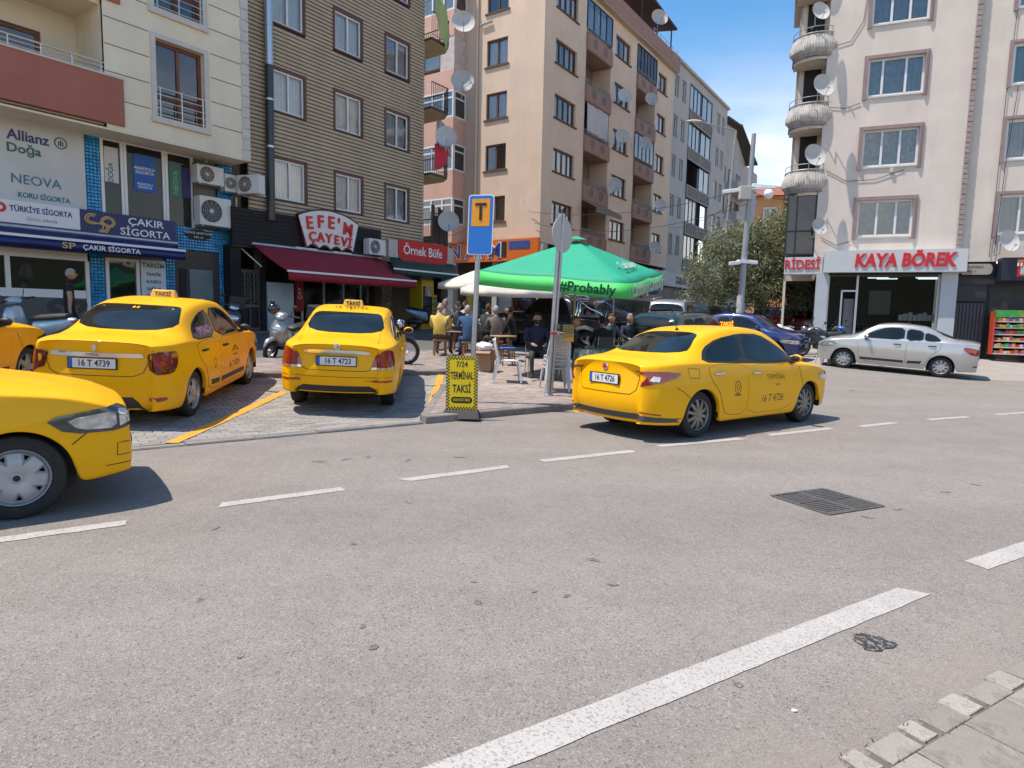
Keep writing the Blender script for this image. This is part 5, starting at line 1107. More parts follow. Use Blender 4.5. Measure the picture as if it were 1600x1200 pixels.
def car_body(c, level=2):
    xr, xf, wr_, wf_, Ra = c['xr'], c['xf'], -c['wb']/2, c['wb']/2, c['R']+.045
    st = {xr, xf}
    for a in (.04, .12, .25, .42): st |= {xr+a, xf-a}
    for x in c.get('extra', ()): st.add(x)
    for xw in (wr_, wf_):
        for q in range(0, 181, 20): st.add(xw+Ra*math.cos(R(q)))
        st |= {xw-Ra-.035, xw+Ra+.035, xw-Ra-.12, xw+Ra+.12}
    for x, _ in c['top']: st.add(x)
    x = wr_+Ra+.25
    while x < wf_-Ra-.15: st.add(x); x += .22
    xs_ = sorted(s for s in st if xr <= s <= xf); keep = [xs_[0]]
    for x in xs_[1:]:
        if x-keep[-1] > .018: keep.append(x)
    xs_ = keep; FR = [0, .1, .34, .6, .86, 1.0]; rings = []
    for x in xs_:
        zl = ip(c['low'], x)
        for xw in (wr_, wf_):
            if abs(x-xw) <= Ra+1e-4: zl = max(zl, c['R']+math.sqrt(max(0, Ra*Ra-(x-xw)**2))*.98)
        zb = sip(c['belt'], x); zt_ = max(sip(c['top'], x), zb+.012); W_ = sip(c['w'], x); yr = min(sip(c['roofw'], x), W_*.93)
        side = []
        for f in FR: z = zl+f*(zb-zl); side.append((W_*ip(SHAPE, z/c.get('zs', 1.0)), z))
        yb = side[-1][0]; h = zt_-zb; k = min(1, max(0, (h-.10)/.28)); k = k*k*(3-2*k)
        cab = [(yb+(yr-yb)*a**1.1-.012, zb+h*a) for a in (.05, .35, .68, .92)]+[(yr*.88, zb+h*.978), (yr*.48, zb+h*.998), (0, zt_)]
        dk = [(yb*f, zb+h*g) for f, g in ((.96, .22), (.88, .45), (.76, .65), (.6, .82), (.42, .92), (.21, .985), (0, 1.0))]
        top = [(a[0]*k+b[0]*(1-k), a[1]*k+b[1]*(1-k)) for a, b in zip(cab, dk)]
        rings.append([(side[0][0]-.05, side[0][1]+.004)]+side+top)
    mb = MB(); n = len(rings[0]); NR = len(xs_)
    def vid(i, j, s): return (i*n+j)*2+(0 if s > 0 else 1)
    for x, r in zip(xs_, rings):
        for (y, z) in r: mb.v += [(x, y, z), (x, -y, z)]
    # ends: bend the rows so that bumpers stand proud
    for i, key, sgn in ((0, 'rear_x', 1), (NR-1, 'front_x', -1)):
        off = [c[key][0]]+c[key]
        for j in range(n):
            o_ = off[j] if j < 7 else off[6]
            for s in (1, -1):
                v = mb.v[vid(i, j, s)]; mb.v[vid(i, j, s)] = (v[0]+sgn*(o_+.085), v[1], v[2])
    for i in range(NR-1):
        for j in range(n-1):
            mb.f.append((vid(i, j, 1), vid(i+1, j, 1), vid(i+1, j+1, 1), vid(i, j+1, 1))); mb.f.append((vid(i, j, -1), vid(i, j+1, -1), vid(i+1, j+1, -1), vid(i+1, j, -1)))
    # caps
    for i, key, sgn in ((0, 'rear_x', 1), (NR-1, 'front_x', -1)):
        r = rings[i]; cols = r[6:]; yb = r[6][0]; offs = c[key]; grid = []
        for row in range(6):
            line = []
            for s, order in ((1, range(len(cols))), (-1, range(len(cols)-2, -1, -1))):
                for cc in order:
                    f = cols[cc][0]/yb
                    if cc == 0: line.append(vid(i, row+1, s)); continue
                    if row == 5: line.append(vid(i, 6+cc, s if cols[cc][0] > 1e-6 else 1)); continue
                    y = r[row+1][0]*f*s; z = r[row+1][1]+(cols[cc][1]-r[6][1])*(row/5.0)
                    mb.v.append((xs_[i]+sgn*(offs[row]+.085*abs(f)**2.4), y, z)); line.append(len(mb.v)-1)
            grid.append(line)
        for a in range(5):
            for b in range(len(grid[0])-1): mb.f.append((grid[a][b], grid[a][b+1], grid[a+1][b+1], grid[a+1][b]))
        # shift deck edge points in x towards full proud centre
        for cc in range(1, len(cols)):
            f = cols[cc][0]/yb
            for s in (1, -1):
                v = mb.v[vid(i, 6+cc, s)]; mb.v[vid(i, 6+cc, s)] = (xs_[i]+sgn*(offs[5]+.085*abs(f)**2.4), v[1], v[2])
    mb.m = [0]*len(mb.f)
    me = mb.mesh('car_body'); bm = bmesh.new(); bm.from_mesh(me); rl = bm.verts.layers.int.new('row')
    for k_, v in enumerate(bm.verts): v[rl] = (k_//2) % n if k_ < NR*n*2 else -1
    bmesh.ops.remove_doubles(bm, verts=bm.verts, dist=.0015); bmesh.ops.recalc_face_normals(bm, faces=bm.faces)
    cl = bm.edges.layers.float.get('crease_edge') or bm.edges.layers.float.new('crease_edge')
    for e in bm.edges:
        a, b = e.verts
        if a[rl] == b[rl] and abs(a.co.x-b.co.x) > .01 and a[rl] in (6, 3): e[cl] = .45 if a[rl] == 6 else .25
    bm.to_mesh(me); bm.free()
    o = bpy.data.objects.new('tmp', me); col.objects.link(o); m = o.modifiers.new('s', 'SUBSURF'); m.levels = level; m.render_levels = level
    dg = bpy.context.evaluated_depsgraph_get(); me2 = bpy.data.meshes.new_from_object(o.evaluated_get(dg)); bpy.data.objects.remove(o); bpy.data.meshes.remove(me)
    return me2
class Skin:
    def __init__(s, me, c):
        bm = bmesh.new(); bm.from_mesh(me); s.t = BVHTree.FromBMesh(bm); bm.free(); W = max(w for _, w in c['w']); s.rp = (c['xr']+.10, W*.93); s.fp = (c['xf']-.14, W*.85)
    def hit(s, az, h, z):
        d = Vector((math.cos(az), math.sin(az), 0)); r = Vector((-math.sin(az), math.cos(az), 0))
        if min(abs(math.sin(az)), abs(math.cos(az))) > .02:       # diagonal views are measured from the corner of the car
            p_ = s.fp if math.cos(az) > 0 else s.rp; h = h+r.x*p_[0]+r.y*p_[1]*(1 if math.sin(az) > 0 else -1)
        o = d*6+r*h+Vector((0, 0, z))
        p, n, i, _ = s.t.ray_cast(o, -d)
        if p is None: p, n, i, _ = s.t.find_nearest(d*2.2+r*h+Vector((0, 0, z)))
        if n.dot(d) < 0: n = -n
        return p, n
def chaikin(poly, it=1, closed=True):
    for _ in range(it):
        q = []
        for i in range(len(poly)):
            a, b = poly[i], poly[(i+1) % len(poly)]; q += [(a[0]*.8+b[0]*.2, a[1]*.8+b[1]*.2), (a[0]*.2+b[0]*.8, a[1]*.2+b[1]*.8)]
        poly = q
    return poly
def decal(sk, az, poly, off, name, mat, parent, res=.05, rnd_=1, thick=.006):
    if rnd_: poly = chaikin(poly, rnd_)
    pts = []; 
    for i in range(len(poly)):
        a, b = Vector(poly[i]), Vector(poly[(i+1) % len(poly)]); k = max(1, int((b-a).length/res))
        for j in range(k): pts.append(a+(b-a)*(j/k))
    n = len(pts); x0 = min(p.x for p in pts); x1 = max(p.x for p in pts); y0 = min(p.y for p in pts); y1 = max(p.y for p in pts); pl = [tuple(p) for p in pts]; ins = []
    x = x0+res/2
    while x < x1:
        y = y0+res/2
        while y < y1:
            if inpoly((x, y), pl): ins.append(Vector((x, y)))
            y += res
        x += res
    v2, e2, f2, _, _, _ = delaunay_2d_cdt(pts+ins, [(i, (i+1) % n) for i in range(n)], [], 1, 1e-5)
    vs = []; nb = []
    for p in v2: q, nn = sk.hit(az, p.x, p.y); vs.append(q+nn*off); nb.append(q-nn*thick)
    m = MB(); m.add(vs, [tuple(f) for f in f2]); k = len(vs); bnd = {}
    for f in f2:
        for i in range(len(f)):
            a, b = f[i], f[(i+1) % len(f)]; bnd[(a, b)] = 1
    sk_e = [(a, b) for (a, b) in bnd if (b, a) not in bnd]; m.add(nb, [])
    for a, b in sk_e: m.f.append((b, a, k+a, k+b)); m.m.append(0)
    o = m.build(name, mat, parent, True, fix=False)
    # orient faces outwards
    me = o.data; d = Vector((math.cos(az), math.sin(az), 0))
    if sum(p.normal.dot(d)*p.area for p in me.polygons if p.index < len(f2)) < 0: me.flip_normals()
    try: me.set_sharp_from_angle(angle=R(40))
    except Exception: pass
    return o
def mirror(poly): return [(-x, y) for x, y in poly]
def both(sk, az, poly, off, name, mat, parent, **k): return decal(sk, az, poly, off, name, mat, parent, **k), decal(sk, -az, mirror(poly), off, name, mat, parent, **k)
def seam(sk, az, path, w, name, mat, parent, off=.0035, step=.05):
    pts = []
    for i in range(len(path)-1):
        a, b = Vector(path[i]), Vector(path[i+1]); k = max(1, int((b-a).length/step))
        for j in range(k): pts.append(a+(b-a)*(j/k))
    pts.append(Vector(path[-1])); vs = []
    for i, p in enumerate(pts):
        d = (pts[min(i+1, len(pts)-1)]-pts[max(i-1, 0)]).normalized(); nn = Vector((-d.y, d.x))*w/2
        for s in (-1, 1): q = p+nn*s; h, nr = sk.hit(az, q.x, q.y); vs.append(h+nr*off)
    return MB().add(vs, [(2*i, 2*i+2, 2*i+3, 2*i+1) for i in range(len(pts)-1)]).build(name, mat, parent, fix=False)
def textdecal(sk, az, s, h, z, size, mat, parent, off=.006, bold=0, sx=1, name='lettering', shear=0):
    o = text(s, size, mat, parent, extrude=0, bold=bold, sx=sx, name=name, shear=shear)
    for v in o.data.vertices: p, n = sk.hit(az, h+v.co.x, z+v.co.y); v.co = p+n*off
    return o
def rim_mesh(kind, r):
    "axis = +y outward; returns list of (builder, material)"
    T = Matrix.Rotation(R(-90), 4, 'X'); m = MB(); back = MB()
    back.lathe([(0, -.09), (r*.97, -.09), (r*.97, -.02)], 28, 0, T)
    m.lathe([(r*.9, -.06), (r*.93, -.008), (r*.99, .006), (r*1.02, -.004), (r*1.0, -.05)], 32, 0, T)
    n, w0, w1, dish_ = {'ten': (10, .028, .022, .0), 'five': (5, .055, .04, .0), 'cover': (7, .062, .05, .012), 'nine': (9, .032, .045, .005), 'steel': (12, .03, .05, 0)}[kind]
    for k in range(n):
        a = 2*math.pi*k/n+.2; rot = Matrix.Rotation(a, 4, 'Z')
        segs = [(r*.16, w0*.9, .0), (r*.4, w0, .006+dish_), (r*.7, (w0+w1)/2, .0+dish_*.5), (r*.95, w1*1.25, -.018)]
        vs = []
        for rr, w, hh in segs:
            for q, dz in ((-1, -.02), (-.72, 0), (.72, 0), (1, -.02)): vs.append(T @ (rot @ Vector((rr, w*q, hh+dz))))
        fs = []
        for i in range(3):
            for j in range(3): fs.append((i*4+j, i*4+4+j, i*4+5+j, i*4+1+j))
        m.add(vs, fs)
    m.lathe([(0, .012), (r*.14, .012), (r*.2, .004), (r*.22, -.03)], 20, 0, T)
    if kind == 'cover': m.lathe([(r*.2, -.004), (r*.34, .004), (r*.36, -.03)], 24, 0, T); m.lathe([(r*.82, -.02), (r*.9, .0), (r*.93, -.02)], 30, 0, T)
    return m, back
def make_wheels(car, c, kind, mat, mback=None):
    Rw = c['R']; r = Rw*c.get('rimf', .66); T = Matrix.Rotation(R(-90), 4, 'X'); w = c.get('tyw', .19)
    ty = MB(); prof = [(r*.98, -.03), (r*1.05, .0), (Rw*.86, .008), (Rw*.955, -.004), (Rw*.99, -.025), (Rw, -.05), (Rw, -w+.05), (Rw*.985, -w+.02), (Rw*.93, -w), (r, -w)]
    ty.lathe(prof, 36, 0, T)
    m, back = rim_mesh(kind, r); tme = ty.mesh('tyre'); mme = m.mesh('rim'); bme = back.mesh('brake_backing')
    for me, mt in ((tme, TYRE), (mme, mat), (bme, mback or BLACK)):
        bm = bmesh.new(); bm.from_mesh(me); bmesh.ops.recalc_face_normals(bm, faces=bm.faces); bm.to_mesh(me); bm.free(); me.materials.append(mt); me.polygons.foreach_set('use_smooth', [True]*len(me.polygons))
        try: me.set_sharp_from_angle(angle=R(35))
        except Exception: pass
    hub = MB(); hub.lathe([(0, .016), (r*.11, .015), (r*.12, .008)], 14, 0, T); hme = hub.mesh('hub_cap'); hme.materials.append(BLACK if kind == 'cover' else mat)
    for x in (-c['wb']/2, c['wb']/2):
        for s in (1, -1):
            o = bpy.data.objects.new('wheel', tme); col.objects.link(o); o.parent = car; o.location = (x, s*c['track'], Rw); o.rotation_euler = (0, rnd.uniform(0, 1) if s > 0 else rnd.uniform(0, 1), 0 if s > 0 else math.pi)
            for nm, me in (('rim', mme), ('brake_backing', bme), ('hub_cap', hme)):
                q = bpy.data.objects.new(nm, me); col.objects.link(q); q.parent = o
def place(o, x, y, ang, dz=0, wb=2.6, tr=1.5):
    h = Vector((math.cos(ang), math.sin(ang))); l = Vector((-h.y, h.x)); z = lambda p: zt(p.x, p.y); c_ = Vector((x, y))
    zf, zr, zl, zr2 = z(c_+h*wb/2), z(c_-h*wb/2), z(c_+l*tr/2), z(c_-l*tr/2)
    X = Vector((h.x*wb, h.y*wb, zf-zr)).normalized(); Y = Vector((l.x*tr, l.y*tr, zl-zr2)).normalized(); Z = X.cross(Y).normalized(); Y = Z.cross(X)
    o.matrix_world = Matrix(((X.x, Y.x, Z.x, x), (X.y, Y.y, Z.y, y), (X.z, Y.z, Z.z, (zf+zr+zl+zr2)/4+dz), (0, 0, 0, 1)))
def plate(sk, az, h, z, s, parent, w=.52, hh=.112, tilt=0):
    p, n = sk.hit(az, h, z); Tm = Matrix.Translation(p+Vector((math.cos(az), math.sin(az), 0))*.014) @ Matrix.Rotation(az-R(270) if False else az+R(90), 4, 'Z')
    # local x = viewer's right, local -y = towards the viewer
    o = MB().box(-w/2-.012, w/2+.012, -.004, .02, -hh/2-.014, hh/2+.012).build('plate_frame', TRIMB, parent); o.matrix_local = Tm
    q = MB().box(-w/2, w/2, -.008, -.002, -hh/2, hh/2).build('number_plate', PLATEW, o)
    MB().box(-w/2, -w/2+.045, -.0095, -.003, -hh/2, hh/2).build('plate_band', PLATEB, o)
    text(s, hh*.95, LETB, o, (.02, -.0095, .0), FRONT, .001, .012, sx=.82, name='plate_number'); return o
def glassset(sk, c, car, side, ws, rw, beltz):
    for p in side:
        both(sk, R(-90), p, .0045, 'side_window', CGLASS, car)
    a = [p for p in side[0]]
def make_car(c, label, cat, paint, group=None, detail=2, level=2):
    car = empty(c.get('name', 'car'), (0, 0, 0), 0, label, cat, group)
    me = car_body(c, level); sk = Skin(me, c); b = link('body', me, paint, car, True)
    xr, xf = c['xr'], c['xf']; W0 = max(w for _, w in c['w'])
    # underbody and wheel wells
    u = MB(); u.box(xr+.42, xf-.4, -W0+.24, W0-.24, .3, .62); u.box(-c['wb']/2+.45, c['wb']/2-.45, -W0+.07, W0-.07, .2, .4); u.build('underbody', BLACK, car)
    for xw in (-c['wb']/2, c['wb']/2):
        for s in (1, -1):
            ww = MB(); Ra = c['R']+.05; prev = None
            for q in range(-10, 191, 20):
                p = (xw+Ra*math.cos(R(q)), c['R']+Ra*math.sin(R(q)))
                if prev: ww.quad((prev[0], s*(W0-.045), prev[1]), (p[0], s*(W0-.045), p[1]), (p[0], s*(W0-.3), p[1]), (prev[0], s*(W0-.3), prev[1]))
                prev = p
            ww.quad((xw-Ra, s*(W0-.29), .15), (xw+Ra, s*(W0-.29), .15), (xw+Ra, s*(W0-.29), .75), (xw-Ra, s*(W0-.29), .75))
            ww.build('wheel_well', BLACK, car, fix=False)
    make_wheels(car, c, c.get('rim', 'nine'), c.get('rimmat', ALLOY), c.get('rimback'))
    # glazing with dark seals
    gl = c['glass']
    if detail > 0 and c.get('seal', 1):
        def grow(p, e=.02):
            cx = sum(q[0] for q in p)/len(p); cz = sum(q[1] for q in p)/len(p); return [(x+e*(1 if x > cx else -1), z_+e*.8*(1 if z_ > cz else -1)) for x, z_ in p]
        for p in (gl['seal'] if c.get('seal', 1) == 'one' else [grow(q) for q in gl['side']]): both(sk, R(-90), p, .0028, 'window_seal', c.get('sealmat', TRIMB), car)
    for p in gl['side']: both(sk, R(-90), p, .005, 'side_window', CGLASS, car)
    decal(sk, R(180), gl['rear'], .0045, 'rear_window', CGLASS, car, rnd_=2); decal(sk, 0, gl['wind'], .0045, 'windscreen', CGLASS, car, rnd_=2)
    for p in c.get('taillights', ()): both(sk, R(p[0]), p[1], .008+.003*c['taillights'].index(p), 'tail_light', p[2], car, rnd_=p[3] if len(p) > 3 else 1, res=.022)
    for p in c.get('headlights', ()): both(sk, R(p[0]), mirror(p[1]), .008+.002*c['headlights'].index(p), 'headlight', p[2], car, rnd_=p[3] if len(p) > 3 else 1, res=.03)
    for p in c.get('patches', ()): decal(sk, R(p[0]), p[1], p[2], p[3], p[4], car, rnd_=p[5] if len(p) > 5 else 0)
    for p in c.get('patches2', ()): both(sk, R(p[0]), p[1], p[2], p[3], p[4], car, rnd_=p[5] if len(p) > 5 else 0)
    for d in c.get('doors', ()):
        both(sk, R(-90), [(a[0]*.45+b[0]*.55, a[1]*.45+b[1]*.55) for a, b in zip(d['gap'], d['poly'])], .0015, 'door_gap', SEAM, car, rnd_=1)
        for o, s in zip(both(sk, R(-90), d['poly'], .0042, 'door', paint, car, rnd_=1), (-1, 1)):
            hx, hz = d['handle']; p, n = sk.hit(R(90*s), hx*-s, hz); hm = c.get('handlemat', paint)
            h_ = MB(); h_.tube([(p.x-.095, p.y+s*.012, p.z), (p.x-.07, p.y+s*.034, p.z+.003), (p.x+.06, p.y+s*.034, p.z+.003), (p.x+.095, p.y+s*.012, p.z)], [.012, .016, .016, .012], 8); h_.build('handle', hm, o, True)
    for p in c.get('seams', ()): seam(sk, R(p[0]), p[1], p[2] if len(p) > 2 else .008, 'panel_seam', SEAM, car)
    for p in c.get('seams2', ()): seam(sk, R(p[0]), p[1], p[2] if len(p) > 2 else .008, 'panel_seam', SEAM, car); seam(sk, -R(p[0]), mirror(p[1]), p[2] if len(p) > 2 else .008, 'panel_seam', SEAM, car)
    if 'mirror' in c:
        x, z = c['mirror']
        for s in (1, -1):
            p, n = sk.hit(R(90*s), -s*x, z-.06); mm = MB(); mm.ball((p.x-.02, p.y+s*.11, z+.02), (.055, .09, .06), 12, 8); mo = mm.build('wing_mirror', c.get('mirrormat', paint), car, True)
            MB().box(p.x-.02, p.x+.05, min(p.y-s*.02, p.y+s*.06), max(p.y-s*.02, p.y+s*.06), z-.06, z-.02).build('mirror_foot', TRIMB, mo)
            MB().ball((p.x-.062, p.y+s*.115, z+.02), (.018, .075, .048), 10, 6).build('mirror_glass', TRIMB, mo, True)
    if c.get('antenna'):
        x, z = c['antenna']; h = MB(); h.ball((x, 0, z), (.035, .022, .016), 8, 5); h.cyl((x, 0, z), (x-.12, 0, z+.3), .006, .002, n=5); h.build('antenna', BLACK, car)
    car['_'] = 0; del car['_']
    return car, sk, b
def roofsign(car, x, z, s, w=.3, mat=None, lm=None, shape=0, face=180):
    m = MB(); a = w/2; vs = [(-.07, -a, 0), (.07, -a, 0), (.07, a, 0), (-.07, a, 0), (-.035, -a*.84, .115), (.035, -a*.84, .115), (.035, a*.84, .115), (-.035, a*.84, .115)]
    m.add(vs, [(0, 3, 2, 1), (4, 5, 6, 7), (0, 1, 5, 4), (1, 2, 6, 5), (2, 3, 7, 6), (3, 0, 4, 7)]); o = m.build('taxi_sign', mat, car, bevel=.012); o.location = (x, 0, z)
    t = text(s, .085, lm or LETB, o, (-.056, 0, .055), (R(90-17), 0, R(-90)), .002, .02, sx=.95, name='sign_lettering'); t2 = text(s, .085, lm or LETB, o, (.056, 0, .055), (R(90-17), 0, R(90)), .002, .02, sx=.95, name='sign_lettering'); return o
# ---- shared outlines
def sedan(**k):
    c = dict(name='taxi', R=.305, wb=2.6, track=.775, low=[(-2.3, .235), (-1.7, .20), (-1.2, .19), (1.2, .19), (1.7, .22), (2.2, .27)], rear_x=[.10, .045, .0, .03, .06, .055], front_x=[.1, .03, .0, .03, .10, .2])
    c.update(k); return c
# Renault-like compact saloon (4739, and the two other left taxis)
LOGAN = sedan(xr=-2.23, xf=2.12, wb=2.63, R=.312, track=.80, rimf=.665,
    top=[(-2.23, 1.06), (-1.95, 1.115), (-1.62, 1.13), (-1.3, 1.27), (-.98, 1.415), (-.6, 1.49), (-.1, 1.515), (.35, 1.475), (.7, 1.31), (1.12, 1.06), (1.5, .985), (1.85, .90), (2.12, .76)],
    belt=[(-2.23, 1.02), (-1.7, 1.02), (-.9, .99), (.4, .95), (1.1, .93), (1.6, .88), (2.12, .70)],
    w=[(-2.23, .60), (-2.15, .70), (-2.02, .78), (-1.8, .838), (-1.3, .862), (0, .866), (1.2, .862), (1.7, .82), (2.0, .72), (2.12, .60)],
    roofw=[(-2.23, .7), (-1.65, .66), (-1.0, .585), (-.3, .60), (.3, .59), (.8, .66), (1.15, .72), (2.1, .6)],
    glass=dict(seal=[[(-1.42, 1.00), (-1.12, 1.20), (-.78, 1.355), (-.3, 1.42), (.22, 1.405), (.55, 1.26), (1.0, .985), (.4, .975), (-.6, .99)]],
        side=[[(-.40, 1.015), (-.40, 1.375), (-.72, 1.33), (-1.05, 1.19), (-1.22, 1.03)], [(.86, 1.01), (.48, 1.245), (.2, 1.37), (-.32, 1.385), (-.32, 1.0)]],
        rear=[(-.63, 1.15), (.63, 1.15), (.55, 1.40), (.46, 1.435), (-.46, 1.435), (-.55, 1.40)], wind=[(-.68, 1.08), (.68, 1.08), (.56, 1.44), (-.56, 1.44)]),
    doors=[dict(poly=[(-.385, .28), (-.36, .62), (-.36, .985), (-1.2, .985), (-1.17, .78), (-.98, .62), (-.9, .45), (-.82, .3)], gap=[(-.37, .265), (-.345, .62), (-.345, .995), (-1.215, .995), (-1.185, .775), (-.995, .615), (-.915, .44), (-.835, .285)], handle=(-.98, .865)),
           dict(poly=[(.78, .28), (.86, .62), (.93, .93), (.8, .965), (-.335, .975), (-.335, .6), (-.36, .28)], gap=[(.79, .265), (.875, .62), (.945, .93), (.81, .98), (-.32, .985), (-.32, .6), (-.345, .265)], handle=(-.12, .85))],
    taillights=[(147, [(.17, .68), (.20, .93), (.10, .955), (-.13, .945), (-.17, .90), (-.14, .76), (-.08, .68)], TAILD, 1), (147, [(.145, .78), (.155, .92), (-.04, .93), (-.06, .78)], TAILR, 0)],
    headlights=[(40, [(-.40, .735), (-.30, .61), (.02, .60), (.17, .68), (.10, .80), (-.08, .79)], LAMPD, 1), (40, [(-.30, .72), (-.24, .635), (-.02, .625), (-.02, .76)], LAMPC, 1), (40, [(.0, .635), (.09, .665), (.08, .755), (.0, .765)], LAMPC, 0), (40, [(.09, .655), (.15, .685), (.11, .735)], AMBER, 0)],
    patches=[(180, [(-.5, .20), (.5, .20), (.46, .33), (.40, .40), (-.40, .40), (-.46, .33)], .006, 'diffuser', TRIMB), (0, [(-.45, .30), (.45, .30), (.5, .46), (-.5, .46)], .006, 'lower_grille', BLACK), (0, [(-.42, .58), (.42, .58), (.48, .68), (-.48, .68)], .006, 'grille', BLACK), (180, [(-.52, .875), (.52, .875), (.50, .925), (-.50, .925)], .014, 'chrome_strip', pm('chrome_satin', (.62, .63, .65), .25, .6))],
    patches2=[(155, [(.22, .345), (.03, .35), (.0, .395), (.2, .405)], .006, 'reflector', TAILR, 1), (-90, [(.8, .33), (.8, .40), (-.32, .40), (-.32, .33)], .008, 'rubbing_strip', TRIMB), (-90, [(-.42, .33), (-.42, .40), (-.78, .42), (-.74, .34)], .008, 'rubbing_strip', TRIMB)],
    seams=[(180, [(-.66, 1.02), (-.60, .90), (-.52, .70), (-.42, .655), (.42, .655), (.52, .70), (.60, .90), (.66, 1.02)])],
    seams2=[(-90, [(1.655, .53), (1.74, .60), (1.83, .655)]), (50, [(.02, .40), (.02, .50), (-.14, .50), (-.14, .40), (.02, .40)], .006), (50, [(.1, .33), (-.2, .33)], .006), (-90, [(1.06, .86), (1.12, .64), (1.10, .55)])], mirror=(.72, 1.03), mirrormat=TRIMB, handlemat=BLACK, rim='five')
# Fiat-like saloon seen from behind (4723)
LINEA = sedan(low=[(-2.4, .34), (-1.95, .30), (-1.66, .25), (-1.2, .19), (1.2, .19), (1.7, .22), (2.2, .27)], xr=-2.33, xf=2.2, wb=2.6, R=.305, track=.775,
    top=[(-2.33, 1.03), (-2.0, 1.10), (-1.6, 1.12), (-1.3, 1.24), (-.98, 1.385), (-.6, 1.465), (-.1, 1.49), (.35, 1.445), (.75, 1.26), (1.15, 1.03), (1.5, .965), (1.9, .87), (2.2, .72)],
    belt=[(-2.33, .985), (-1.7, 1.0), (-.9, .98), (.4, .94), (1.1, .92), (1.6, .87), (2.2, .68)],
    w=[(-2.33, .57), (-2.25, .68), (-2.12, .765), (-1.88, .832), (-1.3, .862), (0, .866), (1.2, .862), (1.7, .81), (2.05, .72), (2.2, .58)],
    roofw=[(-2.33, .66), (-1.6, .63), (-1.0, .575), (-.3, .59), (.3, .58), (.8, .65), (1.15, .71), (2.1, .6)],
    glass=dict(seal=[[(-1.5, 1.03), (-1.15, 1.20), (-.78, 1.335), (-.3, 1.4), (.22, 1.385), (.55, 1.235), (1.0, .975), (.4, .965), (-.6, .985)]],
        side=[[(-.38, 1.005), (-.38, 1.365), (-.72, 1.315), (-1.05, 1.185), (-1.3, 1.03)], [(.86, 1.0), (.48, 1.22), (.2, 1.35), (-.30, 1.365), (-.30, .99)]],
        rear=[(-.60, 1.135), (.60, 1.135), (.535, 1.375), (.44, 1.41), (-.44, 1.41), (-.535, 1.375)], wind=[(-.68, 1.05), (.68, 1.05), (.55, 1.41), (-.55, 1.41)]),
    doors=[dict(poly=[(-.385, .28), (-.36, .62), (-.36, .975), (-1.2, .985), (-1.17, .78), (-.98, .62), (-.9, .45), (-.82, .3)], gap=[(-.37, .265), (-.345, .62), (-.345, .985), (-1.215, .995), (-1.185, .775), (-.995, .615), (-.915, .44), (-.835, .285)], handle=(-.98, .865)),
           dict(poly=[(.78, .28), (.86, .62), (.93, .92), (.8, .955), (-.335, .965), (-.335, .6), (-.36, .28)], gap=[(.79, .265), (.875, .62), (.945, .92), (.81, .97), (-.32, .975), (-.32, .6), (-.345, .265)], handle=(-.12, .85))],
    taillights=[(155, [(.31, .70), (.25, .85), (.18, .955), (.05, .975), (-.06, .94), (-.09, .86), (-.08, .70)], TAILR, 1), (155, [(.30, .69), (.29, .72), (-.07, .725), (-.07, .695)], LAMPC, 0)],
    headlights=[(40, [(-.38, .735), (-.28, .61), (.02, .60), (.17, .68), (.10, .79), (-.08, .78)], LAMPC, 1)],
    patches=[(180, [(-.60, .28), (.60, .28), (.54, .40), (.46, .445), (-.46, .445), (-.54, .40)], .006, 'diffuser', TRIMB), (180, [(-.46, .895), (.46, .895), (.45, .94), (.3, .955), (-.3, .955), (-.45, .94)], .018, 'chrome_handle_bar', CHROME, 1), (0, [(-.42, .58), (.42, .58), (.48, .68), (-.48, .68)], .006, 'grille', BLACK)],
    patches2=[(160, [(.30, .505), (-.02, .50), (-.02, .53), (.28, .54)], .005, 'reflector', pm('reflector_dull', (.4, .05, .01), .3), 0)],
    seams=[(180, [(-.62, 1.01), (-.56, .9), (-.50, .70), (-.40, .665), (.40, .665), (.50, .70), (.56, .9), (.62, 1.01)]), (180, [(-.78, .575), (.78, .575)], .006), (180, [(.4, .525), (.62, .52)], .006)], seams2=[(180, [(.62, 1.43), (.575, 1.36)], .006)], mirror=(.72, 1.02), rim='nine', antenna=(-.72, 1.475))
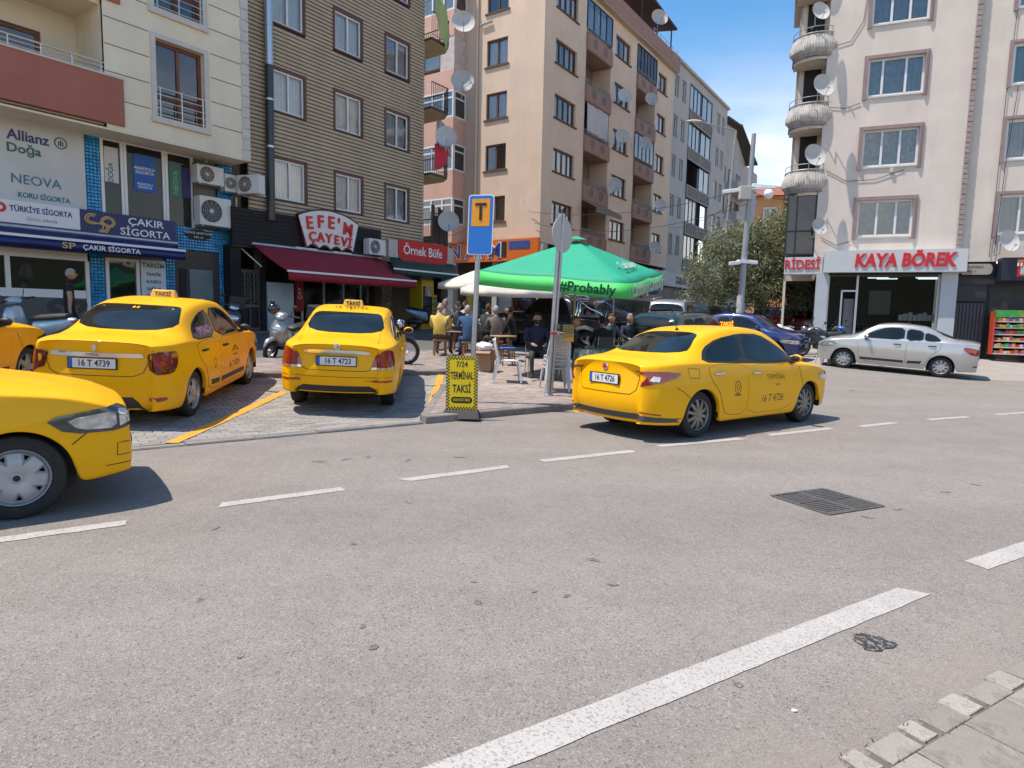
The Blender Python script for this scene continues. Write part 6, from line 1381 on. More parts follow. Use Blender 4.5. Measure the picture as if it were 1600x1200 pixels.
# newer Fiat-like saloon (4726)
EGEA = sedan(seal='one', xr=-2.33, xf=2.2, wb=2.64, R=.315, track=.80, rimf=.68,
    top=[(-2.33, 1.0), (-2.1, 1.065), (-1.75, 1.09), (-1.4, 1.21), (-1.05, 1.36), (-.6, 1.465), (-.1, 1.49), (.35, 1.445), (.75, 1.26), (1.2, 1.02), (1.55, .96), (1.9, .88), (2.2, .72)],
    belt=[(-2.33, .95), (-1.7, 1.0), (-.9, .985), (.4, .945), (1.1, .925), (1.6, .88), (2.2, .70)],
    w=[(-2.33, .57), (-2.25, .69), (-2.12, .785), (-1.88, .86), (-1.3, .89), (0, .892), (1.2, .89), (1.75, .84), (2.05, .74), (2.2, .60)],
    roofw=[(-2.33, .68), (-1.7, .66), (-1.0, .585), (-.3, .605), (.3, .595), (.8, .67), (1.2, .73), (2.1, .6)],
    glass=dict(seal=[[(-1.32, 1.01), (-1.15, 1.19), (-.82, 1.315), (-.3, 1.39), (.2, 1.38), (.55, 1.24), (1.02, .97), (.4, .962), (-.6, .985)]],
        side=[[(-.39, 1.01), (-.39, 1.36), (-.75, 1.31), (-1.08, 1.18), (-1.22, 1.03)], [(.9, .995), (.5, 1.225), (.18, 1.355), (-.28, 1.362), (-.28, .995)]],
        rear=[(-.63, 1.115), (.63, 1.115), (.58, 1.24), (.47, 1.395), (-.47, 1.395), (-.58, 1.24)], wind=[(-.7, 1.05), (.7, 1.05), (.56, 1.41), (-.56, 1.41)]),
    doors=[dict(poly=[(-.375, .27), (-.35, .62), (-.35, .975), (-1.2, .975), (-1.17, .78), (-1.0, .63), (-.92, .45), (-.82, .29)], gap=[(-.36, .255), (-.335, .62), (-.335, .985), (-1.215, .985), (-1.185, .775), (-1.015, .625), (-.935, .44), (-.835, .275)], handle=(-1.0, .855)),
           dict(poly=[(.78, .27), (.86, .62), (.94, .92), (.8, .945), (-.325, .965), (-.325, .6), (-.35, .27)], gap=[(.79, .255), (.875, .62), (.955, .92), (.81, .96), (-.31, .975), (-.31, .6), (-.335, .255)], handle=(-.13, .84))],
    taillights=[(150, [(.30, .90), (.10, .91), (-.10, .905), (-.24, .885), (-.21, .83), (-.05, .765), (.20, .715), (.18, .77), (.11, .85)], TAILR, 0), (150, [(.10, .785), (-.02, .78), (-.03, .84), (.05, .85)], LAMPC, 0)],
    headlights=[(40, [(-.42, .775), (-.30, .68), (.02, .66), (.17, .71), (.10, .78), (-.08, .80)], LAMPC, 1)],
    patches=[(180, [(-.66, .28), (.66, .28), (.62, .36), (-.62, .36)], .006, 'diffuser', pm('diffuser_grey', (.07, .068, .066), .6)), (0, [(-.45, .55), (.45, .55), (.5, .66), (-.5, .66)], .006, 'grille', BLACK)],
    patches2=[(150, [(.3, .28), (-.30, .25), (-.28, .30), (.3, .36)], .006, 'diffuser_end', pm('diffuser_grey', (.07, .068, .066), .6), 0), (150, [(.2, .385), (-.05, .35), (-.05, .365), (.2, .40)], .009, 'reflector', TAILR, 0)],
    seams=[(180, [(-.62, .96), (-.55, .87), (-.52, .66), (-.44, .60), (.44, .60), (.52, .66), (.55, .87), (.62, .96)])], seams2=[(-90, [(-1.60, .56), (-1.75, .66), (-1.85, .70)]), (-90, [(-1.62, .94), (-1.60, .82), (-1.42, .81), (-1.40, .93), (-1.62, .94)], .006), (-90, [(1.0, .9), (1.07, .64), (1.05, .55)])],
    mirror=(.78, 1.01), handlemat=CHROME, rim='ten', rimmat=pm('alloy_bronze_grey', (.25, .24, .22), .4, .6, var=.15), antenna=(-.86, 1.43))
def taxi_text(sk, car, no):
    textdecal(sk, R(-90), no, .28, .47, .15, LETF, car, bold=.01, sx=.9, shear=.2)
# near left taxi, cut by the frame
t1, sk1, _ = make_car(dict(LOGAN, rim='cover', rimmat=SILVC), 'yellow taxi cut by the left edge, only bonnet, headlight and front wheel in view', 'taxi', TAXI, 'yellow taxis')
place(t1, -5.11, 4.39, R(36.9))
# taxi with plate 16 T 4739
t2, sk2, _ = make_car(dict(LOGAN, rim='five', rimmat=pm('alloy_pale', (.42, .40, .36), .35, .6)), 'yellow taxi seen from behind with number plate 16 T 4739', 'taxi', TAXI, 'yellow taxis')
place(t2, -5.25, 9.77, R(97), .024); plate(sk2, R(180), -.02, .80, '16 T 4739', t2)
roofsign(t2, -.15, 1.505, 'TAKSİ', .36, pm('roof_sign_cream', (.72, .45, .06), .4), LETF)
textdecal(sk2, R(180), 'SYMBOL', -.02, .9, .04, LETB, t2, .017); textdecal(sk2, R(180), 'RENAULT', -.36, .915, .022, LETB, t2, .017)
p, n = sk2.hit(R(180), 0, .985); mb = MB(); mb.prism([(-.032, 0), (0, .05), (.032, 0), (0, -.05)], Matrix.Translation(p+Vector((-.018, 0, 0))) @ Matrix.Rotation(R(-90), 4, 'Z') @ Matrix.Rotation(R(90), 4, 'X'), .018); mb.build('emblem', pm('emblem_satin', (.6, .6, .6), .4, .3), t2)
textdecal(sk2, R(-90), '16 T 4739', .25, .52, .13, LETF, t2, bold=.01); textdecal(sk2, R(-90), 'TERMİNAL', .32, .66, .05, LETF, t2)
seam(sk2, R(-90), [(.18, .72), (.34, .80), (.5, .72), (.42, .72), (.34, .76), (.26, .72)], .018, 'door_logo', LETF, t2, .006)
seam(sk2, R(-90), [(-.62+.05*math.cos(q), .64+.07*math.sin(q)) for q in np.linspace(0, 6.28, 14)], .014, 'door_emblem', LETF, t2, .006)
decal(sk2, R(-90), [(-.98, 1.06), (-.99, 1.16), (-.46, 1.19), (-.45, 1.06)], .0075, 'window_sticker', pm('sticker_orange', (.6, .3, .2), .5, c2=(.1, .1, .3), mask=(14, .48, .52)), t2, rnd_=0)
# taxi with plate 16 T 4723
t3, sk3, _ = make_car(LINEA, 'yellow taxi seen straight from behind with number plate 16 T 4723', 'taxi', TAXI, 'yellow taxis')
place(t3, -2.82, 11.34, R(97.5), .024); plate(sk3, R(180), .0, .80, '16 T 4723', t3, .54, .115)
roofsign(t3, -.35, 1.475, 'TAKSİ', .34, pm('roof_sign_yellow', (.72, .46, .06), .4)); o = text('16 T 4723', .12, LETB, t3, (-.66, .0, 1.478), (R(12), 0, R(-90)), .001, .01, sx=1.1)
p, n = sk3.hit(R(180), 0, 1.0); mb = MB(); mb.lathe([(0, 0), (.035, .004), (.045, 0), (.045, -.02)], 16, 0, Matrix.Translation(p+Vector((-.012, 0, 0))) @ Matrix.Rotation(R(-90), 4, 'Y')); mb.build('emblem', CHROME, t3)
# taxi with plate 16 T 4726
t4, sk4, _ = make_car(EGEA, 'yellow taxi turned to the right with number plate 16 T 4726 and door lettering', 'taxi', TAXI, 'yellow taxis')
place(t4, 3.07, 9.86, R(36.5)); plate(sk4, R(180), .0, .775, '16 T 4726', t4, .52, .115)
p, n = sk4.hit(R(180), 0, .93); mb = MB(); mb.lathe([(0, 0), (.035, .004), (.048, 0), (.048, -.02)], 18, 0, Matrix.Translation(p+Vector((-.012, 0, 0))) @ Matrix.Rotation(R(-90), 4, 'Y')); e_ = mb.build('emblem', CHROME, t4); mb = MB(); mb.lathe([(0, .006), (.03, .005)], 14, 0, Matrix.Translation(p+Vector((-.013, 0, 0))) @ Matrix.Rotation(R(-90), 4, 'Y')); mb.build('emblem_centre', RED, e_)
o = text('TAKSİ', .085, pm('sign_orange_lit', (.75, .28, .02), .5, emit=(1, .35, .02, .4)), t4, (.33, 0, 1.515), (R(90), 0, R(-90)), .006, .03, name='taxi_sign'); MB().box(.335, .36, -.13, .13, 1.44, 1.56).build('sign_foot', BLACK, t4)
textdecal(sk4, R(-90), 'TERMİNAL', .35, .765, .105, LETF, t4, sx=.95); textdecal(sk4, R(-90), 'TAKSİ', .38, .655, .045, LETF, t4); textdecal(sk4, R(-90), '16 T 4726', .26, .46, .155, LETB, t4, bold=.0, sx=.88, shear=.25)
seam(sk4, R(-90), [(-.59+.068*math.cos(q), .655+.085*math.sin(q)) for q in np.linspace(0, 6.29, 16)], .014, 'door_emblem', LETF, t4, .006); seam(sk4, R(-90), [(-.59, .61), (-.555, .655), (-.59, .70), (-.625, .655), (-.59, .61)], .013, 'door_emblem', LETF, t4, .006); seam(sk4, R(-90), [(-.66, .55), (-.52, .55)], .02, 'door_emblem', LETF, t4, .006)
# taxi at the far left behind 4739
t5, sk5, _ = make_car(LOGAN, 'yellow taxi at the left edge behind the 4739 taxi, wing and mirror showing', 'taxi', TAXI, 'yellow taxis')
place(t5, -8.05, 8.35, R(97), .024)
# silver saloon
SILVERP = pm('silver_car_paint', (.50, .495, .47), .3, .55, coat=.8)
SYM = dict(LOGAN, name='parked_car', xr=-2.16, xf=2.06, wb=2.48, R=.295, track=.755, rim='nine', rimmat=SILVC, handlemat=TRIMB, mirrormat=SILVERP, mirror=(.68, 1.0),
    top=[(-2.16, 1.0), (-1.9, 1.06), (-1.62, 1.075), (-1.3, 1.19), (-.95, 1.33), (-.55, 1.415), (-.05, 1.44), (.4, 1.39), (.75, 1.22), (1.12, 1.02), (1.45, .955), (1.8, .86), (2.06, .70)],
    belt=[(-2.16, .96), (-1.7, .985), (-.9, .97), (.4, .93), (1.1, .905), (1.6, .85), (2.06, .66)], taillights=[(145, [(.14, .70), (.15, .80), (.05, .87), (-.2, .90), (-.19, .80), (-.08, .70), (.05, .67)], TAILR, 1)], headlights=[(42, [(-.42, .79), (-.3, .66), (.0, .63), (.1, .68), (.02, .76), (-.15, .80)], LAMPC, 1)],
    w=[(-2.16, .57), (-2.08, .68), (-1.96, .755), (-1.75, .81), (-1.2, .834), (0, .838), (1.2, .834), (1.65, .79), (1.95, .69), (2.06, .57)],
    glass=dict(seal=[[(-1.3, 1.0), (-1.1, 1.13), (-.82, 1.245), (-.3, 1.335), (.2, 1.33), (.6, 1.17), (.98, .955), (.4, .945), (-.6, .965)]], side=[[(-.79, .995), (-.79, 1.23), (-1.02, 1.15), (-1.2, 1.02)], [(-.34, .985), (-.34, 1.305), (-.73, 1.25), (-.73, .99)], [(.84, .98), (.52, 1.165), (.2, 1.305), (-.26, 1.31), (-.26, .975)]], rear=[(-.6, 1.09), (.6, 1.09), (.5, 1.34), (-.5, 1.34)], wind=[(-.66, 1.04), (.66, 1.04), (.55, 1.37), (-.55, 1.37)]), seams2=[])
s1, sks, _ = make_car(SYM, 'silver saloon parked in front of the bakery, facing left', 'car', SILVERP, 'private cars around the square')
place(s1, 11.51, 19.47, R(147), .006)
# blue saloon
BLUEP = pm('dark_blue_paint', (.012, .03, .15), .28, .3, coat=1.0)
BLU = dict(SYM, mirrormat=BLUEP, headlights=[(35, [(-.40, .69), (-.36, .58), (.02, .56), (.14, .60), (.08, .69)], LAMPC, 1)])
s2, skb, _ = make_car(BLU, 'dark blue saloon facing the road beside the parked motorcycles', 'car', BLUEP, 'private cars around the square'); place(s2, 8.0, 22.35, R(-36)); plate(skb, 0, 0, .5, '16 NP 578', s2)
# green estate
GRNP = pm('dark_green_paint', (.018, .045, .038), .28, .3, coat=1.0)
EST = dict(LOGAN, name='parked_car', rim='nine', handlemat=GRNP, mirrormat=GRNP, taillights=[(150, [(.18, .66), (.18, 1.0), (-.06, 1.0), (-.06, .68)], TAILR, 1)],
    top=[(-2.23, 1.05), (-2.15, 1.2), (-2.0, 1.38), (-1.8, 1.475), (-1.2, 1.5), (-.1, 1.52), (.35, 1.48), (.7, 1.31), (1.12, 1.06), (1.5, .985), (1.85, .90), (2.12, .76)], roofw=[(-2.23, .66), (-1.8, .6), (-1.0, .6), (-.3, .61), (.3, .6), (.8, .66), (1.15, .72), (2.1, .6)],
    glass=dict(seal=[[(-1.9, 1.02), (-1.7, 1.39), (-.3, 1.43), (.22, 1.405), (.55, 1.26), (1.0, .985)]], side=[[(-1.1, 1.02), (-1.1, 1.38), (-1.62, 1.36), (-1.82, 1.04)], [(-.40, 1.015), (-.40, 1.395), (-1.04, 1.38), (-1.04, 1.02)], [(.86, 1.01), (.48, 1.245), (.2, 1.37), (-.32, 1.385), (-.32, 1.0)]], rear=[(-.6, 1.1), (.6, 1.1), (.52, 1.4), (-.52, 1.4)], wind=[(-.68, 1.08), (.68, 1.08), (.56, 1.44), (-.56, 1.44)]), patches=[], seams=[])
s3, skg, _ = make_car(EST, 'dark green estate car with roof rails behind the 4726 taxi', 'car', GRNP, 'private cars around the square', level=1); place(s3, 4.9, 18.3, R(50))
for s_ in (1, -1): mb = MB(); mb.tube([(-1.6, s_*.56, 1.49), (-1.5, s_*.56, 1.54), (.1, s_*.56, 1.56), (.2, s_*.56, 1.5)], .018, 6); mb.build('roof_rail', BLACK, s3)
# black pickup
BLKP = pm('black_car_paint', (.012, .012, .014), .25, coat=1.0)
PICK = dict(EST, name='pickup_truck', xr=-2.55, xf=2.5, wb=3.0, R=.37, track=.80, tyw=.24, rim='five', low=[(-2.6, .5), (-1.8, .45), (0, .4), (2.5, .45)], zs=1.12,
    top=[(-2.55, 1.10), (-2.4, 1.12), (-1.0, 1.12), (-.92, 1.15), (-.84, 1.6), (-.6, 1.70), (-.1, 1.74), (.4, 1.71), (.75, 1.5), (1.15, 1.2), (1.7, 1.14), (2.2, 1.08), (2.5, .95)], belt=[(-2.55, 1.09), (-1, 1.10), (.4, 1.1), (1.6, 1.06), (2.5, .88)],
    w=[(-2.55, .80), (-2.45, .86), (-2.3, .88), (0, .89), (1.8, .86), (2.3, .78), (2.5, .7)], roofw=[(-2.55, .8), (-.9, .64), (.3, .64), (1.1, .76), (2.4, .65)], extra=[-.98, -.88],
    glass=dict(seal=[], side=[[(-.72, 1.16), (-.72, 1.52), (-.25, 1.58), (-.25, 1.16)], [(.95, 1.16), (.5, 1.52), (.2, 1.6), (-.18, 1.6), (-.18, 1.16)]], rear=[(-.58, 1.2), (.58, 1.2), (.52, 1.6), (-.52, 1.6)], wind=[(-.66, 1.25), (.66, 1.25), (.58, 1.66), (-.58, 1.66)]),
    doors=[], taillights=[(160, [(.10, .72), (.10, 1.04), (-.04, 1.04), (-.04, .72)], TAILR, 0), (160, [(.09, .72), (.09, .84), (-.03, .84), (-.03, .72)], LAMPC, 0)], headlights=[], patches2=[(-90, [(-1.98, .45), (-1.95, .72), (-1.78, .86), (-1.5, .92), (-1.22, .86), (-1.05, .72), (-1.02, .45), (-1.10, .45), (-1.14, .68), (-1.28, .78), (-1.5, .82), (-1.72, .78), (-1.86, .68), (-1.9, .45)], .03, 'wheel_flare', ALLOY, 0)], mirror=(.85, 1.2), mirrormat=BLKP)
s4, skp, _ = make_car(PICK, 'black pickup truck with chrome roll bars behind the cafe tables', 'pickup truck', BLKP, level=1); place(s4, 1.55, 20.9, R(140))
mb = MB()
for x_ in (-1.12, -1.02): mb.tube([(x_, -.76, 1.1), (x_-.05, -.74, 1.45), (x_, -.62, 1.62), (x_, .62, 1.62), (x_-.05, .74, 1.45), (x_, .76, 1.1)], .034, 8)
for s_ in (1, -1): mb.tube([(-1.08, s_*.62, 1.62), (-1.5, s_*.72, 1.42), (-1.95, s_*.74, 1.3), (-2.02, s_*.76, 1.1)], .034, 8)
mb.build('roll_bar', CHROME, s4, True); mb = MB(); mb.box(-2.35, -1.0, -.66, .66, 1.125, 1.135); mb.build('bed_cover', BLACK, s4)
for s_ in (1, -1): mb = MB(); mb.tube([(-.6, s_*.55, 1.70), (-.5, s_*.55, 1.76), (.2, s_*.55, 1.77), (.3, s_*.55, 1.72)], .018, 6); mb.build('roof_rail', GALV, s4)
# silver van-like people carrier and further cars
VANC = dict(EST, name='parked_car', top=[(-2.23, 1.2), (-2.18, 1.45), (-2.05, 1.66), (-1.6, 1.72), (-.1, 1.74), (.4, 1.68), (.8, 1.45), (1.3, 1.14), (1.7, 1.05), (2.12, .85)], belt=[(-2.23, 1.1), (-.9, 1.08), (.4, 1.06), (1.1, 1.03), (1.6, .98), (2.12, .8)],
    glass=dict(seal=[], side=[[(-.40, 1.12), (-.40, 1.56), (-1.7, 1.54), (-1.8, 1.14)], [(.95, 1.12), (.55, 1.4), (.2, 1.56), (-.32, 1.56), (-.32, 1.12)]], rear=[(-.62, 1.2), (.62, 1.2), (.55, 1.6), (-.55, 1.6)], wind=[(-.66, 1.18), (.66, 1.18), (.56, 1.6), (-.56, 1.6)]), doors=[], patches2=[], seams2=[])
s5, skv, _ = make_car(VANC, 'silver people carrier with roof rails beyond the green estate', 'car', SILVERP, 'private cars around the square', level=1); place(s5, 6.35, 25.6, R(68))
for s_ in (1, -1): mb = MB(); mb.tube([(-1.8, s_*.56, 1.7), (-1.7, s_*.56, 1.77), (.0, s_*.56, 1.8), (.1, s_*.56, 1.72)], .02, 6); mb.build('roof_rail', GALV, s5)
def farcar(c, paint, x, y, a, label):
    cc = dict(c, doors=[], seams=[], seams2=[], patches=[], patches2=[], name='parked_car'); o, k_, _ = make_car(cc, label, 'car', paint, 'private cars around the square', detail=0, level=1); place(o, x, y, R(a)); return o
REDP = pm('red_car_paint', (.3, .012, .012), .3, coat=1.0); WHTP = pm('white_car_paint', (.62, .62, .61), .3, coat=1.0)
farcar(VANC, BLKP, 4.6, 27.6, 128, 'black car parked beyond the pickup truck near the shops')
farcar(EST, BLKP, 8.7, 29.6, 60, 'dark car beyond the silver people carrier by the shops')
farcar(SYM, WHTP, 11.2, 33.5, 65, 'white saloon far back left of the camera pole')
farcar(SYM, BLUEP, 14.3, 35.5, 120, 'small blue car under the tree far back')
farcar(EST, REDP, 14.6, 33.0, 150, 'red car under the tree left of the bakery')
farcar(VANC, WHTP, 17.0, 38.0, 110, 'white van far back under the tree near the bakery')
# ------------------------------------------------------------------ street furniture on the island
def leanpole(name, x, y, h, r, lean, label, cat, mat=GALV, group=None, dz=.11, taper=1.0, n=12):
    e = empty(name, (x, y, zt(x, y)+dz), 0, label, cat, group); mb = MB(); mb.cyl((0, 0, -.05), (lean[0], lean[1], h), r, r*taper, n); mb.build('pole', mat, e, True)
    mb = MB(); mb.cyl((0, 0, 0), (lean[0]*.02, lean[1]*.02, .03), r*2.0, r*1.6, 12); mb.build('base_plate', mat, e); return e
# taxi rank sign
tp = leanpole('rank_sign', -.66, 10.35, 3.24, .042, (.10, 0), 'blue taxi rank sign with black T on orange square on a steel pole', 'street sign')
def rrect(w, h, r, n=5):
    pts = []
    for cx, cy, a0 in ((w/2-r, h/2-r, 0), (-w/2+r, h/2-r, 90), (-w/2+r, -h/2+r, 180), (w/2-r, -h/2+r, 270)):
        for k in range(n+1): a = R(a0+90*k/n); pts.append((cx+r*math.cos(a), cy+r*math.sin(a)))
    return pts
def signplate(parent, loc, rz, layers, roll=0):
    for i, (poly, mat, nm) in enumerate(layers):
        o = MB().prism(poly, Matrix.Translation((0, 0, .004*i)), .006).build(nm, mat, parent); o.matrix_local = Matrix.Translation(loc) @ Matrix.Rotation(rz, 4, 'Z') @ Matrix.Rotation(R(90), 4, 'X') @ Matrix.Rotation(roll, 4, 'Z')
    return o
SB = pm('sign_blue', (.012, .16, .55), .35); SO = pm('sign_amber', (.72, .30, .01), .4)
loc = Vector((.11, -.075, 2.82)); rz_ = R(-20); rl_ = R(-1.5)
signplate(tp, loc, rz_, [(rrect(.43, .93, .05), WHITE, 'sign_border'), (rrect(.40, .90, .04), SB, 'sign_face'), ([(x, y+.19) for x, y in rrect(.31, .42, .012)], SO, 'sign_square')], rl_)
for a in ((-.095, .095, .295, .335), (-.021, .021, .07, .295)):
    o = MB().box(a[0], a[1], a[2], a[3], .012, .0165).build('sign_letter', BLACK, tp); o.matrix_local = Matrix.Translation(loc) @ Matrix.Rotation(rz_, 4, 'Z') @ Matrix.Rotation(R(90), 4, 'X') @ Matrix.Rotation(rl_, 4, 'Z')
# central pole with the back of a round sign
cp = leanpole('sign_pole', .65, 11.42, 3.2, .035, (.13, 0), 'steel pole carrying a round sign seen from behind by the stacked chairs', 'street sign')
mb = MB(); mb.cyl((.06, .02, -.02), (.19, .02, 3.2), .028, n=10); mb.build('pipe', GALV, cp, True)
o = MB().lathe([(0, 0), (.30, 0), (.31, .01), (.31, .018), (0, .014)], 36).build('round_plate', pm('sign_back_grey', (.42, .43, .44), .5, .3), cp); o.matrix_local = Matrix.Translation((.17, .03, 2.84)) @ Matrix.Rotation(R(52), 4, 'Z') @ Matrix.Rotation(R(90), 4, 'X')
o = MB().lathe([(0, 0), (.295, 0), (.295, .004)], 36).build('round_face', pm('sign_pale_face', (.55, .55, .55), .5), cp); o.matrix_local = Matrix.Translation((.17, .03, 2.84)) @ Matrix.Rotation(R(52), 4, 'Z') @ Matrix.Rotation(R(-90), 4, 'X') @ Matrix.Translation((0, 0, .004))
mb = MB(); mb.box(.02, .13, -.05, .05, 1.1, 1.14); mb.build('red_tie', RED, cp)
# money box on the pole
bx = empty('collection_box', (.95, 11.42, zt(.98, 11.42)+1.26), R(6), 'clear acrylic box with yellow leaflets fixed to the steel sign pole', 'collection box')
MB().box(-.14, .11, -.11, .11, -.16, .14).build('acrylic_case', glassmat('acrylic', (.86, .88, .88)), bx); MB().box(-.08, .105, -.105, -.09, -.155, .07).build('yellow_sheet', pm('leaflet_yellow', (.75, .45, .01), .5), bx); MB().box(-.08, .105, -.106, -.092, .07, .135).build('pale_sheet', pm('leaflet_pale', (.6, .58, .4), .5), bx); MB().box(-.135, .105, -.1, .1, -.165, -.161).build('base', DARK, bx)
for i in range(4): MB().box(-.07+.04*i, -.05+.04*i, -.109, -.107, .095, .11).build('small_print', BLACK, bx)
MB().box(-.29, -.14, -.02, .02, -.02, .02).build('arm', GALV, bx)
# A-board
ab = empty('pavement_sign', (-.74, 9.40, .05), R(-4), 'yellow pavement sign with black lettering and chequered border at the kerb', 'pavement sign')
YEL = pm('sign_yellow', (.80, .58, .005), .4); o = MB().box(-.255, .255, -.01, .01, .12, .99).build('frame', pm('sign_frame_grey', (.3, .3, .3), .4, .5), ab)
MB().box(-.242, .242, -.0125, -.0105, .132, .978).build('panel', YEL, ab)
ck = MB(); s_ = .0246; nx = 20; nzz = 34; sxw = .484/nx; szh = .846/nzz
for j in range(nzz):
    for i in range(nx):
        if (i < 2 or i >= nx-2 or j < 2 or j >= nzz-2) and (i+j) % 2 == 0:
            x = -.242+i*sxw; z = .132+j*szh; ck.quad((x, -.0135, z), (x+sxw, -.0135, z), (x+sxw, -.0135, z+szh), (x, -.0135, z+szh))
tag(ck.build('chequer_border', BLACK, ab, fix=False), kind='stuff')
text('7/24', .125, BLACK, ab, (0, -.0135, .855), FRONT, .001, .012, sx=.85); text('TERMİNAL', .16, BLACK, ab, (0, -.0135, .675), FRONT, .001, .02, sx=.47); text('TAKSİ', .175, BLACK, ab, (0, -.0135, .465), FRONT, .001, .02, sx=.6)
MB().prism([(x, y) for x, y in rrect(.34, .10, .048)], Matrix.Translation((0, -.0135, .29)) @ Matrix.Rotation(R(90), 4, 'X'), .002).build('phone_badge', BLACK, ab); text('0224 573 3962', .062, YEL, ab, (0, -.0165, .29), FRONT, .001, .012, sx=.72)
mb = MB(); mb.add([(-.31, -.14, 0), (.31, -.14, 0), (.31, .14, 0), (-.31, .14, 0), (-.27, -.05, .13), (.27, -.05, .13), (.27, .05, .13), (-.27, .05, .13)], [(0, 3, 2, 1), (4, 5, 6, 7), (0, 1, 5, 4), (1, 2, 6, 5), (2, 3, 7, 6), (3, 0, 4, 7)]); mb.build('weighted_base', pm('sign_base_black', (.012, .013, .016), .6), ab, bevel=.01)
ab.scale = (.93, .93, .93)
# ------------------------------------------------------------------ parasols
def parasol(name, cx, cy, half, z0, apex, skirt, rz, tilt, top_m, skirt_m, label, sides=4, pole_m=None, vent=True, pole_r=.025, grp=None):
    e = empty(name, (cx, cy, zt(cx, cy)+.05), 0, label, 'parasol', grp); base = zt(cx, cy)+.05; Rm = Matrix.Rotation(rz, 4, 'Z')
    def P3(u, v, z): p = Rm @ Vector((u, v, 0)); return Vector((p.x, p.y, z+u*tilt[0]+v*tilt[1]-base))
    if sides == 4: ring = [(-half, -half), (0, -half), (half, -half), (half, 0), (half, half), (0, half), (-half, half), (-half, 0)]
    else: ring = [(half*math.cos(R(360*k/sides+10)), half*math.sin(R(360*k/sides+10))) for k in range(sides)]
    n = len(ring); mb = MB(); K = 8; vs = []; M_ = 5
    pts = []
    for i in range(n):
        for m in range(M_):
            f = m/M_; a, b = ring[i], ring[(i+1) % n]; pts.append(((a[0]*(1-f)+b[0]*f), (a[1]*(1-f)+b[1]*f), math.sin(f*math.pi)))
    N_ = len(pts)
    for k in range(K+1):
        t = k/K
        for (u, v, sg) in pts: vs.append(P3(u*t, v*t, apex+(z0+skirt-apex)*(t**1.08)-.03*sg*t*t*math.sin(t*math.pi*.5)-.02*math.sin(math.pi*t)))
    mb.add(vs, [(k*N_+i, k*N_+(i+1) % N_, (k+1)*N_+(i+1) % N_, (k+1)*N_+i) for k in range(K) for i in range(N_)])
    o = mb.build('canopy', top_m, e, True); o.modifiers.new('s', 'SOLIDIFY').thickness = .006
    mb = MB(); vs = []
    for (u, v, sg) in pts: vs += [P3(u, v, z0+skirt-.03*sg), P3(u*1.015, v*1.015, z0-.015*sg)]
    mb.add(vs, [(2*i, 2*i+1, 2*((i+1) % N_)+1, 2*((i+1) % N_)) for i in range(N_)]); o = mb.build('valance', skirt_m, e, True); o.modifiers.new('s', 'SOLIDIFY').thickness = .005
    mb = MB(); mb.cyl((0, 0, 0), (tilt[0]*-.0, 0, apex-base-.02), pole_r, n=8); mb.build('pole', pole_m or GALV, e, True)
    for i in range(n): mb = MB(); mb.cyl((0, 0, apex-base-.12), P3(ring[i][0]*.97, ring[i][1]*.97, z0+skirt-.03), .012, n=5); mb.build('rib', pole_m or GALV, e)
    if vent:
        mb = MB(); vs = [Vector((0, 0, apex-base+.10))]
        m8 = 16
        for k in range(m8): a = 2*math.pi*k/m8; r_ = .20*(1+.25*abs(math.cos(2*a+.8))); p = P3(r_*math.cos(a), r_*math.sin(a), apex+.035); vs.append(p)
        mb.add(vs, [(0, 1+k, 1+(k+1) % m8) for k in range(m8)]); mb.build('vent_cap', top_m, e, True)
    mb = MB(); mb.lathe([(0, .12), (.05, .12), (.06, .06), (.24, .04), (.26, 0)], 18); mb.build('foot', pm('parasol_foot', (.3, .3, .29), .8), e); return e, P3
GTOP = pm('parasol_green', (.012, .33, .185), .7, var=.06, vs_=2); GSK = pm('parasol_lime', (.06, .56, .13), .7, var=.05, vs_=2)
gp, GP3 = parasol('green_parasol', 1.35, 14.3, 1.6, 2.28, 3.26, .29, R(-24), (-.085, .125), GTOP, GSK, 'large green square parasol with a lime green printed valance', pole_m=pm('pale_wood', (.5, .47, .22), .6))
def onparasol(s, u, v, z, size, mat, shear=.2, bold=.02, sx=1.0, out=(0, -1), face=0):
    o = text(s, size, mat, gp, extrude=.001, bold=bold, sx=sx, shear=shear)
    for q in o.data.vertices:
        x, y = q.co.x, q.co.y
        if face == 0: p = GP3(u+x, -1.6-.035-abs(q.co.z), z+y)
        elif face == 1: p = GP3(1.6+.035+abs(q.co.z), u+x, z+y)
        else: p = None
        q.co = p
    return o
DKG = pm('parasol_print_dark', (.005, .11, .07), .7); onparasol('#Probably', .78, 0, 2.41, .27, DKG, .1, .025, 1.02)
onparasol('Carlsberg', -.75, 0, 2.41, .36, WHITE, .2, .03, 1.0, face=1); onparasol('Carlsberg', .75, 0, 2.41, .36, WHITE, .2, .03, 1.0, face=1)
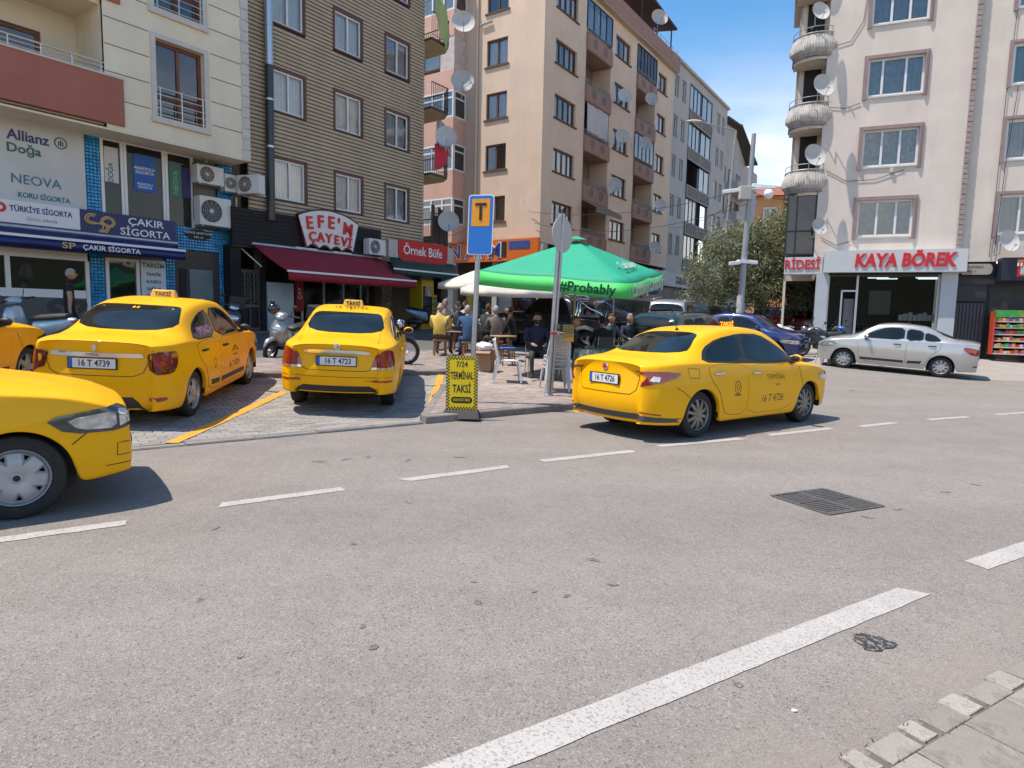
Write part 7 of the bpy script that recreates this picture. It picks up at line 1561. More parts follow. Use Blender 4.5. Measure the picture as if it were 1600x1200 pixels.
# printed logo on the right slope of the canopy
o = text('Carlsberg', .34, WHITE, gp, extrude=.001, bold=.02, shear=.2)
for q in o.data.vertices: x, y = q.co.x, q.co.y; t = .72-y/1.7; q.co = GP3(1.6*t+.03, x*.9-.1, 3.26+(2.57-3.26)*(t**1.08)+.05)
WT = pm('parasol_cream', (.60, .55, .47), .8, var=.08, vs_=2)
parasol('cream_parasol', -.05, 19.8, 1.62, 2.2, 2.95, .22, R(8), (.0, .05), WT, WT, 'cream parasol on a wooden pole behind the green parasol', sides=8, pole_m=pm('parasol_wood', (.36, .24, .14), .6), vent=False)
parasol('cream_parasol', -1.25, 22.6, 1.5, 2.55, 3.2, .18, R(20), (.05, .05), WT, WT, 'second cream parasol further back beside the green awning', sides=8, pole_m=pm('parasol_wood', (.36, .24, .14), .6), vent=False)
BLUC = pm('parasol_blue', (.012, .04, .19), .7); parasol('blue_parasol', 3.0, 19.4, 1.3, 2.35, 2.8, .15, R(15), (0, .03), BLUC, BLUC, 'dark blue parasol showing under the edge of the green one', sides=8, vent=False)
# ------------------------------------------------------------------ white plastic chairs
PLW = pm('white_plastic', (.62, .64, .65), .4, var=.05); PLG = pm('grey_white_plastic', (.58, .59, .58), .45, var=.08)
def plastic_chair(loc, rz, mat, label, group):
    "faces local -y"
    e = empty('plastic_chair', loc, rz, label, 'chair', group)
    mb = MB(); n = 8; vs = []
    for j in range(n+1):
        for i in range(n+1):
            x = -.21+.42*i/n; y = -.22+.42*j/n; vs.append((x*(1-.1*(j/n)), y, .44-.02*math.sin(math.pi*i/n)*math.sin(math.pi*j/n)-.035*max(0, 1-j*1.0/1.4)))
    mb.add(vs, [(j*(n+1)+i, j*(n+1)+i+1, (j+1)*(n+1)+i+1, (j+1)*(n+1)+i) for j in range(n) for i in range(n)]); o = mb.build('seat', mat, e, True); o.modifiers.new('s', 'SOLIDIFY').thickness = .02
    # backrest: frame with horizontal slats
    def bp(u, v): return Vector((u*(.2-.02*v), .2+.11*v-.05*(1-u*u), .44+.40*v))
    mb = MB(); mb.tube([bp(-1, 0), bp(-1, .5), bp(-.95, .85), bp(-.6, 1.02), bp(0, 1.06), bp(.6, 1.02), bp(.95, .85), bp(1, .5), bp(1, 0)], .018, 6); mb.build('back_frame', mat, e, True)
    for k in range(6):
        v = .1+.155*k; mb = MB(); vs = []
        for i in range(9): u = -1+2*i/8; vs += [bp(u, v), bp(u, v+.143)]
        mb.add(vs, [(2*i, 2*i+2, 2*i+3, 2*i+1) for i in range(8)]); o = mb.build('back_slat', mat, e, True); o.modifiers.new('s', 'SOLIDIFY').thickness = .012
    for sx_ in (-1, 1):
        for a, b in (((sx_*.19, -.2, .43), (sx_*.25, -.24, 0)), ((sx_*.18, .2, .45), (sx_*.23, .30, 0))):
            mb = MB(); mb.tube([a, ((a[0]+b[0])/2, (a[1]+b[1])/2, .22), b], [.034, .028, .02], 4); mb.build('leg', mat, e)
    return e
gz = lambda x, y: zt(x, y)+.11
plastic_chair((-.08, 12.72, gz(-.08, 12.72)), R(95), PLW, 'single white plastic chair standing alone in the sun, facing right', 'plastic chairs at the cafe')
for k in range(4): plastic_chair((.80+.012*k, 12.05-.02*k, gz(.8, 12.05)+.075*k), R(186), PLG, ['lowest grey white plastic chair of the stack by the sign pole', 'second plastic chair up in the stack by the sign pole', 'third plastic chair up in the stack by the sign pole', 'topmost plastic chair of the stack by the sign pole'][k], 'plastic chairs at the cafe')
# cardboard box with a white bag
cbx = empty('cardboard_box', (-.62, 14.05, gz(-.62, 14.05)), R(-14), 'brown cardboard box standing on the cafe pavement', 'box'); KRAFT = pm('cardboard', (.38, .235, .135), .85, var=.08, vs_=4); MB().box(-.19, .19, -.16, .16, 0, .44).build('box', KRAFT, cbx)
for a in ((-.26, -.19), (.19, .26)): pass
mb = MB(); mb.quad((-.19, -.16, .441), (.19, -.16, .441), (.19, -.27, .40), (-.19, -.27, .40)); mb.build('flap', KRAFT, cbx)
bag = MB(); br = random.Random(8); bag.ball((0, 0, 0), (.2, .15, .11), 16, 10); bag.v = [(x*(1+br.uniform(-.13, .13)), y*(1+br.uniform(-.13, .13)), z*(1+br.uniform(-.2, .25))) for x, y, z in bag.v]; o = bag.build('plastic_bag', pm('bag_white', (.72, .73, .75), .5), None, True); o.location = (-.62, 14.05, gz(-.62, 14.05)+.52); tag(o, 'crumpled white plastic bag on top of the cardboard box', 'bag')
# stools and tables
WOOD = pm('stool_wood', (.27, .13, .06), .6, var=.2, vs_=9, objrand=.2); 
def stool(x, y, label, h=.40, mat=WOOD, topm=None, rz=.2):
    e = empty('stool', (x, y, gz(x, y)), rz, label, 'stool', 'low wooden stools of the tea garden'); MB().box(-.17, .17, -.17, .17, h-.04, h).build('seat', topm or mat, e, bevel=.008)
    for a in (-1, 1):
        for b in (-1, 1): MB().cyl((a*.13, b*.13, h-.04), (a*.15, b*.15, 0), .02, n=6).build('leg', mat, e)
    mb = MB(); mb.box(-.14, .14, -.145, -.125, .12, .15); mb.build('stretcher', mat, e); mb = MB(); mb.box(-.14, .14, .125, .145, .12, .15); mb.build('stretcher', mat, e); return e
def table(x, y, r, h, label, topm, legm, cloth_=None):
    e = empty('table', (x, y, gz(x, y)), .3, label, 'table', 'cafe tables under the parasols'); mb = MB(); mb.lathe([(0, h), (r, h), (r+.01, h-.015), (r, h-.03), (0, h-.03)], 24); mb.build('table_top', topm, e, True)
    for k in range(4): a = k*math.pi/2+.4; MB().cyl((r*.55*math.cos(a), r*.55*math.sin(a), h-.03), (r*.75*math.cos(a), r*.75*math.sin(a), 0), .022, n=6).build('leg', legm, e)
    if cloth_:
        mb = MB(); vs = []; n = 48
        for k in range(n): a = 2*math.pi*k/n; q = 1+.06*math.sin(a*7); vs += [(r*1.02*math.cos(a), r*1.02*math.sin(a), h+.004), ((r+.03)*q*math.cos(a), (r+.03)*q*math.sin(a), h-.38-.05*math.sin(a*4))]
        mb.add(vs, [(2*i, 2*i+1, (2*i+3) % (2*n), (2*i+2) % (2*n)) for i in range(n)]); mb.add([(r*1.02*math.cos(2*math.pi*k/n), r*1.02*math.sin(2*math.pi*k/n), h+.004) for k in range(n)], [tuple(range(n))]); mb.build('tablecloth', cloth_, e, True)
    return e
stool(-1.86, 16.35, 'wooden stool under the man in the yellow sweater'); stool(-1.12, 16.25, 'wooden stool under the man in the blue shirt'); stool(-.45, 17.0, 'wooden stool under the man in the grey brown jacket'); stool(-.12, 15.3, 'wooden stool with a blue cushion behind the white chair', .42, topm=pm('cushion_blue', (.05, .15, .45), .7))
table(-1.45, 17.5, .36, .55, 'small round wooden table between the man in yellow and the man in the cap', WOOD, WOOD); table(-.25, 16.2, .33, .62, 'round wooden table beside the stool with blue cushion', pm('table_wood_pale', (.4, .25, .13), .5), WOOD)
CLOTH = pm('patterned_cloth', (.09, .13, .11), .8, c2=(.3, .34, .32), mask=(11, .52, .58)); table(1.72, 13.1, .45, .72, 'round table under a green grey patterned cloth behind the 4726 taxi', CLOTH, STEEL, CLOTH); table(2.5, 15.4, .42, .72, 'round wooden table with tea glasses in front of the pickup', pm('table_wood_dark', (.13, .07, .045), .5), STEEL)
table(.2, 21.2, .45, .75, 'table far back under the cream parasol', WOOD, WOOD)
def glassobj(x, y, h, label):
    mb = MB(); mb.lathe([(0, 0), (.025, 0), (.02, .04), (.028, .09)], 10); o = mb.build('tea_glass', pm('tea', (.25, .07, .02), .1, coat=1), None, True); o.location = (x, y, gz(x, y)+h+.003); tag(o, label, 'glass', 'tea glasses on the tables')
glassobj(2.4, 15.3, .72, 'left tea glass on the wooden table before the pickup'); glassobj(2.62, 15.45, .72, 'right tea glass on the wooden table before the pickup'); glassobj(-.3, 16.15, .62, 'tea glass on the small round table beside the blue cushion')
# drinks fridge and kiosk goods
fr = empty('drinks_fridge', W(bb, (6.45, -.35, GZ)), ANG1, 'yellow drinks fridge with glass door at the kiosk corner', 'fridge'); YF = pm('fridge_yellow', (.62, .47, .02), .45); MB().box(-.33, -.27, -.33, .33, 0, 1.95).build('side', YF, fr); MB().box(.27, .33, -.33, .33, 0, 1.95).build('side', YF, fr); MB().box(-.27, .27, .27, .33, 0, 1.95).build('back', YF, fr); MB().box(-.27, .27, -.33, .27, 0, .28).build('plinth', YF, fr); MB().box(-.27, .27, -.34, .27, 1.72, 1.95).build('header', YF, fr); MB().quad((-.27, -.32, .28), (.27, -.32, .28), (.27, -.32, 1.72), (-.27, -.32, 1.72)).build('glass_door', GLASS, fr, fix=False)
r6 = random.Random(6)
for k in range(4):
    MB().box(-.26, .26, -.28, .26, .3+k*.35, .32+k*.35).build('shelf', WHITE, fr)
    for i in range(7):
        mb = MB(); x = -.23+i*.077; z = .321+k*.35; mb.lathe([(0, z), (.028, z), (.028, z+.15), (.012, z+.2), (.012, z+.23), (0, z+.23)], 8, 0, Matrix.Translation((x, -.2, 0))); ci = r6.randrange(7); mb.build('bottle', pm('pack_%d' % ci, PC[ci], .4, var=.5, vs_=14), fr, True)
def post(b, u, y, label): 
    e = empty('chevron_post', W(b, (u, y, GZ)), ANG1, label, 'post'); MB().box(-.12, .12, -.04, .04, 0, 1.4).build('panel', YF, e)
    for k in range(8):
        z = .05+k*.165; mb = MB(); mb.add([(-.12, -.043, z+.08), (0, -.043, z), (.12, -.043, z+.08), (.12, -.043, z+.16), (0, -.043, z+.08), (-.12, -.043, z+.16)], [(0, 1, 4, 5), (1, 2, 3, 4)]); mb.build('chevron', BLACK, e, fix=False)
post(bb, 7.25, -.3, 'yellow and black chevron panel beside the drinks fridge')
# snack stand behind the table group
wh = empty('price_board', (-.35, 24.5, zt(-.35, 24.5)), .3, 'tall pale grey locker stand far back under the cream parasol', 'stand'); MB().box(-.28, .28, -.15, .15, 0, 1.9).build('cabinet', pm('stand_pale', (.36, .35, .33), .7), wh)
for k in range(6): MB().box(-.25, .25, -.165, -.15, .15+k*.29, .40+k*.29).build('drawer', pm('stand_pale2', (.42, .41, .39), .7), wh)
pw = empty('plant_pot', (-1.05, 22.0, zt(-1.05, 22)+.02), 0, 'small bright green potted plant behind the seated men', 'plant'); mb = MB(); mb.lathe([(0, 0), (.14, 0), (.18, .3), (0, .3)], 14); mb.build('pot', pm('terracotta_pot', (.3, .12, .07), .8), pw); lf = MB(); r7 = random.Random(12)
for i in range(260):
    a = r7.uniform(0, 6.28); q = r7.random()**.5; p = Vector((.3*q*math.cos(a), .3*q*math.sin(a), .9+r7.uniform(-.42, .42))); s_ = .06; n_ = Matrix.Rotation(r7.uniform(0, 6), 3, 'Z') @ Matrix.Rotation(r7.uniform(-1, 1), 3, 'X'); lf.add([p+n_ @ Vector(v) for v in ((-s_, 0, 0), (0, -s_*.4, 0), (s_, 0, 0), (0, s_*.4, 0))], [(0, 1, 2, 3)])
tag(lf.build('foliage', pm('plant_green', (.04, .17, .02), .6, island=.4), pw, fix=False), kind='stuff')
# small things beside the bakery: water bottle and white frame board
wb_ = empty('water_bottle', (10.05, 20.2, zt(10.05, 20.2)+.006), 0, 'green water bottle on the ground between the blue and the silver car', 'bottle'); mb = MB(); mb.lathe([(0, 0), (.1, 0), (.105, .05), (.1, .12), (.105, .2), (.1, .3), (.09, .36), (.035, .42), (.035, .46), (0, .46)], 16); mb.build('bottle', pm('bottle_green', (.02, .16, .12), .2, coat=1), wb_, True); mb = MB(); mb.cyl((0, 0, .46), (0, 0, .49), .038, n=10); mb.build('cap', WHITE, wb_)
af = empty('folding_board', (9.85, 20.35, zt(9.85, 20.35)+.006), .5, 'white folding frame standing beside the green water bottle', 'board'); 
for y_, q in ((-.12, 1), (.12, -1)):
    mb = MB(); mb.tube([(-.2, y_, 0), (-.14, 0, .62), (.14, 0, .62), (.2, y_, 0)], .018, 6); mb.build('frame', PLW, af); 
# ------------------------------------------------------------------ two-wheelers
def bikewheel(parent, x, r, tr, spokes, name='wheel', rimm=ALLOY):
    T = Matrix.Translation((x, 0, r)) @ Matrix.Rotation(R(90), 4, 'X'); mb = MB(); prof = [(r-tr+tr*math.cos(a), tr*.9*math.sin(a)) for a in np.linspace(0, 2*math.pi, 11)[:-1]]; mb.lathe(prof, 28, 0, T, True); w = mb.build(name, TYRE, parent, True)
    mb = MB(); rr = r-2*tr; mb.lathe([(rr+.012, -.02), (rr-.012, -.016), (rr-.012, .016), (rr+.012, .02)], 28, 0, T, True)
    for k in range(spokes):
        a = 2*math.pi*k/spokes; mb.cyl(T @ Vector((.02*math.cos(a), .02*math.sin(a), 0)), T @ Vector((rr*math.cos(a), rr*math.sin(a), 0)), .014 if spokes < 10 else .004, n=5)
    mb.cyl(T @ Vector((0, 0, -.05)), T @ Vector((0, 0, .05)), .04, n=12); mb.build('rim', rimm, w); return w
def blobm(name, pts, mat, parent, n=12):
    "smooth body from ellipsoid-ish ribs: list of (x, z, halfwidth, halfheight)"
    mb = MB(); vs = []
    for x, z, w, h in pts:
        for k in range(n): a = 2*math.pi*k/n; c, s = math.cos(a), math.sin(a); vs.append((x, w*abs(c)**.8*(1 if c > 0 else -1), z+h*abs(s)**.8*(1 if s > 0 else -1)))
    K = len(pts); fs = [(i*n+j, i*n+(j+1) % n, (i+1)*n+(j+1) % n, (i+1)*n+j) for i in range(K-1) for j in range(n)]+[tuple(range(n-1, -1, -1)), tuple(range((K-1)*n, K*n))]
    return mb.add(vs, fs).build(name, mat, parent, True)
SEATB = pm('bike_seat_black', (.02, .02, .02), .55)
def scooter(x, y, ang, paint, label, dz=.0, dark=TRIMB, box=False, helmet=None, lean=8):
    e = empty('scooter', (0, 0, 0), 0, label, 'scooter', 'motor scooters parked around the square')
    bikewheel(e, .62, .235, .05, 5, 'front_wheel'); bikewheel(e, -.58, .235, .055, 5, 'rear_wheel')
    blobm('front_fender', [(.86, .36, .02, .03), (.78, .47, .06, .04), (.62, .52, .075, .045), (.45, .46, .06, .05), (.40, .38, .03, .04)], paint, e)
    blobm('leg_shield', [(.58, .62, .05, .06), (.52, .62, .17, .2), (.45, .64, .21, .3), (.36, .62, .2, .32), (.30, .55, .14, .2)], paint, e)
    blobm('handlebar_cowl', [(.50, .99, .04, .03), (.46, 1.02, .12, .06), (.38, 1.04, .15, .075), (.28, 1.04, .12, .05), (.24, 1.03, .05, .03)], paint, e)
    blobm('headlight', [(.53, .99, .03, .02), (.515, .99, .09, .04), (.47, 1.0, .11, .05)], LAMPC, e); blobm('turn_lamp', [(.565, .72, .06, .03), (.545, .74, .14, .06), (.50, .76, .15, .07)], LAMPC, e)
    MB().box(-.1, .42, -.15, .15, .27, .33).build('floorboard', dark, e, bevel=.02)
    blobm('rear_body', [(-.02, .5, .06, .16), (-.08, .52, .14, .2), (-.3, .56, .16, .18), (-.6, .64, .15, .13), (-.85, .72, .1, .07), (-.92, .74, .05, .03)], paint, e)
    blobm('seat', [(.04, .70, .06, .03), (-.02, .73, .13, .05), (-.3, .76, .14, .055), (-.55, .79, .14, .06), (-.78, .82, .1, .04)], SEATB, e)
    blobm('tail_light', [(-.94, .72, .03, .02), (-.92, .72, .07, .03), (-.86, .73, .09, .03)], TAILR, e)
    mb = MB(); mb.tube([(.30, -.34, 1.05), (.36, -.2, 1.05), (.38, 0, 1.04), (.36, .2, 1.05), (.30, .34, 1.05)], .016, 6); h = mb.build('handlebar', dark, e)
    for s in (-1, 1):
        MB().cyl((.31, s*.24, 1.05), (.28, s*.38, 1.05), .02, n=8).build('grip', SEATB, h); mb = MB(); mb.tube([(.36, s*.2, 1.06), (.38, s*.27, 1.22)], .008, 5); mb.ball((.37, s*.30, 1.27), (.02, .065, .045), 10, 6); mb.build('mirror', BLACK, h, True)
    mb = MB(); mb.cyl((.62, -.07, .235), (.46, -.06, .6), .025, n=8); mb.build('fork', dark, e); mb = MB(); mb.cyl((.62, .07, .235), (.46, .06, .6), .025, n=8); mb.build('fork', dark, e)
    blobm('engine', [(-.2, .3, .08, .06), (-.3, .3, .12, .1), (-.55, .28, .12, .09), (-.7, .27, .06, .06)], pm('engine_grey', (.1, .1, .1), .5, .6), e); mb = MB(); mb.cyl((-.35, -.15, .24), (-.85, -.16, .32), .05, .06, 10); mb.build('exhaust', dark, e)
    mb = MB(); mb.cyl((-.15, .1, .26), (-.2, .2, 0.01), .014, n=6); mb.build('side_stand', dark, e)
    if box: MB().box(-1.18, -.75, -.2, .2, .88, 1.22).build('top_case', dark, e, bevel=.03)
    if helmet: mb = MB(); mb.ball((.30, -.3, 1.12), (.14, .12, .13), 14, 10); mb.build('helmet', helmet, e, True)
    place(e, x, y, R(ang), dz, 1.2, .4); e.matrix_world = e.matrix_world @ Matrix.Rotation(R(-lean), 4, 'X'); return e
def motorcycle(x, y, ang, paint, label, dz=0, spokes=24, fairing=None, box=None, lean=8):
    e = empty('motorcycle', (0, 0, 0), 0, label, 'motorcycle', 'motorcycles parked around the square')
    bikewheel(e, .68, .30, .045, spokes, 'front_wheel', CHROME if spokes > 10 else ALLOY); bikewheel(e, -.65, .30, .055, spokes, 'rear_wheel', CHROME if spokes > 10 else ALLOY)
    blobm('front_fender', [(.88, .55, .02, .02), (.8, .61, .05, .02), (.66, .635, .06, .02), (.5, .6, .05, .02), (.42, .55, .03, .02)], paint, e)
    blobm('fuel_tank', [(.34, .86, .06, .05), (.28, .88, .12, .1), (.08, .88, .15, .12), (-.1, .84, .12, .09), (-.2, .80, .08, .05)], paint, e)
    blobm('seat', [(-.16, .80, .08, .03), (-.25, .81, .13, .05), (-.55, .83, .14, .05), (-.8, .88, .1, .04), (-.88, .89, .05, .02)], SEATB, e)
    blobm('tail', [(-.5, .72, .08, .05), (-.8, .80, .1, .05), (-1.0, .82, .05, .03)], paint, e); blobm('tail_light', [(-1.03, .8, .03, .02), (-1.01, .8, .06, .03), (-.97, .8, .06, .03)], TAILR, e)
    blobm('engine', [(.25, .42, .08, .1), (.15, .45, .16, .18), (-.1, .45, .17, .18), (-.22, .45, .1, .12)], pm('engine_grey', (.1, .1, .1), .5, .6), e)
    mb = MB(); mb.tube([(.22, -.12, .36), (.1, -.17, .26), (-.3, -.18, .28), (-.85, -.2, .38)], [.022, .03, .045, .05], 8); mb.build('exhaust', CHROME, e, True)
    for s in (-1, 1): mb = MB(); mb.cyl((.68, s*.08, .30), (.38, s*.075, .95), .024, n=8); mb.build('fork', CHROME, e); mb = MB(); mb.cyl((-.65, s*.12, .32), (-.5, s*.12, .72), .025, n=8); mb.build('shock', CHROME, e)
    mb = MB(); mb.ball((.52, 0, .92), (.09, .09, .09), 14, 8); mb.build('headlight', CHROME, e, True); mb = MB(); mb.lathe([(0, .09), (.06, .085), (.085, .06)], 14, 0, Matrix.Translation((.53, 0, .92)) @ Matrix.Rotation(R(90), 4, 'Y')); mb.build('headlight_glass', LAMPC, e, True)
    mb = MB(); mb.tube([(.18, -.36, 1.06), (.28, -.2, 1.08), (.36, 0, 1.0), (.28, .2, 1.08), (.18, .36, 1.06)], .013, 6); h = mb.build('handlebar', CHROME, e)
    for s in (-1, 1): mb = MB(); mb.tube([(.27, s*.22, 1.08), (.27, s*.30, 1.24)], .007, 5); mb.ball((.26, s*.32, 1.28), (.02, .055, .05), 10, 6); mb.build('mirror', BLACK, h, True)
    if fairing: blobm('fairing', [(.74, .86, .03, .03), (.66, .88, .13, .13), (.5, .88, .2, .22), (.3, .72, .22, .24), (.1, .55, .2, .16), (-.05, .5, .14, .1)], fairing, e)
    if box: blobm('top_case', [(-.72, 1.08, .15, .12), (-.78, 1.1, .2, .16), (-1.0, 1.1, .21, .17), (-1.15, 1.08, .16, .12)], box, e)
    place(e, x, y, R(ang), dz, 1.3, .4); e.matrix_world = e.matrix_world @ Matrix.Rotation(R(-lean), 4, 'X'); return e
SG = pm('scooter_silver', (.33, .32, .31), .3, .5, coat=.8); SLB = pm('scooter_pale_blue', (.32, .46, .56), .3, .3, coat=.8); SDK = pm('scooter_dark', (.03, .033, .04), .35, coat=.5); MW = pm('bike_white', (.6, .6, .6), .3, coat=.6); SBL = pm('scooter_blue', (.01, .16, .42), .3, coat=.8)
scooter(-5.2, 14.75, -108, SG, 'silver grey scooter with helmet parked left of the 4723 taxi', helmet=pm('helmet_black', (.02, .02, .022), .2, coat=1), box=True)
scooter(-9.25, 12.5, 172, SLB, 'pale blue scooter behind the 4739 taxi near the insurance office', dz=.1)
scooter(-7.35, 16.6, -70, SDK, 'dark scooter by the tiled entrance right of the 4739 taxi', box=True)
motorcycle(-3.05, 14.15, 12, pm('bike_blue_black', (.02, .04, .08), .3, coat=.6), 'motorcycle with spoked wheels beyond the 4723 taxi, front wheel to the right', dz=.1)
scooter(-3.35, 25.2, 20, SLB, 'pale blue scooter beside the yellow drinks fridge')
motorcycle(9.9, 23.3, 200, MW, 'white sports motorcycle beside the dark blue saloon', fairing=MW, spokes=5)
motorcycle(10.9, 22.9, 195, SDK, 'black motorcycle in front of the bakery door', fairing=SDK, spokes=5)
motorcycle(11.35, 23.9, 150, SDK, 'dark motorcycle close to the bakery pillar', spokes=24)
scooter(12.15, 23.1, 120, SBL, 'bright blue scooter behind the silver saloon')
motorcycle(13.9, 22.6, 100, SDK, 'motorcycle with red topped case behind the silver saloon roof', box=pm('case_red_black', (.2, .02, .035), .3, coat=.8))
motorcycle(12.3, 30.2, 60, REDP, 'red motorcycle under the tree left of the bakery', fairing=REDP, spokes=5)
# ------------------------------------------------------------------ people
SKINM = pm('skin', (.42, .24, .16), .55, var=.08, vs_=12); HAIRG = pm('hair_grey', (.3, .29, .28), .8, var=.2, vs_=40); HAIRD = pm('hair_dark', (.02, .016, .013), .8); HAIRB = pm('hair_brown', (.09, .045, .025), .8); EYE = pm('eye_dark', (.02, .015, .012), .3)
def person(loc, rz, pose, top, legs, hair, label, shoes=BLACK, cap=None, beard=None, skin=SKINM, s=1.0, lean=0.0, turn=0.0, sleeves=True, bulk=1.0, arm=None, bald=False, seat=.42, jacket=None):
    "faces local -y. pose: sit / stand / walk"
    e = empty('person', loc, rz, label, 'person', 'people at the tea garden' if pose == 'sit' else None)
    zp = seat+.09 if pose == 'sit' else .92
    def sp(h, y=0): return Vector((0, y-lean*h, zp+h))
    J = {'pel': (Vector((0, 0, zp)), .135*bulk, .115*bulk), 'spi': (sp(.2, .02), .14*bulk, .11*bulk), 'che': (sp(.40, .01), .165*bulk, .115*bulk), 'nck': (sp(.53, 0), .06, .06), 'hd0': (sp(.60, -.02), .05, .05)}
    E_ = [('pel', 'spi'), ('spi', 'che'), ('che', 'nck'), ('nck', 'hd0')]
    for q, sg in (('l', 1), ('r', -1)):
        sh = sp(.47, .0)+Vector((sg*.185*bulk, 0, 0)); J['sh'+q] = (sh, .068, .065)
        if pose == 'sit': el = sp(.24, -.10)+Vector((sg*.25, 0, 0)); wr_ = sp(.16, -.32)+Vector((sg*.13, 0, 0)); hd = wr_+Vector((-sg*.03, -.07, -.01))
        else: el = sh+Vector((sg*.05, .02+(.06*sg if pose == 'walk' else 0), -.29)); wr_ = el+Vector((sg*.01, -.06-(.08*sg if pose == 'walk' else 0), -.25)); hd = wr_+Vector((0, -.02, -.08))
        if arm and arm[0] == q: el = Vector(arm[1]); wr_ = Vector(arm[2]); hd = wr_+(wr_-el).normalized()*.08
        J['el'+q] = (el, .05, .05); J['wr'+q] = (wr_, .032, .032); J['ha'+q] = (hd, .036, .02)
        hp = Vector((sg*.095, 0, zp-.04)); J['hp'+q] = (hp, .092, .095)
        if pose == 'sit': kn = Vector((sg*.17, -.42, seat+.06)); an = Vector((sg*.16, -.38+(.05*sg), .09)); to = an+Vector((sg*.03, -.16, -.045))
        else:
            st = .16*sg if pose == 'walk' else 0; kn = Vector((sg*.10, -.03-st*.6, .49)); an = Vector((sg*.10, .02-st, .085)); to = an+Vector((sg*.02, -.16, -.045))
        J['kn'+q] = (kn, .062, .064); J['an'+q] = (an, .042, .045); J['to'+q] = (to, .036, .028)
        E_ += [('che', 'sh'+q), ('sh'+q, 'el'+q), ('el'+q, 'wr'+q), ('wr'+q, 'ha'+q), ('pel', 'hp'+q), ('hp'+q, 'kn'+q), ('kn'+q, 'an'+q), ('an'+q, 'to'+q)]
    names = list(J); me = bpy.data.meshes.new('p'); me.from_pydata([J[k][0] for k in names], [(names.index(a), names.index(b)) for a, b in E_], []); o = bpy.data.objects.new('p', me); col.objects.link(o)
    m = o.modifiers.new('k', 'SKIN'); m.use_smooth_shade = True; sb = o.modifiers.new('s', 'SUBSURF'); sb.levels = 1; sb.render_levels = 1
    for i, k in enumerate(names): sv = me.skin_vertices[0].data[i]; sv.radius = (J[k][1], J[k][2]); sv.use_root = (k == 'pel')
    dg = bpy.context.evaluated_depsgraph_get(); me2 = bpy.data.meshes.new_from_object(o.evaluated_get(dg)); bpy.data.objects.remove(o)
    # head, fingers appended to the same mesh
    H = J['hd0'][0]+Vector((0, -.02, .10)); Mh = Matrix.Translation(H) @ Matrix.Rotation(turn, 4, 'Z'); mb = MB()
    mb.ball((0, 0, 0), (.078, .098, .118), 14, 10, 0, None); 
    mb.v = [(x*(1-.25*max(0, -z/.118)*(.5 if y > 0 else 1)), y-(.012 if z < -.04 and y < 0 else 0), z) for x, y, z in mb.v]
    mb.ball((0, -.103, -.012), (.014, .022, .026), 8, 6); mb.ball((.08, .01, -.005), (.012, .024, .034), 8, 5); mb.ball((-.08, .01, -.005), (.012, .024, .034), 8, 5); mb.ball((0, -.092, -.062), (.026, .012, .009), 8, 4)
    hv = [Mh @ Vector(p) for p in mb.v]; hf = mb.f; fb_ = MB()
    for q in 'lr':
        w0, h0 = J['wr'+q][0], J['ha'+q][0]; d = (h0-w0).normalized(); sd_ = d.cross(Vector((0, 0, 1))); sd_ = sd_.normalized() if sd_.length > .1 else Vector((1, 0, 0)); dn = sd_.cross(d)
        for k in range(4):
            b0 = h0+sd_*(.027-.018*k); L_ = (.062, .07, .066, .052)[k]; fb_.tube([b0-d*.02, b0+d*L_*.5, b0+d*L_*.85-dn*.016*(1 if dn.z > 0 else -1)], [.009, .0085, .0065], 5)
        th = h0+sd_*(.03)*(-1 if q == 'l' else 1)-d*.03; fb_.tube([th, th+sd_*.025*(-1 if q == 'l' else 1)+d*.03, th+sd_*.028*(-1 if q == 'l' else 1)+d*.055], [.011, .01, .008], 5)
    V = [v.co.copy() for v in me2.vertices]; Fc = [tuple(p.vertices) for p in me2.polygons]; mi = []
    def kind(c):
        best = None
        for a, b in E_:
            A, B = J[a][0], J[b][0]; t = max(0, min(1, (c-A).dot(B-A)/max(1e-9, (B-A).length_squared))); dd = (A+(B-A)*t-c).length-(J[a][1]*(1-t)+J[b][1]*t)*.9
            if best is None or dd < best[0]: best = (dd, a, b, t)
        _, a, b, t = best
        if b in ('hd0',) or (b == 'nck' and t > .7): return 0
        if b[:2] == 'ha' or (b[:2] == 'wr' and t > (.85 if sleeves else -1)) or (b[:2] == 'el' and not sleeves and t > .6): return 0
        if b[:2] == 'to' or (b[:2] == 'an' and t > .9): return 3
        if b[:2] in ('hp', 'kn', 'an'): return 2
        if b == 'spi' and t < .12: return 2
        return 1
    for f in Fc: mi.append(kind(sum((V[i] for i in f), Vector())/len(f)))
    n0 = len(V); V += hv; Fc += [tuple(n0+i for i in f) for f in hf]; mi += [0]*len(hf); n0 = len(V); V += [Vector(p) for p in fb_.v]; Fc += [tuple(n0+i for i in f) for f in fb_.f]; mi += [0]*len(fb_.f)
    bpy.data.meshes.remove(me2); nm = bpy.data.meshes.new('body'); nm.from_pydata(V, [], Fc); nm.polygons.foreach_set('material_index', mi); nm.update()
    link('body', nm, [skin, top, legs, shoes], e, True)
    def headpart(nm_, fn, mat, r=(.082, .104, .124), nn=16, kk=12):
        b_ = MB(); b_.ball((0, 0, .004), r, nn, kk); keep = [f for f in b_.f if fn(sum((Vector(b_.v[i]) for i in f), Vector())/len(f))]; b_.f = keep; b_.m = [0]*len(keep); b_.v = [tuple(Mh @ Vector(p)) for p in b_.v]; o_ = b_.build(nm_, mat, e, True); o_.modifiers.new('s', 'SOLIDIFY').thickness = .012
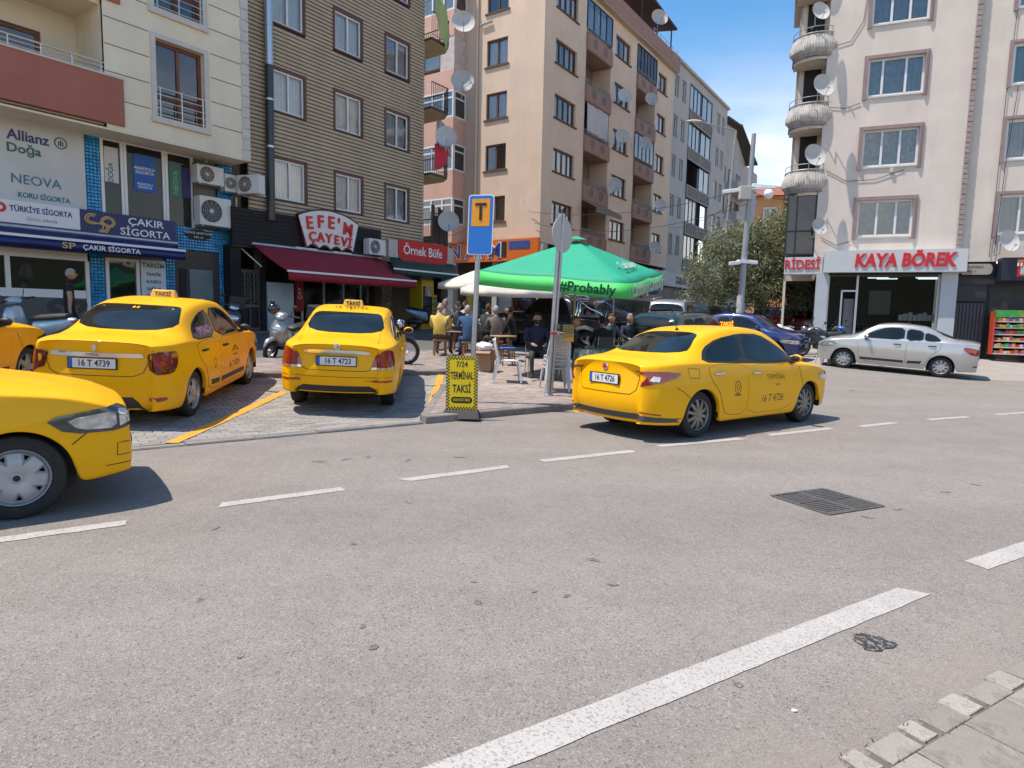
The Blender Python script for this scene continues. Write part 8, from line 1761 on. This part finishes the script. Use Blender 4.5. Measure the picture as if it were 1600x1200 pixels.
    if cap:
        headpart('cap', lambda c: c.z > .045, cap, (.088, .11, .128)); b_ = MB(); b_.prism([(-.07, -.06), (.07, -.06), (.06, -.15), (.03, -.175), (-.03, -.175), (-.06, -.15)], Mh @ Matrix.Translation((0, -.02, .055)) @ Matrix.Rotation(R(8), 4, 'X'), .01); b_.build('cap_peak', cap, e)
        headpart('hair', lambda c: c.z > -.03 and c.y > .02, hair)
    elif bald: headpart('hair', lambda c: -.04 < c.z < .045 and c.y > -.02, hair)
    else: headpart('hair', lambda c: (c.z > .055 and c.y > -.085) or (c.z > -.05 and c.y > .015), hair)
    if beard: headpart('beard', lambda c: c.z < -.03 and c.y < .0, beard, (.076, .106, .122))
    for sg in (-1, 1): MB().ball(Mh @ Vector((sg*.03, -.09, .012)), .011, 8, 5).build('eye', EYE, e)
    if jacket: pass
    e.scale = (s, s, s); return e
def cl(nm, c): return pm('cloth_'+nm, c, .85, var=.15, vs_=6, bump=.25, bs=14)
JEAN = cl('jeans', (.04, .08, .16)); DKC = cl('black', (.014, .014, .015)); GRYT = cl('grey_trousers', (.06, .06, .065)); BRNT = cl('brown_trousers', (.09, .06, .045))
def seatp(x, y, ang, *a, **k): return person((x, y, gz(x, y)), R(ang), 'sit', *a, **k)
seatp(-1.86, 16.35, 172, cl('yellow', (.62, .43, .09)), BRNT, HAIRG, 'balding man in a yellow sweater seated with his back turned', bald=True, bulk=1.12)
seatp(-1.55, 18.15, 0, cl('charcoal', (.05, .05, .055)), JEAN, HAIRG, 'man in a dark cap and grey beard facing the camera', cap=cl('cap', (.03, .03, .035)), beard=HAIRG)
seatp(-1.12, 16.25, 192, cl('blue', (.025, .075, .17)), JEAN, HAIRG, 'man in a blue shirt seated leaning forward behind the rank sign pole', lean=.35, bulk=1.1)
seatp(-2.05, 19.3, 10, cl('pinkish', (.42, .28, .24)), GRYT, HAIRG, 'grey haired man further back behind the man in the yellow sweater')
seatp(-1.45, 19.6, -10, cl('white', (.5, .45, .43)), GRYT, HAIRG, 'man in a pale shirt far behind the capped man', bald=True)
seatp(-.45, 17.0, 200, cl('greybrown', (.17, .14, .125)), GRYT, HAIRG, 'grey haired man in a grey brown jacket seated with his back turned', bulk=1.12)
seatp(-.72, 18.0, 150, cl('darkgreen', (.035, .04, .035)), DKC, HAIRB, 'man in dark clothes with reddish hair seated left of the brown jacket')
seatp(.02, 17.6, 255, DKC, DKC, HAIRD, 'man in black leaning to the left beside the brown jacket', lean=.2)
seatp(.50, 13.55, 8, cl('blackvest', (.02, .018, .045)), cl('camo', (.045, .05, .045)), HAIRD, 'bearded man in a black jacket with purple sleeves facing the camera', beard=HAIRD, bulk=1.08, seat=.46)
seatp(1.3, 13.9, 70, DKC, DKC, HAIRB, 'man in black seated behind the collection box', bulk=1.05)
seatp(2.05, 14.7, 195, DKC, DKC, HAIRD, 'man in black seated with his back to the pickup table', bulk=1.05)
seatp(2.45, 16.2, 30, cl('teal', (.05, .09, .11)), GRYT, HAIRB, 'brown haired man seated left of the suited man near the pickup')
seatp(3.05, 16.9, 15, cl('navysuit', (.02, .025, .045)), GRYT, HAIRG, 'man in a navy suit with white shirt seated near the pickup')
person((.35, 22.6, zt(.35, 22.6)+.02), R(20), 'stand', cl('maroon', (.08, .02, .025)), cl('bluejeans', (.09, .17, .30)), HAIRD, 'man in a maroon top and blue jeans standing under the cream parasol')
person((-9.75, 14.15, zt(-9.75, 14.15)+.02), R(118), 'walk', DKC, DKC, HAIRG, 'grey haired man in black walking past the insurance office', sleeves=False, bulk=1.1)
def cafe_chair(x, y, ang, label):
    e = empty('cafe_chair', (x, y, gz(x, y)), R(ang), label, 'chair', 'metal framed chairs under the green parasol'); c_ = pm('chair_cushion', (.05, .06, .06), .7)
    MB().box(-.2, .2, -.2, .2, .40, .44).build('seat', c_, e, bevel=.015); MB().box(-.2, .2, .2, .23, .58, .86).build('backrest', c_, e, bevel=.015)
    for a in (-1, 1): MB().tube([(a*.19, -.18, .40), (a*.2, -.2, 0)], .012, 6).build('leg', STEEL, e); MB().tube([(a*.19, .23, .86), (a*.19, .2, .42), (a*.2, .24, 0)], .012, 6).build('leg', STEEL, e)
for x, y, a, l in ((.5, 13.6, 8, 'metal chair under the bearded man'), (1.3, 13.9, 70, 'metal chair behind the collection box'), (2.05, 14.7, 195, 'metal chair of the man in black near the pickup table'), (2.45, 16.2, 30, 'metal chair of the brown haired man'), (3.05, 16.9, 15, 'metal chair of the man in the navy suit')): cafe_chair(x, y, a, l)
# ------------------------------------------------------------------ poles, wires, trees
cpx, cpy = 9.12, 26.0; cz = zt(cpx, cpy)
cm = empty('camera_pole', (cpx, cpy, cz), 0, 'tall grey steel pole with white security cameras in front of the tree', 'pole'); PG = pm('pole_grey', (.33, .34, .35), .5, .3, var=.1, vs_=2)
mb = MB(); mb.tube([(0, 0, 0), (.05, 0, 3.0), (.16, 0, 8.3)], [.145, .125, .085], 14); mb.build('shaft', PG, cm, True); mb = MB(); mb.cyl((0, 0, 0), (0, 0, 2.0), .15, .14, 14); mb.build('painted_foot', pm('pole_white_paint', (.55, .54, .52), .8, c2=(.3, .29, .28), mask=(5, .5, .56)), cm, True)
def camunit(x, z, a, w=.55): 
    o = MB().box(0, w, -.08, .08, -.07, .07).build('camera', WHITE, cm, bevel=.02); o.matrix_local = Matrix.Translation((0, -.1, z)) @ Matrix.Rotation(a, 4, 'Z') @ Matrix.Translation((.15, 0, 0)) @ Matrix.Rotation(R(6), 4, 'Y')
camunit(0, 3.35, R(-4), .4); camunit(0, 3.3, R(183), .42); mb = MB(); mb.box(-.2, .2, -.2, .2, 3.28, 3.42); mb.build('camera_bracket', WHITE, cm)
MB().box(-.34, .1, -.3, .0, 5.75, 6.25).build('junction_box', pm('box_cream', (.5, .48, .42), .6), cm, bevel=.02); camunit(0, 6.3, R(-15), .9); o = MB().ball((.75, -.3, 5.95), .2, 12, 8).build('dome_camera', WHITE, cm, True); MB().box(.1, .75, -.33, -.27, 6.12, 6.18).build('dome_arm', WHITE, cm); camunit(0, 6.15, R(170), .8)
lx, ly = 11.0, 34.0; lz = zt(lx, ly); sl = empty('street_lamp', (lx, ly, lz), 0, 'slender street lamp with its arm reaching left over the street', 'street lamp')
mb = MB(); mb.tube([(-.3, 0, 0), (-.02, 0, 5), (.2, 0, 10.3)], [.1, .08, .06], 10); mb.build('post', PG, sl, True); mb = MB(); mb.tube([(.2, 0, 10.3), (-1.0, 0, 10.55), (-1.6, 0, 10.68)], .035, 8); mb.build('arm', PG, sl, True)
mb = MB(); mb.ball((-1.95, 0, 10.72), (.42, .15, .08), 12, 6); mb.build('lamp_head', pm('lamp_head_pale', (.55, .54, .5), .4), sl, True)
def cable(a, b, sag, label, r=.012):
    a = Vector(a); b = Vector(b); pts = [a+(b-a)*t-Vector((0, 0, sag*4*t*(1-t))) for t in np.linspace(0, 1, 18)]; tag(MB().tube(pts, r, 4).build('overhead_cable', pm('cable_black', (.02, .02, .02), .6), None), label, 'cable', 'overhead cables')
ctop = (cpx, cpy, cz+6.2)
A1 = W(bg_, (X0-.1, .6, 7.0)); cable(A1, ctop, .5, 'upper overhead cable from the beige corner to the camera pole'); cable(W(bg_, (X0-.1, .3, 6.4)), (cpx, cpy, cz+5.6), .7, 'lower overhead cable from the beige corner to the camera pole')
cable(ctop, W(kb, (-2.2, 1.1, 6.9)), .15, 'overhead cable from the camera pole to the bakery block'); cable(W(bb, (8.0, .2, 5.0)), W(bg_, (X0-.1, 3.9, 7.2)), .5, 'overhead cable between the brown and the beige building'); cable(W(bg_, (X0-.1, 1.0, 7.6)), W(gb, (21, .1, 7.0)), 1.2, 'overhead cable along the front of the beige and grey blocks')
cable(W(bg_, (17, -.1, 8.4)), (cpx, cpy, cz+6.0), .4, 'overhead cable from the far beige edge to the camera pole')
def tree(name, x, y, blobs, nleaf, ls, lw, mat, trunk, label, seed, bark=None, droop=.5, dens=1.0):
    e = empty(name, (x, y, zt(x, y)-.05), 0, label, 'tree'); rt = random.Random(seed); bk = bark or pm('bark', (.10, .08, .06), .9, var=.3, vs_=6, bump=.6, bs=20)
    mb = MB(); h = trunk[0]; mb.tube([(0, 0, 0), (.05, 0, h*.5), (.0, .05, h)], [trunk[1], trunk[1]*.8, trunk[1]*.65], 10)
    for c, r_ in blobs: p = Vector(c); mb.tube([(0, .03, h*.9), (p.x*.45, p.y*.45, h+(p.z-h)*.5), p], [trunk[1]*.5, trunk[1]*.25, .02], 6)
    mb.build('trunk', bk, e, True); tot = sum(r_[0]*r_[1]*r_[2] for _, r_ in blobs); L_ = MB(); V = L_.v; F_ = L_.f
    for c, r_ in blobs:
        n = int(nleaf*r_[0]*r_[1]*r_[2]/tot); c = Vector(c)
        ncl = max(6, n//26); tw = []
        for _ in range(ncl):
            d = Vector((rt.gauss(0, 1), rt.gauss(0, 1), rt.gauss(0, 1))).normalized(); q = rt.uniform(.45, 1.03)**.6; tw.append((c+Vector((d.x*r_[0], d.y*r_[1], d.z*r_[2]))*q, d))
        for i in range(n):
            p0, d = tw[i % ncl]; p = p0+Vector((rt.gauss(0, .16), rt.gauss(0, .16), rt.gauss(-.05, .16)))*1.3
            ax = Vector((rt.gauss(0, .7)+d.x*.6, rt.gauss(0, .7)+d.y*.6, rt.gauss(-droop, .5))).normalized(); w = ax.cross(Vector((rt.gauss(0, 1), rt.gauss(0, 1), rt.gauss(0, 1)))).normalized(); l = ls*rt.uniform(.7, 1.3); b0 = len(V)
            V.extend([tuple(p-ax*l), tuple(p+w*lw), tuple(p+ax*l), tuple(p-w*lw)]); F_.append((b0, b0+1, b0+2, b0+3))
    L_.m = [0]*len(F_); tag(L_.build('crown', mat, e, fix=False), kind=None); return e
def leafmat(name, c, c2):
    m = pm(name, c, .55, island=.35, spec=.4); nt = m.node_tree; b = nt.nodes['Principled BSDF']; src = b.inputs['Base Color'].links[0].from_socket
    g = nt.nodes.new('ShaderNodeNewGeometry'); x = nt.nodes.new('ShaderNodeMixRGB'); nt.links.new(g.outputs['Backfacing'], x.inputs[0]); nt.links.new(src, x.inputs[1]); x.inputs[2].default_value = (*c2, 1); nt.links.new(x.outputs[0], b.inputs['Base Color'])
    tr = nt.nodes.new('ShaderNodeBsdfTranslucent'); nt.links.new(x.outputs[0], tr.inputs[0]); ms = nt.nodes.new('ShaderNodeMixShader'); ms.inputs[0].default_value = .22; o = [n for n in nt.nodes if n.type == 'OUTPUT_MATERIAL'][0]
    nt.links.new(b.outputs[0], ms.inputs[1]); nt.links.new(tr.outputs[0], ms.inputs[2]); nt.links.new(ms.outputs[0], o.inputs[0]); return m
OLIVE = leafmat('leaf_silver_olive', (.15, .17, .075), (.26, .275, .17)); GREENL = leafmat('leaf_green', (.045, .12, .018), (.07, .15, .03)); DKL = leafmat('leaf_dark', (.035, .06, .02), (.06, .08, .035))
tree('oleaster_tree', 11.9, 31.5, [((-2.2, -.3, 3.2), (1.5, 1.5, 1.3)), ((-1.4, -.2, 4.5), (1.5, 1.5, 1.1)), ((.2, -.4, 4.6), (1.7, 1.6, 1.3)), ((1.3, -.2, 3.5), (1.7, 1.6, 1.4)), ((2.5, -.4, 2.6), (1.4, 1.4, 1.2)), ((-.6, -.6, 2.9), (1.6, 1.5, 1.2)), ((-2.6, -.2, 1.9), (1.0, 1.2, .7)), ((.9, -.5, 2.2), (1.5, 1.3, .9)), ((1.0, .2, 5.2), (1.0, 1.0, .9)), ((3.4, -.2, 2.4), (1.2, 1, 1.0)), ((2.6, -.3, 3.6), (1.2, 1.1, 1.0)), ((-1.2, -.4, 1.9), (1.2, 1.1, .8))], 30000, .105, .024, OLIVE, (2.2, .22), 'broad silvery green tree on the corner behind the camera pole', 5)
tree('street_tree', 17.5, 41, [((-.5, 0, 5.2), (2.0, 2, 1.9)), ((1.3, 0, 4.6), (1.8, 2, 1.8)), ((.2, 0, 6.8), (1.5, 1.5, 1.3)), ((2.8, 0, 5.0), (1.5, 1.5, 1.5))], 9000, .13, .06, GREENL, (3.5, .2), 'bright green tree beyond the silvery tree, left of the bakery block', 6, droop=.2)
tree('street_tree', 14.3, 37, [((-.2, 0, 4.9), (.9, 1.0, 1.2)), ((-.3, 0, 3.9), (1.4, 1.4, 1.2)), ((1.4, 0, 3.4), (1.4, 1.4, 1.2))], 6000, .12, .05, DKL, (3.2, .18), 'dark tree rising behind the silvery tree by the orange house', 7, droop=.2)
tree('street_tree', 15.6, 31.6, [((0, 0, 3.6), (1.4, 1.3, 1.1)), ((-1.2, .2, 3.0), (1.2, 1.2, 1.0)), ((-2.6, 1.0, 3.2), (1.4, 1.2, 1.2))], 6000, .12, .05, DKL, (2.6, .12), 'dark shaded tree close to the bakery pillar', 8, droop=.3)
